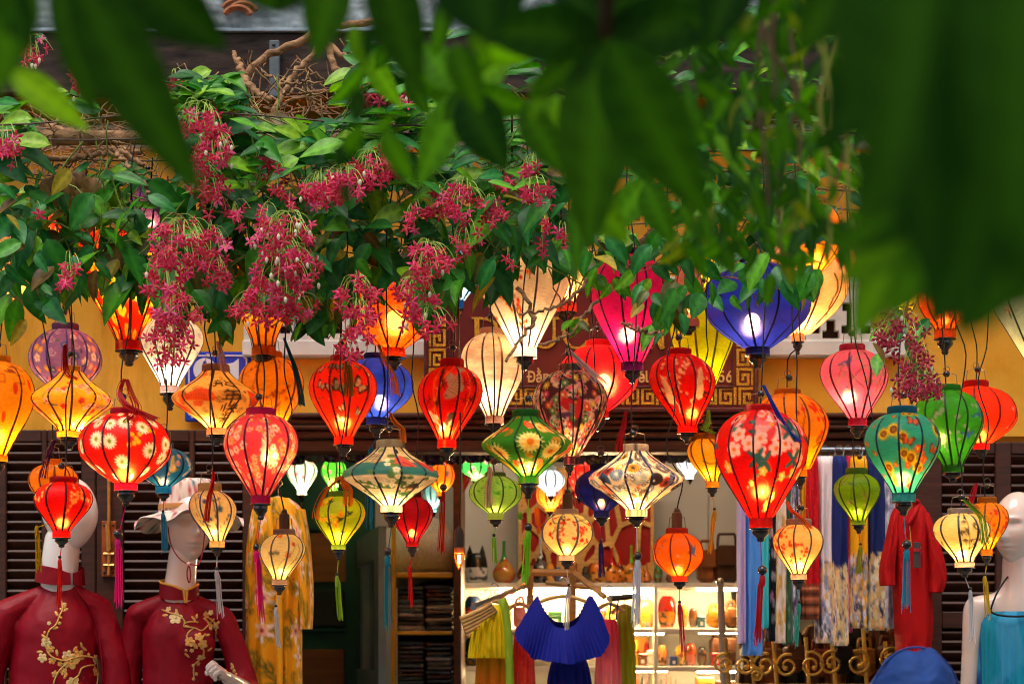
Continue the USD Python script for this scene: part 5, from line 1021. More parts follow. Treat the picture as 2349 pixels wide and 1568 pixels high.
hang_cloth(robe, 'sleeve', [(1168, 580, 606, d - .02, .03), (1260, 568, 592, d - .03, .05), (1340, 565, 590, d - .03, .055), (1395, 566, 588, d - .03, .05)], canvas=cs, nu=60, nv=50, pleats=4, amp=.006)
part(robe, 'lapel', tube([P(616, 1148, d - .055), P(622, 1220, d - .09), P(640, 1330, d - .1), P(642, 1600, d - .105)], .012, 6, 20), plain('robe_edge', (236, 166, 26), .7, .2), smooth=True)
coat_hanger(robe, 638, 1142, d, 36)
part(robe, 'hanging_cord', tube([P(638, 1110, d), P(640, 1040, d), P(640, 1012, W - .07)], .0015, 4, 8), CABLE)
# red short-sleeved robe by the door post
d = 6.02
rs = thing('red_shirt', 'long red short-sleeved shirt hanging against the dark door post', 'shirt', P(2090, 1150, d))
RED = (178, 12, 14)
hang_cloth(rs, 'body', [(1152, 2068, 2108, d, .03), (1172, 2048, 2124, d, .045), (1200, 2044, 2130, d, .055), (1330, 2050, 2132, d, .06), (1420, 2054, 2138, d, .062), (1512, 2060, 2128, d, .06)], color=RED, pleats=6, amp=.007)
hang_cloth(rs, 'sleeve', [(1176, 2046, 2064, d - .01, .03), (1240, 2032, 2056, d - .02, .045), (1310, 2019, 2050, d - .025, .05), (1342, 2020, 2050, d - .025, .05)], color=RED, nu=40, nv=30, pleats=3, amp=.006)
hang_cloth(rs, 'sleeve', [(1176, 2112, 2130, d - .01, .03), (1240, 2122, 2150, d - .02, .045), (1320, 2128, 2168, d - .025, .05), (1358, 2126, 2160, d - .025, .045)], color=RED, nu=40, nv=30, pleats=3, amp=.006)
part(rs, 'collar', tube([P(2066, 1160, d - .03), P(2072, 1148, d - .045), P(2092, 1146, d - .05), P(2108, 1152, d - .03), P(2098, 1178, d - .06), P(2082, 1204, d - .066)], .007, 5, 16), plain('red_collar', (170, 10, 14), .7, .2), smooth=True)
tg = part(rs, 'price_tag', box(vx(2082, d), vx(2098, d), d - .085, d - .083, vz(1304, d), vz(1246, d), .0006), plain('grey_tag', (66, 66, 68), .5, .3))
part(tg, 'tag_print', box(vx(2084, d), vx(2096, d), d - .0865, d - .0856, vz(1268, d), vz(1260, d)), plain('tag_red', (170, 40, 40), .5, .3))
part(tg, 'string', tube([P(2090, 1246, d - .085), P(2088, 1220, d - .075), P(2086, 1200, d - .066)], .0014, 4, 8), BRASS)
part(rs, 'emblem', prism(topx(union_all([sbox(2100, 1252, 2103, 1268), Polygon([(2103, 1260), (2110, 1252), (2112, 1255), (2107, 1261), (2112, 1268), (2108, 1268)])]), d - .07), d - .0735, d - .07), plain('gold_print', (226, 170, 60), .5, .4))
coat_hanger(rs, 2088, 1150, d, 30)
part(rs, 'hanging_cord', tube([P(2088, 1128, d), P(2088, 1070, d), P(2088, 1030, W - .06)], .0015, 4, 8), CABLE)
# scarves on a rail
d = 6.13
SC = [('lavender', 1693, 1707, (196, 176, 220), None, 1475), ('sky blue', 1703, 1746, (92, 158, 236), None, 1502), ('turquoise', 1744, 1761, (70, 206, 214), None, 1440), ('black with pink blossom', 1758, 1780, (30, 32, 40), 'blossom', 1470),
      ('cream with gold flowers', 1778, 1801, (240, 226, 206), 'gold', 1474), ('green with grey palms', 1799, 1816, (70, 120, 84), 'palm', 1478), ('plum with grey print', 1813, 1832, (80, 56, 90), 'lace', 1474), ('mustard dotted', 1829, 1853, (226, 164, 20), 'dots', 1420),
      ('red dotted', 1850, 1876, (200, 16, 30), 'dots', 1420), ('white with lace border', 1872, 1914, (238, 232, 232), 'border', 1474), ('navy with gold flowers', 1909, 1942, (30, 44, 110), 'goldlow', 1480), ('crimson with pink print', 1938, 1953, (200, 16, 70), 'pinklow', 1450),
      ('yellow with white lace border', 1949, 1988, (244, 176, 20), 'border', 1440), ('navy with cream blossom', 1984, 2034, (30, 46, 106), 'goldlow', 1445), ('pale blue lace', 2028, 2052, (200, 212, 226), 'lace', 1440)]
for i, (nm, x0, x1, col, art, yb) in enumerate(SC):
    t = thing('scarf', f'{nm} scarf hanging folded in the row inside the doorway', 'scarf', P((x0 + x1) / 2, 1045, d), 'scarves hanging in a row')
    cv = Can(col, 900, 900 + i)
    lo = lambda n, m: cv.spread(n, m, .58, 1)
    if art == 'blossom':
        for x, y in cv.spread(120, 40): cv.flower(x, y, 24, [(236, 150, 190), (230, 220, 220), (180, 180, 190)][cv.rng.integers(3)], (90, 60, 80))
    elif art == 'gold':
        for x, y in cv.spread(50, 70, .3): cv.flower(x, y, 40, [(226, 166, 60), (214, 190, 150)][cv.rng.integers(2)], (240, 220, 150))
    elif art == 'palm':
        for x, y in cv.spread(70, 50, .3): cv.bamboo(x, y, 60, [(190, 200, 190), (50, 60, 60), (120, 140, 120)][cv.rng.integers(3)], 6, cv.rng.uniform(0, 6), .4)
    elif art == 'dots':
        for x, y in cv.spread(120, 44, 0, .75): cv.el(x, y, 7, 6, tuple(int(v * .6 + 90) for v in col))
        cv.d.rectangle([0, cv.h * .78, 900, cv.h], fill=(150, 84, 50))
        for k in range(6): cv.d.rectangle([0, cv.h * (.8 + .033 * k), 900, cv.h * (.812 + .033 * k)], fill=[(226, 150, 110), (60, 40, 40)][k % 2])
    if art in ('border', 'goldlow', 'pinklow', 'lace'):
        pal = {'border': [(240, 240, 244), (150, 160, 190), (226, 190, 130), (60, 60, 90)], 'goldlow': [(240, 220, 160), (226, 190, 120), (250, 240, 210)], 'pinklow': [(236, 170, 190), (226, 130, 160)], 'lace': [(180, 180, 200), (240, 240, 240), (120, 130, 160)]}[art]
        for x, y in (lo(150, 34) if art != 'lace' else cv.spread(200, 34)):
            cv.flower(x, y, cv.rng.uniform(20, 40), pal[cv.rng.integers(len(pal))], pal[cv.rng.integers(len(pal))], 7, .25)
            b = cv.rng.uniform(0, 360); cv.d.arc([x - 40, y - 30, x + 40, y + 30], b, b + 180, fill=pal[cv.rng.integers(len(pal))], width=6)
    dd = d + .022 * (i % 2)
    rg = np.random.default_rng(i + 40)
    hang_cloth(t, 'cloth', [(1046, x0 + 3, x1 - 3, dd, .012), (1062, x0, x1, dd, .03), (1250, x0 - 1, x1 + 1, dd, .035), (yb - 6, x0 - 1 + rg.uniform(-3, 3), x1 + 1 + rg.uniform(-3, 3), dd, .035), (yb, x0, x1, dd, .03)], canvas=cv, nu=max(28, int((x1 - x0) * 2)), nv=80, pleats=5, amp=.008, rng=rg)
    part(t, 'fold_ring', tube([[vx((x0 + x1) / 2, dd) + .016 * math.cos(a), dd + .01 * math.sin(a) * 0, vz(1036, dd) + .022 * math.sin(a)] for a in np.linspace(0, 6.3, 10)], .002, 4), CHROME)
rail = thing('scarf_rail', 'steel rail above the row of scarves', 'rail', P(1870, 1032, d))
part(rail, 'bar', tube([P(1680, 1030, d + .015), P(2058, 1030, d + .015)], .008, 8), CHROME)
for x in (1650, 1860, 2050): part(rail, 'hanger_rod', tube([P(x, 1030, d + .015), P(x, 1004, W - .06)], .005, 6), CHROME)
# pelmet of folded dark cloth under the lintel
pel = thing('folded_bunting', 'row of dark folded patterned cloth hanging under the door lintel', 'bunting', P(1150, 1035, 6.45))
for k in range(22):
    x = 606 + k * 46; rg = np.random.default_rng(k); c = [(40, 30, 46), (54, 50, 40), (30, 30, 34), (86, 66, 60), (60, 40, 70), (96, 92, 90)][rg.integers(6)]
    cv = Can(c, 200, k)
    for q in cv.spread(26, 60): cv.flower(*q, 26, tuple(int(v) for v in rg.uniform(60, 190, 3)), (200, 180, 150))
    hang_cloth(pel, 'folded_cloth', [(1034, x, x + 44, 6.45, .02), (1052 + rg.uniform(-4, 4), x - 1, x + 47, 6.45, .035), (1062 + rg.uniform(-5, 5), x + 4, x + 42, 6.45, .03)], canvas=cv, nu=40, nv=8, pleats=3, amp=.006)
# dresses on the rack
d = 6.48
def dress(name, label, x0, x1, y0, y1, cols, pleats, extra=(), dd=d, flare=1.0):
    t = thing(name, label, 'dress', P((x0 + x1) / 2, y0, dd), 'dresses on the wooden rack')
    cv = Can(cols[0], 900, int(x0), cols[1] if len(cols) > 1 else None)
    hang_cloth(t, 'skirt', [(y0, x0 + (x1 - x0) * .2, x1 - (x1 - x0) * .2, dd, .03), (y0 + 20, x0 + (x1 - x0) * .1, x1 - (x1 - x0) * .1, dd, .05), (y0 + (y1 - y0) * .5, x0, x1, dd, .07), (y1, x0 - 6 * flare, x1 + 6 * flare, dd, .08)], canvas=cv, pleats=pleats, amp=.008, nu=140, nv=50)
    return t
t = dress('dress', 'yellow dress with a pleated cape, leftmost on the rack', 1092, 1176, 1455, 1640, [(238, 190, 20), (226, 110, 40)], 12)
hang_cloth(t, 'cape', [(1386, 1104, 1150, d - .06, .04), (1400, 1096, 1160, d - .06, .06), (1470, 1078, 1170, d - .06, .085), (1508, 1074, 1172, d - .06, .09)], color=(238, 214, 20), pleats=26, amp=.007, nu=180, nv=40)
coat_hanger(t, 1134, 1378, d - .03, 40)
part(t, 'ribbon', tube([P(1152, 1376, d - .09), P(1160, 1400, d - .12), P(1168, 1500, d - .14), P(1170, 1600, d - .14)], .016, 6, 18), plain('lime_ribbon', (150, 190, 50), .7, .2), smooth=True)
t = dress('dress', 'pink halter dress with a red pleated skirt beside the yellow one', 1176, 1226, 1432, 1640, [(206, 22, 26), (226, 90, 50)], 10)
hang_cloth(t, 'bodice', [(1392, 1178, 1202, d, .02), (1420, 1178, 1212, d, .04), (1436, 1180, 1216, d, .045)], color=(226, 130, 110), nu=40, nv=16)
part(t, 'strap', tube([P(1182, 1396, d - .02), P(1184, 1376, d), P(1196, 1368, d), P(1202, 1396, d - .02)], .004, 5, 10), plain('pink_strap', (232, 130, 130), .7, .2))
coat_hanger(t, 1192, 1384, d, 32)
t = dress('dress', 'royal blue pleated off-shoulder dress in the middle of the rack', 1254, 1358, 1500, 1660, [(12, 24, 116)], 16, dd=d - .22)
dd = d - .22
def cape(t):
    """Off-shoulder flounce: a ring of pleats, low in the middle of the neckline."""
    nu, nv = 260, 34; th = np.linspace(-np.pi, np.pi, nu + 1); tt = np.linspace(0, 1, nv); s = K * dd
    cx = vx(1292, dd); V = []
    for k in tt:
        ph = np.cumsum(np.random.default_rng(3).uniform(.7, 1.3, nu + 1)); ph = ph / ph[-1] * 2 * np.pi * 58 + .8 * math.sin(5 * k)
        front = np.maximum(0, np.cos(th)); both = np.abs(np.cos(th)) * np.where(np.cos(th) > 0, 1, .85)
        ztop = 1366 + 74 * both ** 1.3 * (1 - np.abs(np.sin(th)) ** 3); zbot = 1464 + 54 * front - 10 * np.abs(np.sin(th)) ** 6 + 2.5 * np.sin(th * 9 + 1) + 1.5 * np.sin(th * 17)
        hw = (60 + 46 * k ** .8) * s * (1 + .03 * np.sin(th * 5 + 3 * k)); hd = (.05 + .06 * k) * (1 + .12 * np.sin(th * 6 + 2 * k))
        x = cx + (hw + .003 * np.sin(ph)) * np.sign(np.sin(th)) * np.abs(np.sin(th)) ** .8; y = dd - .03 - (hd + .009 * k * np.sin(ph)) * np.cos(th)
        z = vz(ztop + (zbot - ztop) * k, dd); V.append(np.stack([x, y, z], 1))
    V = np.concatenate(V); ii = np.arange(nv - 1)[:, None] * (nu + 1) + np.arange(nu)[None]
    F = np.stack([ii, ii + nu + 1, ii + nu + 2, ii + 1], -1).reshape(-1, 4); F = np.vstack([F[:, [0, 1, 2]], F[:, [0, 2, 3]]])
    part(t, 'flounce', (V, F), CLOTH, smooth=True, color=np.tile(lin((12, 26, 132)), (len(V), 1)))
cape(t)
coat_hanger(t, 1292, 1366, dd, 62)
t = dress('dress', 'rose pink ombre pleated dress right of the blue one', 1366, 1424, 1420, 1640, [(190, 30, 50), (236, 160, 140)], 12)
for xx in (1398, 1414): part(t, 'strap', tube([P(xx, 1420, d - .03), P(xx + 2, 1395, d - .02), P(xx + 6, 1366, d)], .003, 4, 8), plain('navy_strap', (30, 40, 110), .7, .2))
coat_hanger(t, 1398, 1384, d, 34)
t = dress('dress', 'olive green pleated dress, rightmost on the rack', 1412, 1456, 1392, 1640, [(150, 140, 20), (160, 170, 30)], 10, dd=d + .1)
coat_hanger(t, 1432, 1388, d + .1, 30)
t = dress('dress', 'dark red dress with white panels under the yellow cape', 1098, 1138, 1478, 1640, [(160, 16, 30)], 7, dd=d + .12)
coat_hanger(t, 1118, 1392, d + .12, 26)
rk = thing('garment_rack', 'wooden garment rack with chrome rail carrying the pleated dresses', 'rack', P(1290, 1320, d))
part(rk, 'rail', tube([P(1086, 1392, d - .5), P(1200, 1344, d + .08), P(1212, 1340, d + .14)], .011, 8), CHROME)
part(rk, 'rail', tube([P(1398, 1372, d - .15), P(1462, 1366, d + .08)], .011, 8), CHROME)
def bar(p, q, w, m, t=rk, nm='wooden_bar'): part(t, nm, tube([p, q], w, 4), m)
for x in (1216, 1314): bar(P(x, 1296, d + .1), P(x, 1700, d + .1), .012, BAMBOO)
bar(P(1210, 1312, d + .1), P(1322, 1312, d + .1), .013, BAMBOO)
bar(P(1212, 1314, d + .08), P(1178, 1352, d - .05), .012, BAMBOO); bar(P(1318, 1314, d + .08), P(1388, 1368, d - .05), .012, BAMBOO)
bar(P(1252, 1335, d + .1), P(1380, 1350, d + .1), .009, BAMBOO)
for k in range(6): part(rk, 'spare_hanger', tube([P(1056 + 3 * k, 1418 + 8 * k, d - .3 + .04 * k), P(1090 + 4 * k, 1404 + 6 * k, d - .28 + .04 * k), P(1126 + 4 * k, 1384 + 5 * k, d - .25 + .04 * k)], .009, 6, 9), BAMBOO, smooth=True)
# white display shelves with tube lights
TUBE = glow('tube_light', (255, 220, 160), 150)
ds = thing('display_shelves', 'white shop shelves lit by tube lights, vases along the top', 'shelf', P(1370, 1340, 8.0))
D = 8.0
def shelf(py, x0, x1, d0, d1): part(ds, 'shelf_board', box(vx(x0, D), vx(x1, D), d0, d1, vz(py, D) - .022, vz(py, D), .003), WHITELAM)
part(ds, 'back_panel', box(vx(1056, D), vx(1700, D), D + .36, D + .375, .15, vz(1334, D)), WHITELAM)
for py in (1336, 1440, 1527, 1640): shelf(py, 1056, 1700, D, D + .355)
for x in (1060, 1505, 1697): part(ds, 'upright', box(vx(x - 6, D), vx(x + 3, D), D - .012, D + .01, .15, vz(1337, D) - .001, .002), WHITELAM)
for x0, x1, y in ((1184, 1494, 1358), (1440, 1522, 1449), (1455, 1530, 1535), (1598, 1690, 1349), (1604, 1690, 1447), (1600, 1690, 1536), (1145, 1170, 1362), (1092, 1130, 1535)):
    part(ds, 'tube_light', tube([P(x0, y, D + .03), P(x1, y, D + .03)], .0105, 8), TUBE)
part(ds, 'side_panel', box(vx(1503, D), vx(1508, D), D + .012, D + .354, .15, vz(1338, D) - .024), WHITELAM)
rdp = part(ds, 'patterned_backing', box(vx(1440, D), vx(1500, D), D + .34, D + .352, vz(1526, D), vz(1460, D)), plain('warm_board', (226, 160, 60), .5, .3))
for k in range(5): part(rdp, 'red_leaf', (lambda c: (c[0], c[1]))(ball(P(1450 + 11 * k, 1485 + 14 * (k % 3), D + .338), (.012, .003, .03), 1)), plain('red_leaf_paint', (190, 30, 20), .5, .3))
def vase(label, px, y0, y1, d_, w, prof, top, bot, cat='vase', group=None, art=None, name='vase', eyes=False):
    """prof: (radius share, height share from the top)."""
    s = K * d_; c = P(px, y0, d_); H = (y1 - y0) * s
    t = thing(name, label, cat, P(px, y1, d_), group)
    p = PchipInterpolator([a[1] for a in prof], [a[0] for a in prof])(np.linspace(0, 1, 30)) * w * s
    v, f = lathe(np.stack([p, -np.linspace(0, 1, 30) * H], 1), c, 28)
    hh = (c[2] - v[:, 2]) / H; col = np.where(hh[:, None] < .5, lin(top), lin(bot))
    n = meshkit.noise(v * 70, int(px)); 
    if art is not None: col = np.where((n[:, None] > .62) & (hh[:, None] > .25), lin(art), col)
    part(t, 'body', (v, f), ENAMEL, smooth=True, color=col)
    return t, c, H, s
BOT = [(.16, 0), (.13, .06), (.15, .3), (.3, .44), (.85, .66), (1, .8), (.8, .95), (.62, 1)]
BELL = [(.5, 0), (.8, .12), (1, .45), (.9, .8), (.6, 1)]
G1 = 'painted vases on the top shelf'
z0 = 1336
vase('green long-necked vase with painted landscape band', 1156, 1240, z0, D + .15, 26, BOT, (50, 130, 40), (170, 120, 40), group=G1, art=(196, 60, 30))
vase('dark red bottle vase behind the lime tassel', 1208, 1250, z0, D + .15, 22, BOT, (120, 24, 20), (80, 30, 20), group=G1, art=(180, 120, 40))
vase('black and white long-necked vase behind the round cream lantern', 1240, 1232, z0, D + .25, 22, BOT, (190, 190, 190), (90, 90, 92), group=G1, art=(30, 30, 32))
vase('left bright red bottle vase with orange base', 1404, 1254, z0, D + .12, 17, BOT, (206, 20, 14), (220, 130, 40), group=G1, art=(90, 40, 20))
vase('right bright red bottle vase with orange base', 1422, 1262, z0, D + .2, 16, BOT, (206, 20, 14), (220, 130, 40), group=G1, art=(90, 40, 20))
vase('left bright green bottle vase with orange base', 1448, 1250, z0, D + .12, 17, BOT, (70, 190, 20), (220, 140, 40), group=G1, art=(120, 80, 20))
vase('right bright green bottle vase with orange base', 1466, 1260, z0, D + .2, 16, BOT, (70, 190, 20), (220, 140, 40), group=G1, art=(120, 80, 20))
vase('orange round vase behind the white tassel on the top shelf', 1370, 1290, z0, D + .2, 17, BELL, (220, 120, 30), (206, 150, 60), group=G1, art=(110, 50, 20))
t, c, H, s = vase('black cat-shaped vase with white landscape', 1092, 1268, z0, D + .1, 28, [(.62, 0), (.8, .1), (.94, .4), (1, .65), (.9, .88), (.7, 1)], (20, 20, 22), (190, 186, 182), cat='vase', art=(30, 30, 32))
for sg in (-1, 1): part(t, 'ear', lathe([(.001, .04), (.011, .012), (.016, -.01)], c + [sg * .028, 0, -.004], 10), ENAMEL, color=np.tile(lin((20, 20, 22)), (30, 1)))
G2 = 'painted jars on the middle shelf'
vase('orange painted jar left of the red one on the middle shelf', 1482, 1374, 1438, D + .12, 21, BELL, (226, 140, 50), (206, 110, 30), group=G2, art=(60, 60, 30))
vase('red and orange painted jar on the middle shelf', 1530, 1366, 1438, D + .12, 21, BELL, (200, 30, 16), (220, 120, 40), group=G2, art=(50, 60, 30))
vase('blue and orange dish standing at the left of the middle shelf', 1086, 1366, 1438, D + .12, 22, BELL, (20, 50, 90), (196, 150, 40), group=G2, art=(190, 60, 30))
vase('small dark green jar low at the left of the shelves', 1082, 1462, 1525, D + .12, 18, BELL, (30, 60, 40), (150, 110, 40), group=G2, art=(30, 60, 90))
for k in range(9): vase(['tiny orange', 'tiny black', 'tiny red', 'tiny ochre'][k % 4] + ' lacquer bottle in the row on the lowest shelf', 1462 + 11 * k, 1546 + 5 * (k % 3), 1600, D + .06 + .05 * (k % 2), 6, BOT, [(196, 80, 20), (40, 30, 24), (190, 30, 20), (200, 150, 40)][k % 4], [(60, 30, 20), (200, 120, 40)][k % 2], cat='bottle', group='small bottles on the lowest shelf', name='small_bottle')
for x, y0, w, tc, nm in ((1262, 1292, 10, (226, 150, 40), 'amber'), (1280, 1300, 9, (40, 60, 120), 'blue'), (1322, 1290, 12, (150, 40, 24), 'brick red'), (1344, 1298, 9, (30, 34, 30), 'black'), (1390, 1300, 8, (236, 190, 60), 'yellow'), (1484, 1288, 11, (200, 90, 20), 'orange'), (1510, 1296, 10, (60, 120, 60), 'green'), (1540, 1284, 13, (120, 40, 20), 'maroon'), (1572, 1296, 10, (210, 200, 180), 'cream')):
    vase('small ' + nm + ' lacquer vase among the painted vases on the top shelf', x, y0, z0, D + .2, w, BELL if w < 11 else BOT, tc, tuple(int(v * .7 + 50) for v in tc), group=G1, art=(110, 60, 20))
for x, y0, w, tc, nm in ((1400, 1382, 13, (220, 150, 30), 'golden'), (1424, 1390, 10, (190, 40, 20), 'red'), (1452, 1386, 11, (60, 90, 50), 'green'), (1566, 1388, 12, (230, 120, 30), 'orange'), (1590, 1394, 10, (90, 50, 24), 'brown'), (1160, 1384, 13, (200, 60, 30), 'vermilion'), (1232, 1390, 12, (230, 180, 60), 'yellow'), (1378, 1388, 10, (50, 60, 110), 'blue')):
    vase(nm + ' lacquer jar among the jars on the middle shelf', x, y0, 1438, D + .1, w, BELL, tc, tuple(int(v * .6 + 60) for v in tc), group=G2, art=(110, 70, 20))
for x, y0, w, tc, nm in ((1560, 1480, 12, (230, 170, 60), 'pale gold'), (1584, 1474, 13, (190, 60, 30), 'russet'), (1610, 1482, 11, (50, 40, 36), 'dark'), (1520, 1478, 11, (226, 120, 50), 'orange')):
    vase(nm + ' lacquer jar on the third shelf beside the patterned board', x, y0, 1525, D + .1, w, BELL, tc, tuple(int(v * .6 + 60) for v in tc), group='jars on the third shelf', art=(110, 70, 20))
for k, (x0, x1, y0_, y1_) in enumerate(((1446, 1462, 1468, 1492), (1446, 1462, 1497, 1524))):
    fr = thing('picture_frame', ['upper', 'lower'][k] + ' small yellow picture frame standing in the third shelf by the rose dress', 'picture frame', P((x0 + x1) / 2, y1_, D + .05), 'yellow picture frames')
    part(fr, 'frame', prism(topx(sbox(x0, y0_, x1, y1_).difference(sbox(x0 + 3, y0_ + 3, x1 - 3, y1_ - 3)), D + .05), D + .04, D + .055), plain('frame_yellow', (236, 170, 30), .4, .4))
    part(fr, 'picture', box(vx(x0 + 3, D + .05), vx(x1 - 3, D + .05), D + .05, D + .054, vz(y1_ - 3, D + .05), vz(y0_ + 3, D + .05)), plain('frame_picture', (96, 60, 34), .5, .3, noise=.6, scale=60))
for k, (x0, x1, y0_, y1_, c, nm) in enumerate(((1336, 1362, 1404, 1438, (200, 50, 40), 'red'), (1362, 1376, 1412, 1438, (240, 220, 170), 'cream'), (1604, 1620, 1412, 1438, (60, 110, 120), 'teal'), (1652, 1664, 1404, 1438, (226, 190, 60), 'yellow'), (1466, 1486, 1498, 1525, (120, 70, 40), 'brown'), (1486, 1502, 1490, 1525, (236, 226, 200), 'white'), (1636, 1656, 1496, 1525, (190, 40, 40), 'scarlet'), (1540, 1556, 1504, 1525, (40, 70, 130), 'navy'), (1600, 1640, 1552, 1600, (226, 150, 60), 'amber'), (1646, 1690, 1560, 1600, (90, 50, 30), 'dark brown'), (1120, 1146, 1404, 1438, (226, 90, 40), 'tangerine'), (1258, 1290, 1400, 1438, (70, 130, 70), 'green'))):
    gb = thing('gift_box', nm + ' lacquer box standing among the jars on the lit white shelves', 'box', P((x0 + x1) / 2, y1_, D + .04), 'lacquer boxes on the white shelves')
    zb_, zt_ = vz(y1_, D + .04), vz(y0_, D + .04); zm_ = zb_ + (zt_ - zb_) * .68
    mm = plain('box_' + nm.replace(' ', '_'), c, .25, .5, noise=.35, scale=40)
    part(gb, 'box', box(vx(x0, D), vx(x1, D), D + .04, D + .1, zb_, zm_ - .001, .002), mm); part(gb, 'lid', box(vx(x0 - .6, D), vx(x1 + .6, D), D + .037, D + .103, zm_, zt_, .003), mm)
    part(gb, 'label', box(vx(x0 + (x1 - x0) * .3, D), vx(x1 - (x1 - x0) * .3, D), D + .0372, D + .0392, zb_ + (zm_ - zb_) * .25, zb_ + (zm_ - zb_) * .75), WHITELAM)
def bag(label, x0, x1, y0, y1, d_, col, group):
    t = thing('handbag', label, 'bag', P((x0 + x1) / 2, y1, d_), group)
    m = plain('leather_%02x%02x' % tuple(col[:2]), col, .45, .4, noise=.4, scale=14, bump=.15)
    v, f = lumpy(box(vx(x0, d_), vx(x1, d_), d_ - .05, d_ + .06, vz(y1, d_), vz(y0, d_), .02), .02, 12, int(x0), .035)
    part(t, 'body', (v, f), m, smooth=50)
    part(t, 'flap', lumpy(box(vx(x0 + 2, d_), vx(x1 - 2, d_), d_ - .066, d_ - .052, vz(y0 + (y1 - y0) * .55, d_), vz(y0 + 2, d_), .005), .008, 12, int(x0) + 1, .03), m, smooth=50)
    part(t, 'strap', tube([P(x0 + 6, y0 + 6, d_), P(x0 + 10, y0 - (y1 - y0) * .3, d_), P(x1 - 10, y0 - (y1 - y0) * .3, d_), P(x1 - 6, y0 + 6, d_)], .007, 6, 16), m, smooth=True)
G3 = 'leather bags'
bag('large dark brown leather bag on top of the white shelves', 1640, 1694, 1250, 1336, D + .1, (70, 40, 20), G3)
bag('tan leather bag left of the large brown one on the top shelf', 1600, 1642, 1262, 1336, D + .12, (134, 76, 30), G3)
bag('mustard bag on the middle shelf behind the grey pole', 1622, 1652, 1398, 1438, D + .12, (196, 128, 30), G3)
bag('brown bag at the right end of the middle shelf', 1662, 1692, 1392, 1438, D + .12, (110, 62, 24), G3)
bag('dark brown bag sagging on the lower right shelf', 1630, 1692, 1460, 1525, D + .12, (80, 44, 20), G3)
for k, (x, y) in enumerate(((1700, 1478), (1748, 1484), (1800, 1476), (1858, 1486), (1910, 1478), (1962, 1484), (2014, 1478))):
    bag(['dark bag', 'tan bag', 'brown bag', 'reddish bag', 'black bag', 'ochre bag', 'chestnut bag'][k] + ' hanging behind the brass scrollwork under the scarves', x, x + 42, y, y + 66, 7.4, [(50, 34, 26), (150, 92, 40), (96, 56, 26), (130, 50, 24), (30, 24, 24), (160, 110, 40), (110, 60, 30)][k], G3)
# pierced wooden screen over red board
sc = thing('pierced_screen', 'pale wooden pierced screen over red board leaning on the top shelf', 'screen', P(1345, 1336, D + .3))
part(sc, 'red_board', box(vx(1190, 8.3), vx(1500, 8.3), 8.326, 8.335, vz(1330, 8.3), vz(1072, 8.3)), plain('red_board', (150, 12, 12), .5, .3))
from scipy.spatial import Voronoi
rg = np.random.default_rng(8); pts = np.stack([rg.uniform(1150, 1540, 70), rg.uniform(1030, 1370, 70)], 1)
for _ in range(2): pass
vor = Voronoi(pts * [1.0, .55]); sheet = sbox(1190, 1072, 1500, 1330)
holes = []
for reg in vor.point_region:
    r_ = vor.regions[reg]
    if -1 in r_ or not r_: continue
    p = Polygon(vor.vertices[r_] / [1.0, .55]).buffer(-5).buffer(-4).buffer(4)
    if p.area > 150: holes.append(p.intersection(sbox(1197, 1079, 1493, 1323)))
part(sc, 'fretwork', prism(topx(sheet.difference(union_all(holes)), 8.3), 8.306, 8.325), BAMBOO)
# white wall board with a seam
wb = thing('white_partition', 'plain white partition boards behind the orange lantern at the back of the shop', 'partition', P(1600, 1150, 8.7))
for x0, x1 in ((1500, 1624), (1626, 1760), (1056, 1186)): part(wb, 'board', pbox(x0, x1, 1040, 1345, 8.6, .02, .003), plain('board_white', (206, 208, 204), .35, .4, noise=.05, scale=3))
# left of the shop: teal partition, glazed door, yellow shelves with packed shirts, palm hats
tp = thing('teal_partition', 'dark teal wooden partition with brown plywood panels', 'partition', P(690, 1300, 7.9))
part(tp, 'board', pbox(560, 860, 1030, 1640, 7.9, .02), TEAL)
for a, b, c, e, m in ((695, 792, 1222, 1334, 'ply'), (690, 790, 1488, 1600, 'ply'), (690, 792, 1354, 1436, 'drk'), (640, 800, 1202, 1216, 'tl'), (690, 792, 1440, 1448, 'tl')):
    part(tp, 'panel', pbox(a, b, c, e, 7.88, .019, .003), {'ply': plain('plywood', (128, 80, 40), .6, .3, noise=.3, scale=6, stretch=(1, 1, 6)), 'drk': plain('dark_panel', (20, 34, 32), .5, .3), 'tl': TEAL}[m])
gd = thing('glazed_door', 'grey glazed door standing ajar left of the yellow shelves', 'door', P(850, 1400, 7.6))
GREY = plain('grey_blue_paint', (120, 146, 152), .45, .4, noise=.25, scale=5)
def slab(p, q, z0, z1, th, name, m):
    p, q = np.array(p[:2]), np.array(q[:2]); u = (q - p) / np.linalg.norm(q - p); n = np.array([-u[1], u[0]]) * th
    v = np.array([[*(a + s_ * n), z] for a in (p, q) for s_ in (0, 1) for z in (z0, z1)]); h = trimesh.convex.convex_hull(v)
    part(gd, name, (np.array(h.vertices), np.array(h.faces)), m)
a, b = P(886, 0, 6.95), P(812, 0, 8.4); ztop = 2.06; lp = lambda t: a + (b - a) * t
for t0, t1, z0_, z1_ in ((0, .12, .16, ztop), (.88, 1, .16, ztop), (.121, .879, ztop - .12, ztop), (.121, .879, .16, .3), (.121, .879, 1.42, 1.5), (.46, .54, .301, 1.419), (.46, .54, 1.501, ztop - .121)):
    slab(lp(t0), lp(t1), z0_, z1_, .03, 'rail', GREY)
PANE = mat('window_glass', {'t': ('transparent_bsdf', {'color': (.75, .82, .82)}), 'g': ('glossy_bsdf', {'roughness': .05}), 'f': ('fresnel', {'IOR': 1.5}), 'm': ('mix_closure', {})}, [('f.fac', 'm.fac'), ('t.BSDF', 'm.closure1'), ('g.BSDF', 'm.closure2')], surface='m.closure')
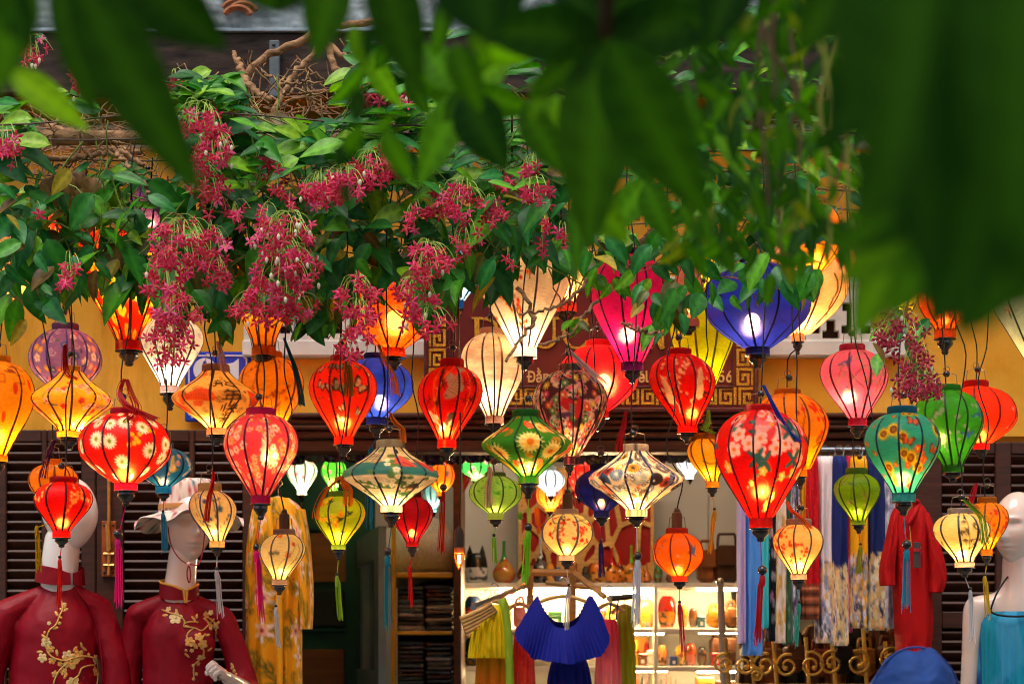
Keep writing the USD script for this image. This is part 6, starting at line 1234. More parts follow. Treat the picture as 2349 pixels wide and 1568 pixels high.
for t0, t1 in ((.121, .459), (.541, .879)):
    for z0_, z1_ in ((.301, 1.419), (1.501, ztop - .121)): slab(lp(t0) + [0, .012, 0], lp(t1) + [0, .012, 0], z0_ + .001, z1_ - .001, .004, 'pane', PANE)
ys = thing('yellow_shelves', 'yellow framed dark shelves stacked with shirts in clear bags', 'shelf', P(970, 1320, 7.5))
YEL = plain('yellow_paint', (206, 160, 20), .4, .4, noise=.2, scale=8)
Y = 7.5
for a, b, c, e in ((898, 908, 1190, 1660), (909, 1038, 1312, 1324), (909, 1038, 1446, 1455), (909, 1038, 1600, 1610)): part(ys, 'frame_bar', box(vx(a, Y), vx(b, Y), Y, Y + (.03 if b - a < 20 else .4), vz(e, Y), vz(c, Y), .003), YEL)
part(ys, 'back_panel', box(vx(898, Y), vx(1040, Y), Y + .41, Y + .42, .15, vz(1312, Y)), plain('dark_back', (26, 20, 18), .6, .3))
part(ys, 'post', box(vx(1040, Y - .2), vx(1058, Y - .2), Y - .2, Y + .42, .15, 2.95, .004), DARKWOOD)
PACK = [mat('clear_bag_%d' % k, {'g': ('geometry', {}), 'n': ('noise_texture', {'scale': 26.0, 'detail': 4.0, 'distortion': 1.0}), 'b': ('bump', {'strength': 1.0, 'distance': .03}), 'p': ('principled_bsdf', {'base_color': lin(c), 'roughness': .08, 'specular_ior_level': .8, 'coat_weight': .8})}, [('g.position', 'n.vector'), ('n.fac', 'b.height'), ('b.normal', 'p.normal')]) for k, c in enumerate(((30, 32, 36), (70, 74, 82), (20, 22, 26), (50, 74, 84), (84, 46, 38), (170, 174, 180)))]
rg = np.random.default_rng(4)
for (ya, yb_) in ((1336, 1445), (1466, 1599)):
    for cx0, cx1 in ((911, 972), (975, 1036)):
        y = yb_
        while y - 9 > ya:
            h = rg.uniform(8, 12); j = rg.uniform(-2, 2)
            v, f = lumpy(box(vx(cx0 + j, Y), vx(cx1 + j, Y), Y + .03 + rg.uniform(0, .03), Y + .34, vz(y - .6, Y), vz(y - h, Y), .006), .012, 16, int(y), .07)
            whole('packed_shirt', (v, f), PACK[rg.integers(6)], 'folded shirt in a shiny clear bag stacked on the yellow framed shelves', 'packed shirt', 'shirts in clear bags on the yellow framed shelves', smooth=40)
            y -= h
HAT = plain('palm_hat', (228, 224, 206), .6, .3, noise=.3, scale=60, bump=.3, stretch=(3, 1, 1))
ax = np.array([.86, -.34, .38]); ax /= np.linalg.norm(ax)
for k in range(10):
    c = P(902 + 12.5 * k, 1282 - 4.2 * k, 7.78 - .012 * k); th = np.linspace(0, 2 * np.pi, 31)[:-1]
    u = np.cross(ax, [0, 0, 1]); u /= np.linalg.norm(u); w = np.cross(u, ax)
    pro = [(.004, .055), (.05, .047), (.095, .026), (.132, -.012), (.136, -.016), (.131, -.017), (.093, .021), (.049, .042), (.004, .05)]
    V = np.concatenate([[c + ax * h + r * (1 + .01 * math.sin(5 * q + k)) * (math.cos(q) * u + math.sin(q) * w) for q in th] for r, h in pro]); sd = 30
    q = np.arange(len(pro) - 1)[:, None] * sd; j = np.arange(sd)[None]; Q = np.stack([q + j, q + sd + j, q + sd + (j + 1) % sd, q + (j + 1) % sd], -1).reshape(-1, 4)
    whole('palm_hat', (V, np.vstack([Q[:, [0, 1, 2]], Q[:, [0, 2, 3]]])), HAT, 'pale domed palm hat in the leaning stack above the yellow framed shelves', 'hat', 'stacked palm hats', smooth=40)
# brass scrollwork stand and pole
st = thing('scroll_stand', 'brass display stand topped with a row of spiral scrolls', 'stand', P(1850, 1540, 6.6))
for k, (x, y, r, sg) in enumerate(((1662, 1522, 22, 1), (1708, 1524, 22, -1), (1754, 1524, 24, 1), (1806, 1526, 24, 1), (1862, 1524, 27, -1), (1908, 1520, 25, 1), (1968, 1520, 26, -1), (2044, 1512, 24, 1), (1735, 1546, 14, -1))):
    r *= 1.16; a = np.linspace(0, 2 * math.pi * 1.45, 40); rr = r * (1 - .74 * a / a[-1])
    part(st, 'scroll', tube([P(x + sg * q * math.cos(t + 1.2), y - q * math.sin(t + 1.2), 6.6) for t, q in zip(a, rr)] , np.linspace(.0058, .005, 40), 7), BRASS, smooth=True)
    part(st, 'scroll_end', ball(P(x + sg * rr[-1] * math.cos(a[-1] + 1.2), y - rr[-1] * math.sin(a[-1] + 1.2), 6.6),   .0098, 2), BRASS, smooth=True)
for x, y in ((1664, 1462), (1722, 1474), (1774, 1468), (1848, 1460), (1908, 1466), (1980, 1440), (2030, 1470)): part(st, 'rod', tube([P(x, y, 6.62), P(x + 8, 1568, 6.62), P(x + 8, 1900, 6.62)], .008, 6), BRASS)
part(st, 'base_bar', tube([P(1640, 1572, 6.62), P(2080, 1572, 6.62)], .009, 6), BRASS)
po = thing('grey_pole', 'grey clothes-rail pole standing in front of the lit shelves', 'pole', P(1656, 1500, 7.2))
part(po, 'tube', tube([P(1652, 1338, 7.2), P(1660, 1568, 7.2), [vx(1662, 7.2), 7.2, .15]], .014, 10), plain('grey_tube', (176, 176, 186), .4, .4), smooth=40)
part(po, 'cap', ball(P(1652, 1333, 7.2), .016, 2), CHROME, smooth=True)

# tube lamp on the shop's ceiling
cl = thing('ceiling_tube_lamp', 'fluorescent tube lamp on the shop ceiling behind the lintel', 'lamp', (.2, 7.3, 2.99))
part(cl, 'housing', box(-.55, .95, 7.26, 7.34, 2.955, 2.998, .006), WHITELAM)
part(cl, 'tube', tube([[-.5, 7.3, 2.935], [.9, 7.3, 2.935]], .014, 10), glow('ceiling_tube', (255, 236, 206), 42))

for k, (x, nm, c) in enumerate(((1690, 'umber', (60, 38, 24)), (1738, 'rust', (120, 60, 26)), (1788, 'charcoal', (36, 32, 32)), (1838, 'chocolate', (74, 44, 26)), (1886, 'ochre brown', (130, 84, 36)), (1936, 'black', (24, 20, 20)), (1984, 'walnut', (88, 54, 30)), (2030, 'russet', (110, 50, 26)))):
    t = thing('hung_coat', nm + ' garment hanging in the dim row behind the brass scrollwork', 'garment', P(x + 26, 1436, 7.62), 'dark garments behind the brass scrollwork')
    hang_cloth(t, 'cloth', [(1436, x + 14, x + 40, 7.62, .03), (1462, x + 2, x + 52, 7.62, .05), (1660, x - 2, x + 56, 7.62, .06)], color=c, pleats=6, amp=.012, nu=60, nv=30, rng=np.random.default_rng(k + 60))
    coat_hanger(t, x + 27, 1434, 7.62, 20)
# ---------------------------------------------------------------- mannequins and a passer-by
def body(chains, ref=.012, it=12, creases=0.0):
    """One continuous skin over chains of (point, radius) joints."""
    bones = []
    for ch in chains:
        for (p, r), (q, s) in zip(ch[:-1], ch[1:]):
            a = m3.Manifold.sphere(1.0, 20).scale(np.broadcast_to(np.asarray(r, float), 3).tolist()).translate(list(map(float, p)))
            b = m3.Manifold.sphere(1.0, 20).scale(np.broadcast_to(np.asarray(s, float), 3).tolist()).translate(list(map(float, q)))
            bones.append(m3.Manifold.batch_hull([a, b]))
    u = m3.Manifold.batch_boolean(bones, m3.OpType.Add).refine_to_length(ref).to_mesh()
    t = trimesh.Trimesh(np.array(u.vert_properties[:, :3]), np.array(u.tri_verts), process=True)
    if it: trimesh.smoothing.filter_taubin(t, .5, -.52, it)
    if creases:                                            # hanging folds and small creases of the cloth
        v = np.array(t.vertices); n_ = np.array(t.vertex_normals)
        f1 = meshkit.fbm(v * [26, 26, 5] + 3, 3, 5) - .5; f2 = 1 - 2 * np.abs(meshkit.fbm((v + .05 * v[:, [2, 0, 1]]) * [13, 13, 9] + 8, 3, 9) - .5)
        t.vertices = v + n_ * (creases * (f1 + .9 * (f2 - .75)))[:, None]
    return t
def head(c, yaw, tilt=0.0, face=1.0, size=1.0, wide=1.0):
    t = trimesh.creation.icosphere(subdivisions=5); n = np.array(t.vertices); x, y, z = n.T
    low = np.maximum(0, -z)
    X = .074 * wide * x * (1 - .36 * low ** 1.7); Y = .098 * y * np.where(y > 0, 1 - .42 * low, 1 - .12 * low ** 2); Z = .118 * z
    front = np.clip((-y - .15) / .5, 0, 1); ax = np.abs(X); G = lambda u, a, v, b: np.exp(-(u / a) ** 2 - (v / b) ** 2)
    dsp = .026 * G(X, .0105, Z + .024, .013) + .016 * G(X, .0085, Z + .004, .022) + .004 * G(ax - .009, .006, Z + .029, .006)
    dsp += -.014 * G(ax - .030, .017, Z - .012, .012) + .0065 * G(ax - .031, .012, Z - .010, .0065) + .005 * G(ax - .028, .022, Z - .031, .007)
    dsp += .0098 * G(X, .019, Z + .052, .0050) + .0105 * G(X, .016, Z + .064, .0058) - .008 * G(X, .022, Z + .0578, .0022) + .008 * G(X, .018, Z + .096, .012) - .003 * G(X, .03, Z + .08, .007)
    Y = Y - dsp * front * face
    side = np.exp(-((y * .098 - .012) / .013) ** 2 - ((Z + .004) / .026) ** 2) * (np.abs(x) > .6)
    X = X + np.sign(x) * .013 * side * face
    V = np.stack([X, Y, Z], 1) * size
    ct, s_ = math.cos(tilt), math.sin(tilt); V = V @ np.array([[1, 0, 0], [0, ct, -s_], [0, s_, ct]]).T
    cy, sy = math.cos(yaw), math.sin(yaw); V = V @ np.array([[cy, -sy, 0], [sy, cy, 0], [0, 0, 1]]).T
    return (V + c, np.array(t.faces))
def hit(tm, px, py):
    """Where the sight line through (px, py) meets the surface, and the normal there."""
    o = np.array([0, 0, EYE]); dr = P(px, py, 1.0) - o
    loc, _, tri = tm.ray.intersects_location([o], [dr / np.linalg.norm(dr)])
    if len(loc) == 0: return None
    k = np.argmin(np.linalg.norm(loc - o, axis=1)); return loc[k], tm.face_normals[tri[k]]
GOLDTHREAD = plain('gold_thread', (226, 176, 92), .5, .4, metal=.25, noise=.25, scale=140, bump=.5)
PALETHREAD = plain('pale_gold_thread', (236, 206, 140), .5, .4, metal=.2, noise=.25, scale=140, bump=.5)
def petal_on(p, n, u, a, b, h=.0014):
    w = np.cross(n, u); s = trimesh.creation.icosphere(subdivisions=1); v = np.array(s.vertices)
    return (p + v[:, :1] * a * u + v[:, 1:2] * b * w + v[:, 2:] * h * n, np.array(s.faces))
def embroider(parent, tm, stems, flowers, leaves, d):
    s = K * d
    g = lambda q: (q[0] / 2.9272, q[1] / 2.9272 + 1032.3)
    for st_ in stems:
        pts = smooth_line([g(q) for q in st_], 5 * len(st_)); hs = [hit(tm, *q) for q in pts]; hs = [h for h in hs if h]
        if len(hs) > 3: part(parent, 'embroidered_branch', tube([h[0] + h[1] * .001 for h in hs], 2.0 * s, 5), GOLDTHREAD, smooth=True)
    rg = np.random.default_rng(2)
    for x, y, r in flowers:
        h = hit(tm, *g((x, y)))
        if not h: continue
        p, n = h; u = np.cross([0, 0, 1.0], n); u /= np.linalg.norm(u); w = np.cross(n, u); r = r / 2.9272 * s
        if r < .007: ms = [petal_on(p, n, u, r * .95, r * .95, .003)]
        else:
            a0 = rg.uniform(0, 6); ms = [petal_on(p + (math.cos(a) * u + math.sin(a) * w) * r * .55, n, math.cos(a) * u + math.sin(a) * w, r * .46, r * .4) for a in a0 + np.arange(5) * 1.2566] + [petal_on(p, n, u, r * .2, r * .2, .004)]
        part(parent, 'embroidered_flower', cat_(ms), PALETHREAD if rg.random() < .55 else GOLDTHREAD, smooth=True)
    for x, y, a in leaves:
        h = hit(tm, *g((x, y)))
        if not h: continue
        p, n = h; u = np.cross([0, 0, 1.0], n); u /= np.linalg.norm(u); w = np.cross(n, u); e = math.cos(math.radians(a)) * u - math.sin(math.radians(a)) * w
        part(parent, 'embroidered_leaf', petal_on(p, n, e, 8 * s, 3.4 * s, .002), GOLDTHREAD, smooth=True)
CRIM = mat('crimson_satin', {'g': ('geometry', {}), 'm': ('mapping', {'scale': (260.0, 260.0, 260.0)}), 'n': ('noise_texture', {'scale': 1.0, 'detail': 3.0}), 'n2': ('noise_texture', {'scale': 7.0, 'detail': 3.0, 'distortion': .6}), 'b': ('bump', {'strength': .12, 'distance': .002}), 'b2': ('bump', {'strength': .3, 'distance': .015}),
        'p': ('principled_bsdf', {'base_color': lin((132, 2, 24)), 'roughness': .5, 'specular_ior_level': .2, 'sheen_weight': 0.0, 'sheen_tint': (1, .3, .35)})},
        [('g.position', 'm.vector'), ('m.vector', 'n.vector'), ('g.position', 'n2.vector'), ('n2.fac', 'b2.height'), ('b2.normal', 'b.normal'), ('n.fac', 'b.height'), ('b.normal', 'p.normal')])
def stand_collar(parent, c, rx, ry, h, yaw, m, tiltx, edge=None, gap=.1, name='collar'):
    """A mandarin collar: a band round the neck, open at the front."""
    a = np.linspace(gap, 2 * np.pi - gap, 40); fx, fy = math.sin(yaw), -math.cos(yaw)
    def at(k, r, z): 
        q = np.array([fx * math.cos(k) - fy * math.sin(k), fy * math.cos(k) + fx * math.sin(k)]); low = tiltx * math.cos(k)
        cut = 1 - .35 * max(0, math.cos(k)) ** 8
        return [c[0] + q[0] * rx * r, c[1] + q[1] * ry * r, c[2] + z * h * cut - low]
    rows = [[at(k, 1.05, -.35) for k in a], [at(k, 1.0, 1) for k in a], [at(k, .95, 1) for k in a], [at(k, .97, -.35) for k in a]]
    V = np.array(rows).reshape(-1, 3); N_ = len(a); f = []
    for r in range(4):
        i = r * N_ + np.arange(N_ - 1); j = ((r + 1) % 4) * N_ + np.arange(N_ - 1); f += [np.stack([i, j, j + 1], 1), np.stack([i, j + 1, i + 1], 1)]
    cp = part(parent, name, (V, np.vstack(f)), m, smooth=50)
    if edge is not None: part(cp, 'piping', tube([at(a[0] * .3, 1.06, -.75)] + [at(k, .985, 1) for k in a] + [at(a[-1] + a[0] * .7, 1.06, -.75)], .0042, 6), edge, smooth=True)
d = 5.86; s = K * d
def J(x, y, r, dd=0.0): return (P(x, y, d + dd), np.asarray(r, float) * s)
# white egg-headed mannequin
m1 = thing('mannequin', 'white faceless mannequin in a crimson tunic with a gold embroidered branch', 'mannequin', [vx(136, d), d, .12], 'dressed shop mannequins')
part(m1, 'head', head(P(160, 1180, d), .95, .05, 0.0, 1.03, 1.05), SKINWHITE, smooth=True)
part(m1, 'neck', body([[J(136, 1350, 43), J(137, 1300, 43), J(143, 1240, 42)]], .01), SKINWHITE, smooth=True)
tm = body([[J(134, 1362, (46, 42, 30)), J(124, 1440, (96, 80, 62)), J(122, 1580, (104, 84, 60)), J(122, 1760, (108, 86, 60))],
           [J(112, 1360, 26), J(14, 1408, (34, 38, 32), -.05)], [J(160, 1360, 26), J(232, 1398, (30, 36, 30), .05)],
           [J(12, 1412, (36, 40, 36), -.05), J(-30, 1540, 40, -.05), J(-44, 1720, 42, -.06)], [J(232, 1402, (32, 38, 34), .05), J(264, 1520, 33, .02), J(278, 1720, 36, 0)]], .009, 10, .008)
tu1 = part(m1, 'tunic', tm, CRIM, smooth=True)
stand_collar(m1, P(138, 1326, d), 54 * s, 54 * s, 30 * s, .75, CRIM, 9 * s, gap=.07)
part(m1, 'placket', tube([h[0] + h[1] * .002 for h in (hit(tm, x, y) for x, y in ((172, 1346), (182, 1362), (205, 1390), (222, 1430), (232, 1490), (238, 1566))) if h], .0035, 5, 24), CRIM, smooth=True)
part(m1, 'leg_stand', lathe([(.05, .55), (.04, .3), (.03, .02), (.2, .0)], [vx(126, d), d, .12], 20), CHROME, smooth=40)
part(m1, 'lower_tunic', body([[J(122, 1740, (108, 86, 60)), (np.array([vx(122, d), d, .66]), .2)]], .03), CRIM, smooth=True)
embroider(tu1, tm, [[(415, 1010), (420, 1060), (400, 1110), (375, 1170), (330, 1210), (310, 1290), (320, 1350), (380, 1400), (440, 1410), (500, 1390), (560, 1380), (620, 1390), (650, 1420), (655, 1500), (650, 1568)], [(630, 1440), (550, 1460), (525, 1510), (490, 1540), (478, 1580)], [(450, 1430), (390, 1490), (360, 1568)]],
          [(430, 1030, 11), (405, 1065, 11), (330, 1160, 15), (400, 1160, 14), (410, 1122, 10), (310, 1290, 38), (340, 1332, 28), (285, 1392, 34), (350, 1410, 26), (475, 1415, 56), (527, 1375, 46), (452, 1376, 38), (640, 1400, 38), (640, 1480, 36), (425, 1482, 28), (370, 1500, 24), (490, 1556, 46), (405, 1432, 20), (596, 1372, 18), (300, 1222, 11)],
          [(380, 1095, 60), (440, 1070, -30), (372, 1192, -10), (268, 1352, 0), (382, 1357, 80), (505, 1332, 130), (548, 1308, 70), (566, 1332, 30), (296, 1250, 40), (440, 1512, -60), (436, 1042, -70)], d)
# flowered hat mannequin
d = 5.9; s = K * d
m2 = thing('mannequin', 'pale mannequin with a face in a flowered sun hat and a gold-piped crimson tunic', 'mannequin', [vx(412, d), d, .12], 'dressed shop mannequins')
part(m2, 'head', head(P(432, 1206, d), .42, .02, 1.2, 1.04), SKIN, smooth=True)
part(m2, 'neck', body([[J(412, 1375, 42), J(414, 1330, 36), J(422, 1262, 34)]], .01), SKIN, smooth=True)
tm = body([[J(412, 1385, (40, 38, 26)), J(412, 1448, (84, 70, 50)), J(408, 1540, (80, 66, 50)), J(408, 1700, (84, 70, 60))],
           [J(388, 1380, 24), J(316, 1408, (27, 30, 26), -.01)], [J(436, 1382, 24), J(510, 1416, (26, 30, 26), .0)], [J(440, 1476, (44, 40, 40), -.055), J(452, 1476, (44, 40, 40), -.05)],
           [J(314, 1410, 28), J(294, 1540, 31, .02), J(286, 1700, 32, 0)], [J(512, 1418, 27), J(545, 1510, 30), J(566, 1590, 32, -.02)], [J(566, 1592, 33, -.03), J(548, 1578, 30, -.1)]], .009, 10, .007)
tu2 = part(m2, 'tunic', tm, CRIM, smooth=True)
stand_collar(m2, P(411, 1362, d), 44 * s, 42 * s, 26 * s, .5, CRIM, 8 * s, plain('gold_piping', (232, 170, 60), .45, .4))
part(m2, 'leg_stand', lathe([(.05, .55), (.04, .3), (.03, .02), (.2, .0)], [vx(410, d), d, .12], 20), CHROME, smooth=40)
part(m2, 'lower_tunic', body([[J(408, 1690, (84, 70, 60)), (np.array([vx(408, d), d, .66]), .17)]], .03), CRIM, smooth=True)
embroider(tu2, tm, [[(1090, 1070), (1140, 1090), (1200, 1110), (1240, 1150), (1232, 1182), (1300, 1190), (1350, 1210), (1400, 1170), (1440, 1130)], [(1300, 1196), (1255, 1250), (1290, 1290), (1310, 1330)], [(1380, 1230), (1350, 1290), (1370, 1350), (1340, 1400), (1300, 1450), (1305, 1540)], [(1240, 1160), (1290, 1150), (1330, 1155)]],
          [(1180, 1125, 48), (1130, 1065, 22), (1400, 1160, 52), (1440, 1182, 40), (1385, 1105, 26), (1415, 1088, 20), (1275, 1285, 36), (1335, 1250, 32), (1362, 1300, 36), (1350, 1390, 32), (1288, 1342, 16), (1332, 1430, 16), (1298, 1442, 12), (1318, 1500, 13), (1300, 1532, 12), (1250, 1342, 12), (1447, 1240, 28), (1464, 1272, 16), (1572, 1480, 14), (1556, 1462, 10), (1585, 1500, 10)],
          [(1108, 1106, 0), (1186, 1080, 70), (1300, 1128, 60), (1322, 1112, 120), (1420, 1136, 40), (1462, 1160, -40), (1452, 1222, -60), (1316, 1312, 60), (1256, 1375, 50), (1410, 1335, -30), (1394, 1238, -10), (1250, 1180, 10), (1560, 1445, 60)], d)
# fist and forearm
def fist(parent, wrist, fwd, up, m, sc=1.0):
    f = fwd / np.linalg.norm(fwd); u = up - f * (up @ f); u /= np.linalg.norm(u); r = np.cross(f, u)
    def q(a, b, c): return wrist + (f * a + r * b + u * c) * sc
    ch = [[(q(0, 0, 0), .021 * sc), (q(.045, .016, .004), .017 * sc)], [(q(0, 0, 0), .021 * sc), (q(.045, -.018, .002), .017 * sc)], [(q(.045, .018, .004), .017 * sc), (q(.045, -.018, .002), .017 * sc)]]
    hnd = [body(ch, .005, 6)]
    for b, ln in ((.028, .8), (.0095, 1.0), (-.0095, .95), (-.028, .78)):
        k = [q(.05, b, .010), q(.05 + .034 * ln, b, .012), q(.05 + .040 * ln, b * .95, -.016 * ln), q(.05 + .010, b * .92, -.026)]
        hnd.append(body([[(k[0], .0105 * sc), (k[1], .0098 * sc), (k[2], .0092 * sc), (k[3], .0082 * sc)]], .004, 4))
    k = [q(.012, .026, 0), q(.038, .042, -.012), q(.066, .026, -.030), q(.078, .008, -.032)]
    hnd.append(body([[(k[0], .0125 * sc), (k[1], .011 * sc), (k[2], .0098 * sc), (k[3], .0085 * sc)]], .004, 4))
    u_ = m3.Manifold.batch_boolean([m3.Manifold(m3.Mesh(np.array(h.vertices, np.float32), np.array(h.faces, np.uint32))) for h in hnd], m3.OpType.Add).to_mesh()
    part(parent, 'hand', trimesh.Trimesh(np.array(u_.vert_properties[:, :3]), np.array(u_.tri_verts)), m, smooth=True)
w_ = P(518, 1551, d - .27)
part(m2, 'forearm', body([[(P(566, 1586, d - .05), .034), (P(545, 1572, d - .16), .029), (w_, .020)]], .008), SKIN, smooth=True)
fist(m2, w_, P(486, 1530, d - .33) - w_, np.array([.25, -.5, .8]), SKIN, .82)
# hat with a wavy brim
ht = thing('sun_hat', 'white sun hat with pink flower print on the second mannequin', 'hat', P(440, 1190, d))
cv = Can((240, 228, 210), 300, 31)
for x, y in cv.spread(300, 20, 0, 1): cv.flower(x, y, 9, [(206, 70, 90), (226, 120, 120), (90, 160, 160), (150, 50, 70)][cv.rng.integers(4)], (110, 60, 60), 4)
nu = 160; th = np.linspace(-np.pi, np.pi, nu + 1); art = lin(np.asarray(cv.im.resize((nu + 1, 30), Image.BOX), float))
def hatpart(name, pro, wave, colr_rows):
    V = []; C = []
    for i, (r, y) in enumerate(pro):
        wv = wave[i] * (np.sin(th * 7 + .6) + .4 * np.sin(th * 11)); c = P(434, y - 20, d + .02)
        V.append(np.stack([c[0] + r * s * np.sin(th) * 1.02, c[1] - r * s * .95 * np.cos(th), c[2] + wv * s + np.sin(th) * r * s * .05 + np.cos(th) * max(0, r - 70) * s * .22], 1)); C.append(art[colr_rows[i]])
    V = np.concatenate(V); C = np.concatenate(C); n = len(pro); ii = np.arange(n - 1)[:, None] * (nu + 1) + np.arange(nu)[None]
    F = np.stack([ii, ii + nu + 1, ii + nu + 2, ii + 1], -1).reshape(-1, 4); part(ht, name, (V, np.vstack([F[:, [0, 1, 2]], F[:, [0, 2, 3]]])), CLOTH, smooth=True, color=np.clip(C, .001, .9))
hatpart('crown', [(2, 1117), (30, 1118), (52, 1122), (60, 1130), (64, 1150), (67, 1178), (69, 1192)], [0, .4, .8, 1, .8, .5, .3], [0, 3, 6, 8, 11, 14, 16])
hatpart('brim', [(69, 1192), (72, 1193), (88, 1203), (106, 1212), (122, 1220), (122.5, 1223), (106, 1215), (88, 1206), (72, 1197)], [.3, .5, 3, 6, 9, 9, 6, 3, .5], [17, 18, 20, 22, 24, 25, 26, 27, 28])
part(ht, 'hat_band', lathe([(69.5 * s, .012), (70.5 * s, .006), (70.5 * s, -.004)], P(434, 1166, d + .02), 40), plain('tan_band', (196, 140, 80), .6, .3), smooth=40)
RC = plain('red_cord', (150, 14, 26), .6, .3)
part(ht, 'chin_cord', tube([P(386, 1200, d - .05), P(390, 1240, d - .085), P(402, 1268, d - .11), P(420, 1287, d - .135), P(434, 1293, d - .155), P(452, 1296, d - .14), P(464, 1270, d - .12), P(470, 1220, d - .08)], .0022, 5, 40), RC, smooth=True)
part(ht, 'cord_loop', tube([P(433, 1296, d - .158), P(429, 1318, d - .16), P(434, 1336, d - .16), P(437, 1320, d - .16), P(434, 1297, d - .158)], .0024, 5, 24), RC, smooth=True)
part(ht, 'cord_bead', ball(P(432, 1292, d - .156), .006, 1), plain('white_bead', (226, 220, 214), .3, .4), smooth=True)
# bald mannequin in the halter dress
d = 5.8; s = K * d
m3_ = thing('mannequin', 'glossy bald mannequin in a turquoise and blue halter dress at the right edge', 'mannequin', [vx(2340, d), d, .12], 'dressed shop mannequins')
part(m3_, 'head', head(P(2336, 1214, d), -.75, .02, 1.0, 1.03), SKIN, smooth=True)
part(m3_, 'body', body([[J(2335, 1280, 36), J(2338, 1345, 39), J(2342, 1400, (78, 48, 36)), J(2342, 1480, (70, 56, 40)), J(2342, 1640, (62, 50, 40)), J(2342, 1760, (76, 60, 40))],
    [J(2310, 1385, 28), J(2238, 1392, 27)], [J(2370, 1385, 28), J(2446, 1392, 27)],
    [J(2237, 1394, 28), J(2227, 1500, 22), J(2222, 1580, 20), J(2216, 1690, 16), J(2214, 1740, 12)], [J(2447, 1394, 28), J(2458, 1500, 22), J(2462, 1580, 20), J(2468, 1700, 15)]], .01), SKIN, smooth=True)
cv = Can((30, 130, 170), 300, 7)
for x, y in cv.spread(60, 60): cv.poly([(x, y), (x + 70, y - 30), (x + 110, y + 40), (x + 20, y + 60)], [(24, 150, 180), (16, 80, 150), (40, 176, 190), (14, 60, 130), (60, 160, 200)][cv.rng.integers(5)])
hang_cloth(m3_, 'dress', [(1402, 2272, 2412, d, .075), (1412, 2256, 2424, d, .095), (1430, 2244, 2438, d, .115), (1500, 2240, 2444, d, .125), (1640, 2238, 2448, d, .13), (2100, 2210, 2476, d, .16)], canvas=cv, pleats=34, amp=.006, nu=240, nv=50)
BL = plain('black_edge', (16, 14, 16), .5, .3)
part(m3_, 'neckline', tube([P(2272, 1401, d - .072), P(2292, 1410, d - .1), P(2330, 1413, d - .115), P(2372, 1410, d - .11), P(2410, 1401, d - .075)], .0035, 5, 24), BL, smooth=True)
for pts in ([(2272, 1402, -.07), (2282, 1370, -.075), (2300, 1338, -.058), (2312, 1322, -.03)], [(2408, 1402, -.07), (2394, 1370, -.075), (2376, 1338, -.058), (2364, 1322, -.03)]):
    part(m3_, 'strap', tube([P(a, b, d + c) for a, b, c in pts], .0032, 5, 20), BL, smooth=True)
part(m3_, 'leg_stand', lathe([(.05, .5), (.04, .3), (.03, .02), (.2, .0)], [vx(2342, d), d, .12], 20), CHROME, smooth=40)
# passer-by: only the cap's top shows at the lower edge
d = 3.7; s = K * d
pp = thing('person', 'passer-by seen from behind, only the crown of a dark blue cap in view', 'person', [vx(2096, d), d, 0.004])
hc = np.array([vx(2096, d), d, 1.455])
b_ = lambda x, y, z: np.array([vx(2096, d) + x, d + y, z])
part(pp, 'body', body([[(b_(0, .0, 1.40), .052), (b_(0, 0, 1.30), .056), (b_(0, 0, 1.20), np.array([.15, .1, .1])), (b_(0, 0, .95), np.array([.135, .1, .1])), (b_(0, 0, .80), np.array([.165, .12, .1]))],
    [(b_(-.02, 0, 1.25), .06), (b_(-.18, 0, 1.22), .055), (b_(-.23, .02, .97), .042), (b_(-.22, -.08, .74), .03), (b_(-.22, -.1, .66), .034)], [(b_(.02, 0, 1.25), .06), (b_(.18, 0, 1.22), .055), (b_(.23, .02, .97), .042), (b_(.22, -.08, .74), .03), (b_(.22, -.1, .66), .034)],
    [(b_(-.08, 0, .8), .095), (b_(-.09, 0, .46), .062), (b_(-.09, .02, .1), .042), (b_(-.09, -.1 + .16, .04), .036)], [(b_(.08, 0, .8), .095), (b_(.09, 0, .46), .062), (b_(.09, .02, .1), .042), (b_(.09, .06, .04), .036)]], .02), plain('person_skin', (190, 140, 110), .5, .3), smooth=True)
part(pp, 'head', head(hc + [0, 0, .0], math.pi + .3, 0, 1.0, .97), plain('face_skin', (190, 140, 110), .5, .3), smooth=True)
part(pp, 'shirt', body([[(b_(0, 0, 1.30), np.array([.09, .07, .03])), (b_(0, 0, 1.20), np.array([.165, .115, .1])), (b_(0, 0, .84), np.array([.18, .135, .06]))], [(b_(-.02, 0, 1.25), .068), (b_(-.18, 0, 1.22), .066), (b_(-.215, .01, 1.06), .062)], [(b_(.02, 0, 1.25), .068), (b_(.18, 0, 1.22), .066), (b_(.215, .01, 1.06), .062)]], .02), plain('grey_shirt', (90, 96, 104), .8, .2), smooth=True)
part(pp, 'trousers', body([[(b_(0, 0, .86), np.array([.17, .125, .05])), (b_(0, 0, .78), np.array([.175, .13, .06]))], [(b_(-.085, 0, .78), .104), (b_(-.092, 0, .46), .078), (b_(-.092, .02, .12), .07)], [(b_(.085, 0, .78), .104), (b_(.092, 0, .46), .078), (b_(.092, .02, .12), .07)]], .02), plain('dark_trousers', (40, 44, 52), .8, .2), smooth=True)
CAPM = plain('blue_cap_cloth', (26, 58, 118), .75, .2, noise=.25, scale=30, bump=.3)
t_ = trimesh.creation.icosphere(subdivisions=5); v = np.array(t_.vertices)
v = v * [.094, .112, .122]; up = v[:, 2] > -.005
v[:, 2] = np.where(up, v[:, 2], -.005 + (v[:, 2] + .005) * .12)
v *= (1 + .16 * (meshkit.fbm(v * [14, 14, 26], 3, 4) - .5))[:, None]
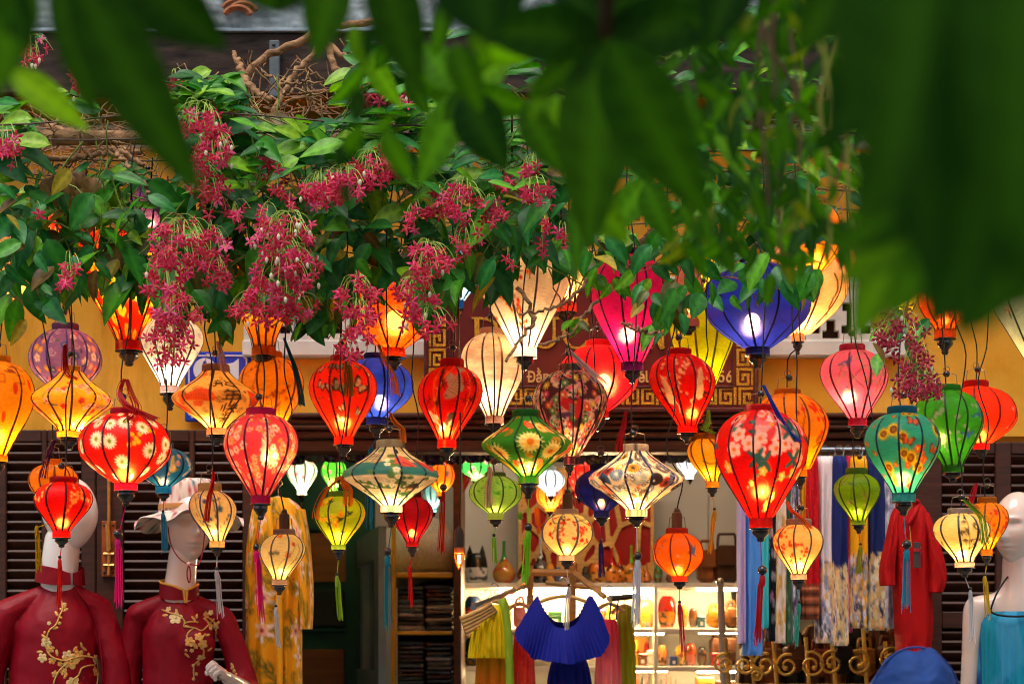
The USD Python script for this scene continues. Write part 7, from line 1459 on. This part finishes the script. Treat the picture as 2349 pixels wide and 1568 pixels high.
v[:, 2] += .008 * np.exp(-((v[:, 0] - .035) / .022) ** 2) * up - .006 * np.exp(-((v[:, 0] - .005) / .012) ** 2) * up
cp_ = part(pp, 'cap', (v + hc + [0, 0, .018], np.array(t_.faces)), CAPM, smooth=True)
part(cp_, 'brim', lathe([(.09, .012), (.12, -.004), (.135, -.02), (.133, -.023), (.09, -.0)], hc + [0, .0, .012], 32, .98, 1.08), CAPM, smooth=40)
part(cp_, 'seam', tube([hc + np.array([.096 * math.cos(a) * .98, -.02, .018 + .124 * math.sin(a)]) for a in np.linspace(.1, 3.04, 20)], .0025, 5), CAPM, smooth=True)
# ---------------------------------------------------------------- flowering creeper on the trellis
RG = np.random.default_rng(21)
def leaf(base, ax, n, L, w, col, rows=8, curl=.25, fold=.22, cup=0.0, wave=0.0, rng=RG):
    """One leaf blade with midrib fold, droop and paler midrib; returns (v, f, colours)."""
    ax = ax / np.linalg.norm(ax); n = n - ax * (n @ ax); n /= np.linalg.norm(n) + 1e-9; sd = np.cross(ax, n)
    t = np.linspace(0, 1, rows + 1); hw = w * np.sin(np.pi * t ** .78) ** .82 * (1 - .15 * t); hw[0] = w * .04; hw[-1] = w * .02
    c = base + ax * (L * (t - .12 * curl * t ** 2))[:, None] - n * (L * curl * t ** 2)[:, None]
    wv = wave * L * np.sin(t * 9 + rng.uniform(0, 6))
    lft = c + sd * hw[:, None] * .5 + n * (hw * fold * .7)[:, None]; l2 = c + sd * hw[:, None] + n * (hw * fold * (1 - cup) + wv)[:, None]
    rgt = c - sd * hw[:, None] * .5 + n * (hw * fold * .7)[:, None]; r2 = c - sd * hw[:, None] + n * (hw * fold * (1 - cup) - wv)[:, None]
    V = np.stack([l2, lft, c, rgt, r2], 1).reshape(-1, 3); i = np.arange(rows)[:, None] * 5 + np.arange(4)[None]
    Q = np.stack([i, i + 5, i + 6, i + 1], -1).reshape(-1, 4)
    b = lin(col); C = np.tile(b, (len(V), 1)).reshape(-1, 5, 3); C[:, 2] = C[:, 2] * 1.5 + [.01, .02, 0]; C[1::2, [1, 3]] *= 1.16; C[::2, [1, 3]] *= .84
    C[:, [0, 4]] *= .95
    return (V, np.vstack([Q[:, [0, 1, 2]], Q[:, [0, 2, 3]]]), np.clip(C.reshape(-1, 3) * rng.uniform(.85, 1.15), .001, .6))
GREENS = [(48, 118, 24), (36, 104, 28), (62, 134, 22), (26, 96, 44), (82, 146, 26), (28, 88, 26), (36, 114, 48)]
YOUNG = [(116, 168, 24), (96, 156, 24), (132, 174, 40)]
OLD = [(150, 130, 30), (78, 84, 26), (104, 76, 30)]

def inside(poly, n, rng=RG):
    pg = Polygon(poly); x0, y0, x1, y1 = pg.bounds; out = []
    while len(out) < n:
        q = (rng.uniform(x0, x1), rng.uniform(y0, y1))
        if pg.contains(Point(q)): out.append(q)
    return out
cr = thing('flowering_creeper', 'flowering creeper with drooping clusters of crimson star flowers over the lantern trellis', 'creeper', (-2.1, 4.9, .12))
LV = []
def strew(poly, n, d0, d1, L0=58, L1=108, young=.12, old=.05, droop=None, pal=GREENS):
    for px, py in inside(poly, n):
        u = np.clip((py - 200) / 520, 0, 1) if droop is None else droop
        d = RG.uniform(d0, d1) + .10 * (RG.random() ** 2); s = K * d
        sg = RG.choice([-1, 1])
        ax = np.array([sg * RG.uniform(.25, 1.0) * (1.25 - .7 * u), RG.uniform(-.75, .1), RG.uniform(-.35, .5) * (1 - u) - u * RG.uniform(.35, 1.2)])
        n_ = np.array([RG.normal(0, .35), -RG.uniform(.25, .95), RG.uniform(.25, 1.0) * (1.15 - .55 * u)])
        r = RG.random(); col = YOUNG[RG.integers(3)] if r < young * (1.3 - u) else OLD[RG.integers(3)] if r < young + old else pal[RG.integers(len(pal))]
        L = RG.uniform(L0, L1) * s * RG.choice([.62, .85, 1.0, 1.15], p=[.16, .26, .4, .18]); b = P(px, py, d)
        LV.append((d + RG.uniform(0, .1) - L, leaf(b - ax / np.linalg.norm(ax) * L * .45, ax, n_, L, L * RG.uniform(.19, .31), col, curl=RG.uniform(.05, .42), fold=RG.uniform(.1, .4), wave=RG.uniform(0, .02))))
strew([(0, 400), (130, 385), (310, 375), (335, 470), (335, 610), (300, 665), (220, 650), (150, 690), (70, 700), (0, 720)], 190, 4.6, 5.05)
MAIN = [(400, 195), (545, 185), (560, 265), (760, 285), (840, 160), (900, 175), (1010, 250), (1265, 250), (1300, 560), (1310, 610), (1190, 625), (1085, 640), (1010, 690), (960, 660), (890, 660), (830, 720), (760, 720), (690, 720), (640, 715), (560, 690), (500, 725), (420, 735), (350, 690), (345, 600), (335, 470), (390, 420)]
strew(MAIN, 440, 4.55, 4.85, 58, 108)
strew(MAIN, 560, 4.85, 5.25, pal=GREENS[:4] + [(30, 80, 34)], young=.04)
strew([(560, 285), (860, 270), (880, 360), (600, 380)], 46, 4.6, 4.8, 80, 120, .3, 0, .1)
strew([(400, 170), (550, 165), (555, 280), (420, 310)], 64, 4.65, 4.9, 60, 100, .35, 0, .15)
strew([(1290, 540), (1500, 545), (1650, 560), (1900, 640), (1915, 690), (1760, 680), (1650, 700), (1560, 730), (1430, 680), (1350, 670), (1300, 620)], 100, 4.55, 4.95, 50, 92)
strew([(1440, 660), (1540, 640), (1600, 740), (1480, 790)], 16, 4.6, 4.7, 46, 80)
strew([(1980, 700), (2070, 690), (2150, 760), (2090, 900), (2010, 830)], 14, 4.55, 4.7, 70, 110)
strew([(50, 85), (110, 80), (215, 240), (160, 300), (70, 170)], 12, 4.7, 4.9, 50, 80)
strew([(0, 230), (60, 230), (90, 330), (50, 400), (0, 400)], 34, 4.65, 4.9)
strew([(770, 100), (870, 100), (1000, 250), (960, 300), (860, 240), (780, 200)], 54, 4.65, 4.9, 60, 110, .2)
strew([(1000, 60), (1300, 0), (1980, 0), (2000, 560), (1700, 560), (1300, 560), (1100, 300)], 330, 4.7, 5.3, 60, 105)
strew([(1900, 300), (2400, 250), (2400, 560), (2000, 640)], 60, 4.8, 5.2)
strew([(0, 560), (110, 560), (150, 700), (60, 760), (0, 770)], 22, 4.55, 4.7, 70, 105, .05, .1, .9)
# hanging young shoots and low leaves between the lanterns
strew([(250, 560), (340, 600), (320, 700), (250, 690)], 12, 4.6, 4.8, 70, 110, .05, .2, 1.0)
strew([(480, 690), (560, 690), (540, 770), (490, 770)], 9, 4.65, 4.8, 60, 100, 0, .5, 1.0)
strew([(640, 700), (800, 700), (780, 770), (660, 770)], 14, 4.65, 4.8, 60, 100, 0, .3, 1.0)
strew([(940, 640), (1040, 640), (1030, 740), (960, 720)], 10, 4.6, 4.75, 70, 110, 0, .2, 1.0)
strew([(1090, 600), (1180, 600), (1160, 700), (1100, 680)], 9, 4.6, 4.75, 70, 100, .1, .1, .9)
strew([(1296, 730), (1345, 735), (1340, 760), (1300, 760)], 4, 4.62, 4.7, 50, 64, .6, 0, .8)
LV.sort(key=lambda q: q[0])
for q in LV[:300]: part(cr, 'leaf', q[1][:2], LEAF, smooth=True, color=q[1][2])
v, f, c = cat_([q[1] for q in LV[300:]]); part(cr, 'leaf_mass', (v, f), LEAF, smooth=True, color=c, kind='stuff')
# stems
part(cr, 'trunk', tube([[-2.12, 4.75, .1], [-2.2, 4.72, 1.0], [-2.1, 4.78, 1.9], [-2.16, 4.8, 2.7], [-1.7, 4.9, 2.97], [-.9, 4.95, 2.99]], [.045, .04, .036, .032, .026, .018], 9, 40), TWIG, smooth=True)
def limb(pts, r, d, m=TWIG, nm='branch', n=26):
    q = [P(x, y, dd) for (x, y), dd in zip(pts, np.linspace(*d, len(pts)))]
    q = smooth_line(q, n); q[1:-1] += RG.normal(0, .004, (n - 2, 3))
    part(cr, nm, tube(q, np.interp(np.linspace(0, 1, n), np.linspace(0, 1, len(r)), r), 7), m, smooth=True)
limb([(440, 330), (520, 300), (560, 180), (600, 140), (650, 115), (730, 72), (800, 58), (870, 50)], [.006, .009, .011, .011, .010], (5.2, 5.2))
limb([(590, 330), (622, 268), (662, 185), (715, 130), (760, 60)], [.008, .0095, .0085, .007], (5.05, 5.15))
limb([(728, 72), (752, 100), (790, 130), (830, 150), (880, 170)], [.010, .009, .006], (5.2, 5.1))
limb([(745, 90), (760, 130), (770, 160), (800, 190), (815, 300)], [.011, .010, .007], (5.15, 5.1))
limb([(536, 120), (548, 150), (560, 180), (620, 232)], [.006, .010, .010], (5.3, 5.1))
limb([(60, 355), (160, 362), (260, 352), (330, 380)], [.007, .008, .007], (4.85, 4.85))
limb([(90, 280), (180, 310), (260, 345), (320, 350)], [.011, .013, .010], (5.2, 5.1))
limb([(255, 340), (300, 390), (340, 440)], [.007, .006], (4.8, 4.75))
limb([(1480, 470), (1500, 520), (1470, 560), (1440, 640)], [.009, .010, .008], (5.1, 5.0))
limb([(1385, 500), (1480, 490), (1540, 470)], [.007, .008, .006], (5.0, 5.0))
limb([(1190, 720), (1220, 716), (1290, 700), (1345, 640)], [.003, .004, .005], (4.62, 4.7))
limb([(1160, 830), (1200, 770), (1222, 742), (1185, 660)], [.004, .005, .006], (4.62, 4.7), n=18)
limb([(1235, 790), (1300, 770), (1345, 720), (1370, 690)], [.003, .004, .005], (4.62, 4.7))
limb([(1425, 740), (1480, 760), (1520, 766)], [.004, .004], (4.62, 4.65))
for k in range(60):                                          # thin dry shoots at the two bare places
    if k < 34: x, y = RG.uniform(60, 310), RG.uniform(260, 420)
    else: x, y = RG.uniform(520, 850), RG.uniform(150, 330)
    a = RG.uniform(0, 6.28); q = [(x, y)]
    for j in range(5): a += RG.normal(0, .35); q.append((q[-1][0] + 32 * math.cos(a), min(440, q[-1][1] + 20 * math.sin(a) + (4 if k % 3 else 9))))
    d = RG.uniform(4.8, 5.4); limb(q, [RG.uniform(.0018, .005), .0014], (d, d + RG.uniform(-.1, .1)), nm='twig', n=14)
tw = []
for k in range(420):
    x, y = inside(MAIN, 1)[0] if k < 200 else ((RG.uniform(40, 320), RG.uniform(260, 430)) if k < 290 else ((RG.uniform(520, 860), RG.uniform(215, 330)) if k < 350 else (RG.uniform(1280, 1950), RG.uniform(420, 640))))
    a = RG.uniform(0, 6.28); d = RG.uniform(4.85, 5.5); q = [P(x, y, d)]
    for j in range(5): a += RG.normal(0, .4); q.append(q[-1] + np.array([.035 * math.cos(a), RG.normal(0, .01), .028 * math.sin(a)]))
    tw.append(tube(q, RG.uniform(.0012, .0026), 3))
part(cr, 'twig_tangle', cat_(tw), TWIG, kind='stuff')
gs = []
for k in range(140):
    x, y = inside(MAIN, 1)[0] if k < 100 else (RG.uniform(20, 330), RG.uniform(380, 620)); d = RG.uniform(4.7, 4.9); a = RG.uniform(.4, 2.6) * RG.choice([-1, 1]); q = [P(x, y, d)]
    for j in range(4): a += RG.normal(0, .2); q.append(q[-1] + np.array([.04 * math.cos(a), RG.normal(0, .01), .03 * math.sin(a)]))
    gs.append(tube(q, .0022, 4))
part(cr, 'green_shoots', cat_(gs), GREENSTEM, kind='stuff')
dry = []
for x, y in inside([(110, 395), (215, 390), (220, 450), (150, 455)], 12):
    d = RG.uniform(4.72, 4.85); dry.append(leaf(P(x, y, d), np.array([RG.normal(0, .6), -.3, -1.0]), np.array([RG.normal(0, .6), -1, .2]), .075, .028, [(126, 92, 60), (104, 72, 48), (146, 110, 74)][RG.integers(3)], curl=.6, fold=.8, wave=.05))
for q in dry: part(cr, 'dry_leaf', q[:2], LEAF, smooth=True, color=q[2], label='curled dry brown leaf')
# flowers
REDS = [(204, 2, 50), (222, 12, 86), (190, 0, 30), (230, 44, 112), (206, 4, 60), (240, 96, 150), (130, 20, 40)]
def blossom(p, n, r, col, rng):
    n = n / np.linalg.norm(n); u = np.cross(n, [0, .2, 1.0]); u /= np.linalg.norm(u); w = np.cross(n, u); V = []; F = []; a0 = rng.uniform(0, 6)
    for k in range(5):
        a = a0 + k * 1.2566 + rng.normal(0, .09); e = math.cos(a) * u + math.sin(a) * w; g = np.cross(n, e); L = r * rng.uniform(.85, 1.1); b = len(V); bend = rng.uniform(-.15, .4)
        V += [p + e * .0008 + g * .0008, p + e * .0008 - g * .0008, p + e * L * .55 + g * L * .2 - n * L * .08, p + e * L * .5 + n * L * .05, p + e * L * .55 - g * L * .2 - n * L * .08, p + e * L - n * L * bend]
        F += [(b, b + 2, b + 3), (b, b + 3, b + 1), (b + 1, b + 3, b + 4), (b + 2, b + 5, b + 3), (b + 3, b + 5, b + 4)]
    V = np.array(V); C = np.tile(lin(col), (len(V), 1)); C[3::6] *= 1.15; C[5::6] = C[5::6] * .6 + .4 * lin((250, 150, 175)); C[0::6] = C[1::6] = lin((232, 90, 110))
    tb = tube([p, p - n * .012, p - n * .02], .0011, 3); v, f, c = cat_([(V, np.array(F), np.clip(C, .001, .9)), (*tb, np.tile(lin(col) * .8, (len(tb[0]), 1)))])
    return v, f, c
BL_ = [(75, 132, 26, 32, 14, .05, 4.85), (190, 195, 22, 48, 18, .1, 4.85), (465, 285, 52, 34, 30, .2, 4.55), (488, 352, 44, 44, 30, .15, 4.55), (478, 430, 34, 44, 24, .05, 4.6), (15, 338, 26, 34, 12, 0, 4.65), (395, 196, 12, 16, 5, .2, 4.8),
 (415, 570, 72, 52, 46, .05, 4.5), (378, 640, 46, 44, 32, .05, 4.5), (492, 560, 32, 24, 10, 0, 4.55), (494, 634, 38, 34, 14, 0, 4.55), (402, 720, 52, 34, 22, 0, 4.5), (388, 775, 50, 44, 28, 0, 4.5), (398, 822, 30, 18, 8, .1, 4.5),
 (660, 552, 66, 50, 50, .28, 4.45), (655, 630, 74, 55, 58, .2, 4.45), (610, 700, 68, 42, 42, .05, 4.5), (690, 715, 48, 24, 14, 0, 4.5), (895, 220, 64, 32, 40, .05, 4.75), (732, 440, 50, 36, 26, .05, 4.55), (790, 432, 45, 32, 26, .1, 4.55), (842, 396, 38, 32, 22, .05, 4.6), (884, 378, 34, 34, 16, 0, 4.65),
 (662, 462, 20, 18, 5, 0, 4.6), (612, 380, 30, 24, 9, 0, 4.65), (640, 415, 26, 22, 6, 0, 4.6), (560, 265, 34, 20, 6, .1, 4.8), (1060, 468, 50, 42, 30, 0, 4.6), (1130, 490, 30, 24, 10, 0, 4.6), (950, 512, 20, 26, 7, 0, 4.6), (1000, 480, 26, 34, 10, 0, 4.6), (1158, 410, 22, 22, 8, 0, 4.65), (1218, 395, 24, 24, 9, 0, 4.65), (1232, 450, 34, 24, 14, 0, 4.6),
 (1245, 520, 14, 12, 3, 0, 4.6), (1290, 552, 12, 20, 3, 0, 4.6), (1245, 572, 12, 16, 3, 0, 4.6), (985, 610, 46, 36, 30, .08, 4.5), (1070, 560, 26, 40, 9, 0, 4.6), (812, 690, 44, 44, 20, 0, 4.5), (830, 740, 44, 34, 20, 0, 4.5), (800, 805, 30, 20, 8, 0, 4.55), (955, 690, 46, 34, 22, .1, 4.5), (975, 745, 46, 26, 16, .05, 4.5), (500, 480, 20, 16, 4, 0, 4.6), (540, 500, 24, 16, 5, .2, 4.6), (615, 505, 30, 20, 6, .2, 4.55),
 (162, 610, 20, 16, 4, 0, 4.55), (160, 640, 26, 14, 5, 0, 4.55), (148, 664, 14, 8, 2, 0, 4.55), (82, 498, 8, 8, 1, 0, 4.6), (700, 480, 8, 10, 1, 0, 4.6), (1165, 600, 16, 10, 2, 0, 4.6), (2050, 720, 30, 36, 12, .1, 4.5), (2075, 775, 62, 40, 26, .15, 4.5), (2095, 832, 40, 26, 16, .1, 4.5), (2110, 890, 52, 34, 34, .1, 4.5), (635, 600, 0, 0, 0, 0, 0)]
DEEP = [(150, 16, 40), (170, 24, 56), (132, 14, 34)]
for x, y, rx, ry, n, pb, d in BL_:
    if n == 0: continue
    s = K * d; st_ = []; bs = []; org = [(x + RG.uniform(-.3, .3) * rx, y - ry * .9 - 22) for _ in range(max(1, n // 12))]
    for k in range(int(n * 1.12)):
        a = RG.uniform(0, 6.283); q = math.sqrt(RG.random()); dd = d - .06 * math.sqrt(max(0, 1 - q * q)) + RG.uniform(-.02, .05)
        p = P(x + rx * q * 1.12 * math.cos(a) + RG.normal(0, 6), y + ry * q * 1.1 * math.sin(a) + RG.normal(0, 6), dd)
        n_ = np.array([RG.normal(0, .55), -1.0, RG.normal(-.25, .5)]); bud = RG.random() < pb
        o = org[RG.integers(len(org))]; ov = P(o[0], o[1], d + .02)
        if np.linalg.norm(ov - p) > .075: ov = p + (ov - p) / np.linalg.norm(ov - p) * .07 + np.array([0, .025, .012])
        e = p - n_ / np.linalg.norm(n_) * .019
        mid = (ov + e) / 2 + np.array([0, -.012, .014])
        st_.append(tube([ov, mid, e], .0009, 3, 6)); bs.append((p, n_, bud))
    cl = part(cr, 'flower_cluster', cat_(st_), plain('flower_stalk', (166, 186, 84), .6, .3))
    dark = x > 1990
    for p, n_, bud in bs:
        if bud:
            v, f = lathe([(.0006, .007), (.0036, .004), (.0044, 0), (.0034, -.005), (.001, -.009)], p, 7); part(cl, 'bud', (v, f), PETAL, smooth=True, color=np.tile(lin((236, 232, 200)), (len(v), 1)))
        else:
            v, f, c = blossom(p, n_, RG.uniform(.0165, .0225), DEEP[RG.integers(3)] if dark else REDS[int(RG.choice(7, p=[.22, .22, .16, .17, .15, .04, .04]))], RG); part(cl, 'blossom', (v, f), PETAL, color=c)
# ---------------------------------------------------------------- tree in the foreground, out of focus
nt = thing('near_tree', 'dark broad-leaved tree close to the viewer, its blurred leaves hanging across the top', 'tree', (1.5, -.6, 0))
R2 = np.random.default_rng(5)
DK = [(36, 80, 12), (26, 66, 14), (46, 94, 14), (20, 58, 18)]; MIDG = [(62, 118, 16), (78, 132, 18)]; BR = [(110, 166, 14)]
def nleaf(b, t, d, w, col, roll=0.0, curl=.12, dt=0.0):
    A, B = P(*b, d), P(*t, d + dt); ax = B - A; L = np.linalg.norm(ax); view = (A + B) / 2 - [0, 0, EYE]; view /= np.linalg.norm(view)
    n = -view; a = ax / L; sd = np.cross(a, n); n = n * math.cos(roll) + sd * math.sin(roll)
    v, f, c = leaf(A, ax, n, L, w * K * d, col, rows=12, curl=curl, fold=.16, rng=R2)
    part(nt, 'leaf', (v, f), NEARLEAF, smooth=True, color=c)
NL = [((170, -60), (448, 452), 1.15, 92, 0, .2), ((270, -90), (514, 112), 1.2, 92, 1, .1), ((125, -60), (214, 296), 1.2, 44, 0, .3), ((55, -80), (-12, 220), 1.1, 66, 3, .1), ((0, -60), (70, 120), 1.1, 50, 0, .2), ((20, 160), (205, 292), 1.7, 42, 'b', -.3),
 ((560, -80), (640, 28), 1.3, 52, 0, 0), ((690, -70), (640, 30), 1.3, 46, 1, .1), ((770, -70), (722, 134), 1.5, 60, 2, .2), ((870, -110), (958, 216), 1.3, 70, 0, .1), ((850, 60), (838, 150), 1.3, 20, 3, .2), ((1090, -120), (1115, 100), 1.05, 125, 3, .4),
 ((1388, 82), (1690, 36), 1.5, 76, 1, -.2), ((1386, 82), (1090, 70), 1.5, 72, 1, .1), ((1384, 90), (1342, 575), 1.5, 96, 2, .15), ((1398, 92), (1606, 505), 1.45, 100, 0, .3), ((1380, 90), (1210, 230), 1.5, 48, 2, 0), ((1386, 80), (1520, -70), 1.5, 70, 1, .1), ((1384, 80), (1270, -60), 1.5, 66, 3, 0),
 ((1058, 212), (956, 424), 1.9, 50, 'm', .2), ((1062, 214), (1160, 392), 1.8, 64, 3, .2), ((1060, 205), (1180, 120), 1.9, 46, 'm', -.2), ((1058, 205), (960, 90), 1.9, 48, 'm', .1), ((1070, 212), (1230, 260), 1.9, 40, 2, .2),
 ((1330, 410), (1312, 650), 2.0, 26, 2, .4), ((1490, 410), (1385, 545), 2.2, 40, 'm', .1), ((1480, 420), (1540, 560), 2.1, 40, 2, .2), ((1330, 420), (1440, 560), 2.0, 46, 'm', .2), ((1200, 240), (1290, 400), 1.9, 44, 2, .2),
 ((790, 420), (800, 480), 1.4, 16, 3, .3), ((826, 200), (812, 290), 1.4, 26, 3, .2), ((782, 330), (776, 398), 1.4, 18, 3, .2),
 ((2180, -300), (2010, 500), .62, 170, 0, .1), ((2420, -300), (2215, 745), .6, 210, 1, -.25), ((2520, 60), (2330, 690), .66, 160, 0, .1), ((1990, -160), (2030, 430), .75, 110, 0, .2), ((2160, -120), (2110, 640), .7, 150, 3, .1), ((2350, -300), (2360, 560), .56, 180, 2, -.3), ((2500, 300), (2240, 752), .7, 120, 0, .2),
 ((2130, 470), (1900, 572), 1.0, 52, 2, .1), ((2140, 500), (1912, 650), 1.0, 56, 3, .2), ((2060, 560), (1955, 778), 1.1, 58, 'm', .1), ((2170, 520), (2040, 730), .95, 66, 0, .1), ((2240, 520), (2130, 752), .9, 74, 1, .2), ((2330, 520), (2195, 770), .85, 84, 0, .1), ((2430, 560), (2320, 700), .8, 80, 3, .1), ((2120, 300), (1960, 480), .9, 90, 0, .2), ((2050, 90), (1900, 330), .95, 90, 3, .1), ((1960, -80), (1830, 120), 1.2, 70, 0, .1), ((1700, -90), (1620, 110), 1.4, 70, 3, .2)]
for b, t, d, w, c, roll in NL: nleaf(b, t, d, w, BR[0] if c == 'b' else MIDG[R2.integers(2)] if (d < 1.2 and R2.random() < .22) else MIDG[R2.integers(2)] if c == 'm' else DK[c], roll)
for k in range(44):                                        # smaller leaves between the large ones
    x, y, d = R2.uniform(740, 1640), R2.uniform(-80, 330), R2.uniform(1.5, 2.4); a = R2.uniform(.3, 2.8); L_n = R2.uniform(70, 170)
    if 560 < x < 830 and y > 60: continue
    nleaf((x, y), (x + L_n * math.cos(a), min(420, y + L_n * math.sin(a))), d, L_n * R2.uniform(.2, .32), (DK + MIDG)[R2.integers(6)], R2.uniform(-.8, .8), .25)
BARK = plain('near_bark', (92, 70, 48), .8, .2, noise=.4, scale=30)
def nb(pts, r, nm='branch', m=BARK):
    part(nt, nm, tube([P(x, y, d) for x, y, d in pts], r, 7, 22), m, smooth=True)
nb([(1388, 84, 1.5), (1400, -80, 1.45), (1500, -500, 1.2), (1900, -900, .9)], [.006, .007, .009, .012])
nb([(1060, 210, 1.9), (1090, 60, 1.85), (1200, -120, 1.7), (1450, -420, 1.3)], [.004, .005, .007, .010])
nb([(170, -60, 1.15), (120, -200, 1.1), (300, -600, 1.0), (900, -1100, .8)], [.005, .006, .008, .012])
nb([(2130, 480, 1.0), (2200, 200, .95), (2300, -200, .85), (2300, -800, .7)], [.005, .007, .009, .012])
# shoots hanging down at the right, half way to the lanterns
for k in range(15):
    x = R2.uniform(1580, 1960); d = R2.uniform(1.8, 2.9); yb = R2.uniform(300, 640)
    q = [(x + R2.normal(0, 26), y, d) for y in np.linspace(-120, yb, 5)]
    nb(q, [.0032, .0024, .0016], 'hanging_shoot', plain('shoot_green', (136, 142, 48), .6, .3, noise=.3, scale=30) if k % 3 else BARK)
for k in range(330):
    x = R2.uniform(1560, 1985); y = R2.uniform(-60, 640 - abs(x - 1760) * .4); d = R2.uniform(1.7, 2.9)
    a = R2.uniform(.5, 2.6); L = R2.uniform(44, 96)
    nleaf((x, y), (x + L * math.cos(a), y + L * math.sin(a)), d, L * R2.uniform(.18, .27), (DK + DK + DK + MIDG[:1] + [(84, 104, 24)])[R2.integers(14)], R2.uniform(-.9, .9), .3)
# trunk and the crown overhead, above the picture
part(nt, 'trunk', tube([[1.5, -.6, 0], [1.46, -.6, 1.2], [1.3, -.5, 2.3], [.8, -.3, 3.1], [.2, -.1, 3.5]], [.13, .11, .09, .07, .04], 12, 40), BARK, smooth=True)
for q in ([[1.3, -.5, 2.3], [.9, .2, 2.55], [.5, .7, 2.5], [.25, .85, 2.2]], [[.8, -.3, 3.1], [-.2, .4, 2.9], [-.6, .8, 2.4]], [[1.2, -.45, 2.5], [1.3, .3, 2.5], [1.0, .7, 2.1]]):
    part(nt, 'limb', tube(q, [.05, .035, .02, .012], 8, 20), BARK, smooth=True)
ms = []
for k in range(4200):
    p = np.array([R2.uniform(-2.4, 2.6), R2.uniform(-2.2, 1.25), R2.uniform(2.35, 3.8)])
    a = np.array([R2.normal(), R2.normal(), -.6]); v, f, c = leaf(p, a, np.array([R2.normal(0, .5), R2.normal(0, .5), 1.0]), R2.uniform(.13, .2), .045, DK[R2.integers(4)], rows=3, rng=R2); ms.append((v, f, c))
v, f, c = cat_(ms); part(nt, 'crown', (v, f), NEARLEAF, smooth=True, color=c, kind='stuff')
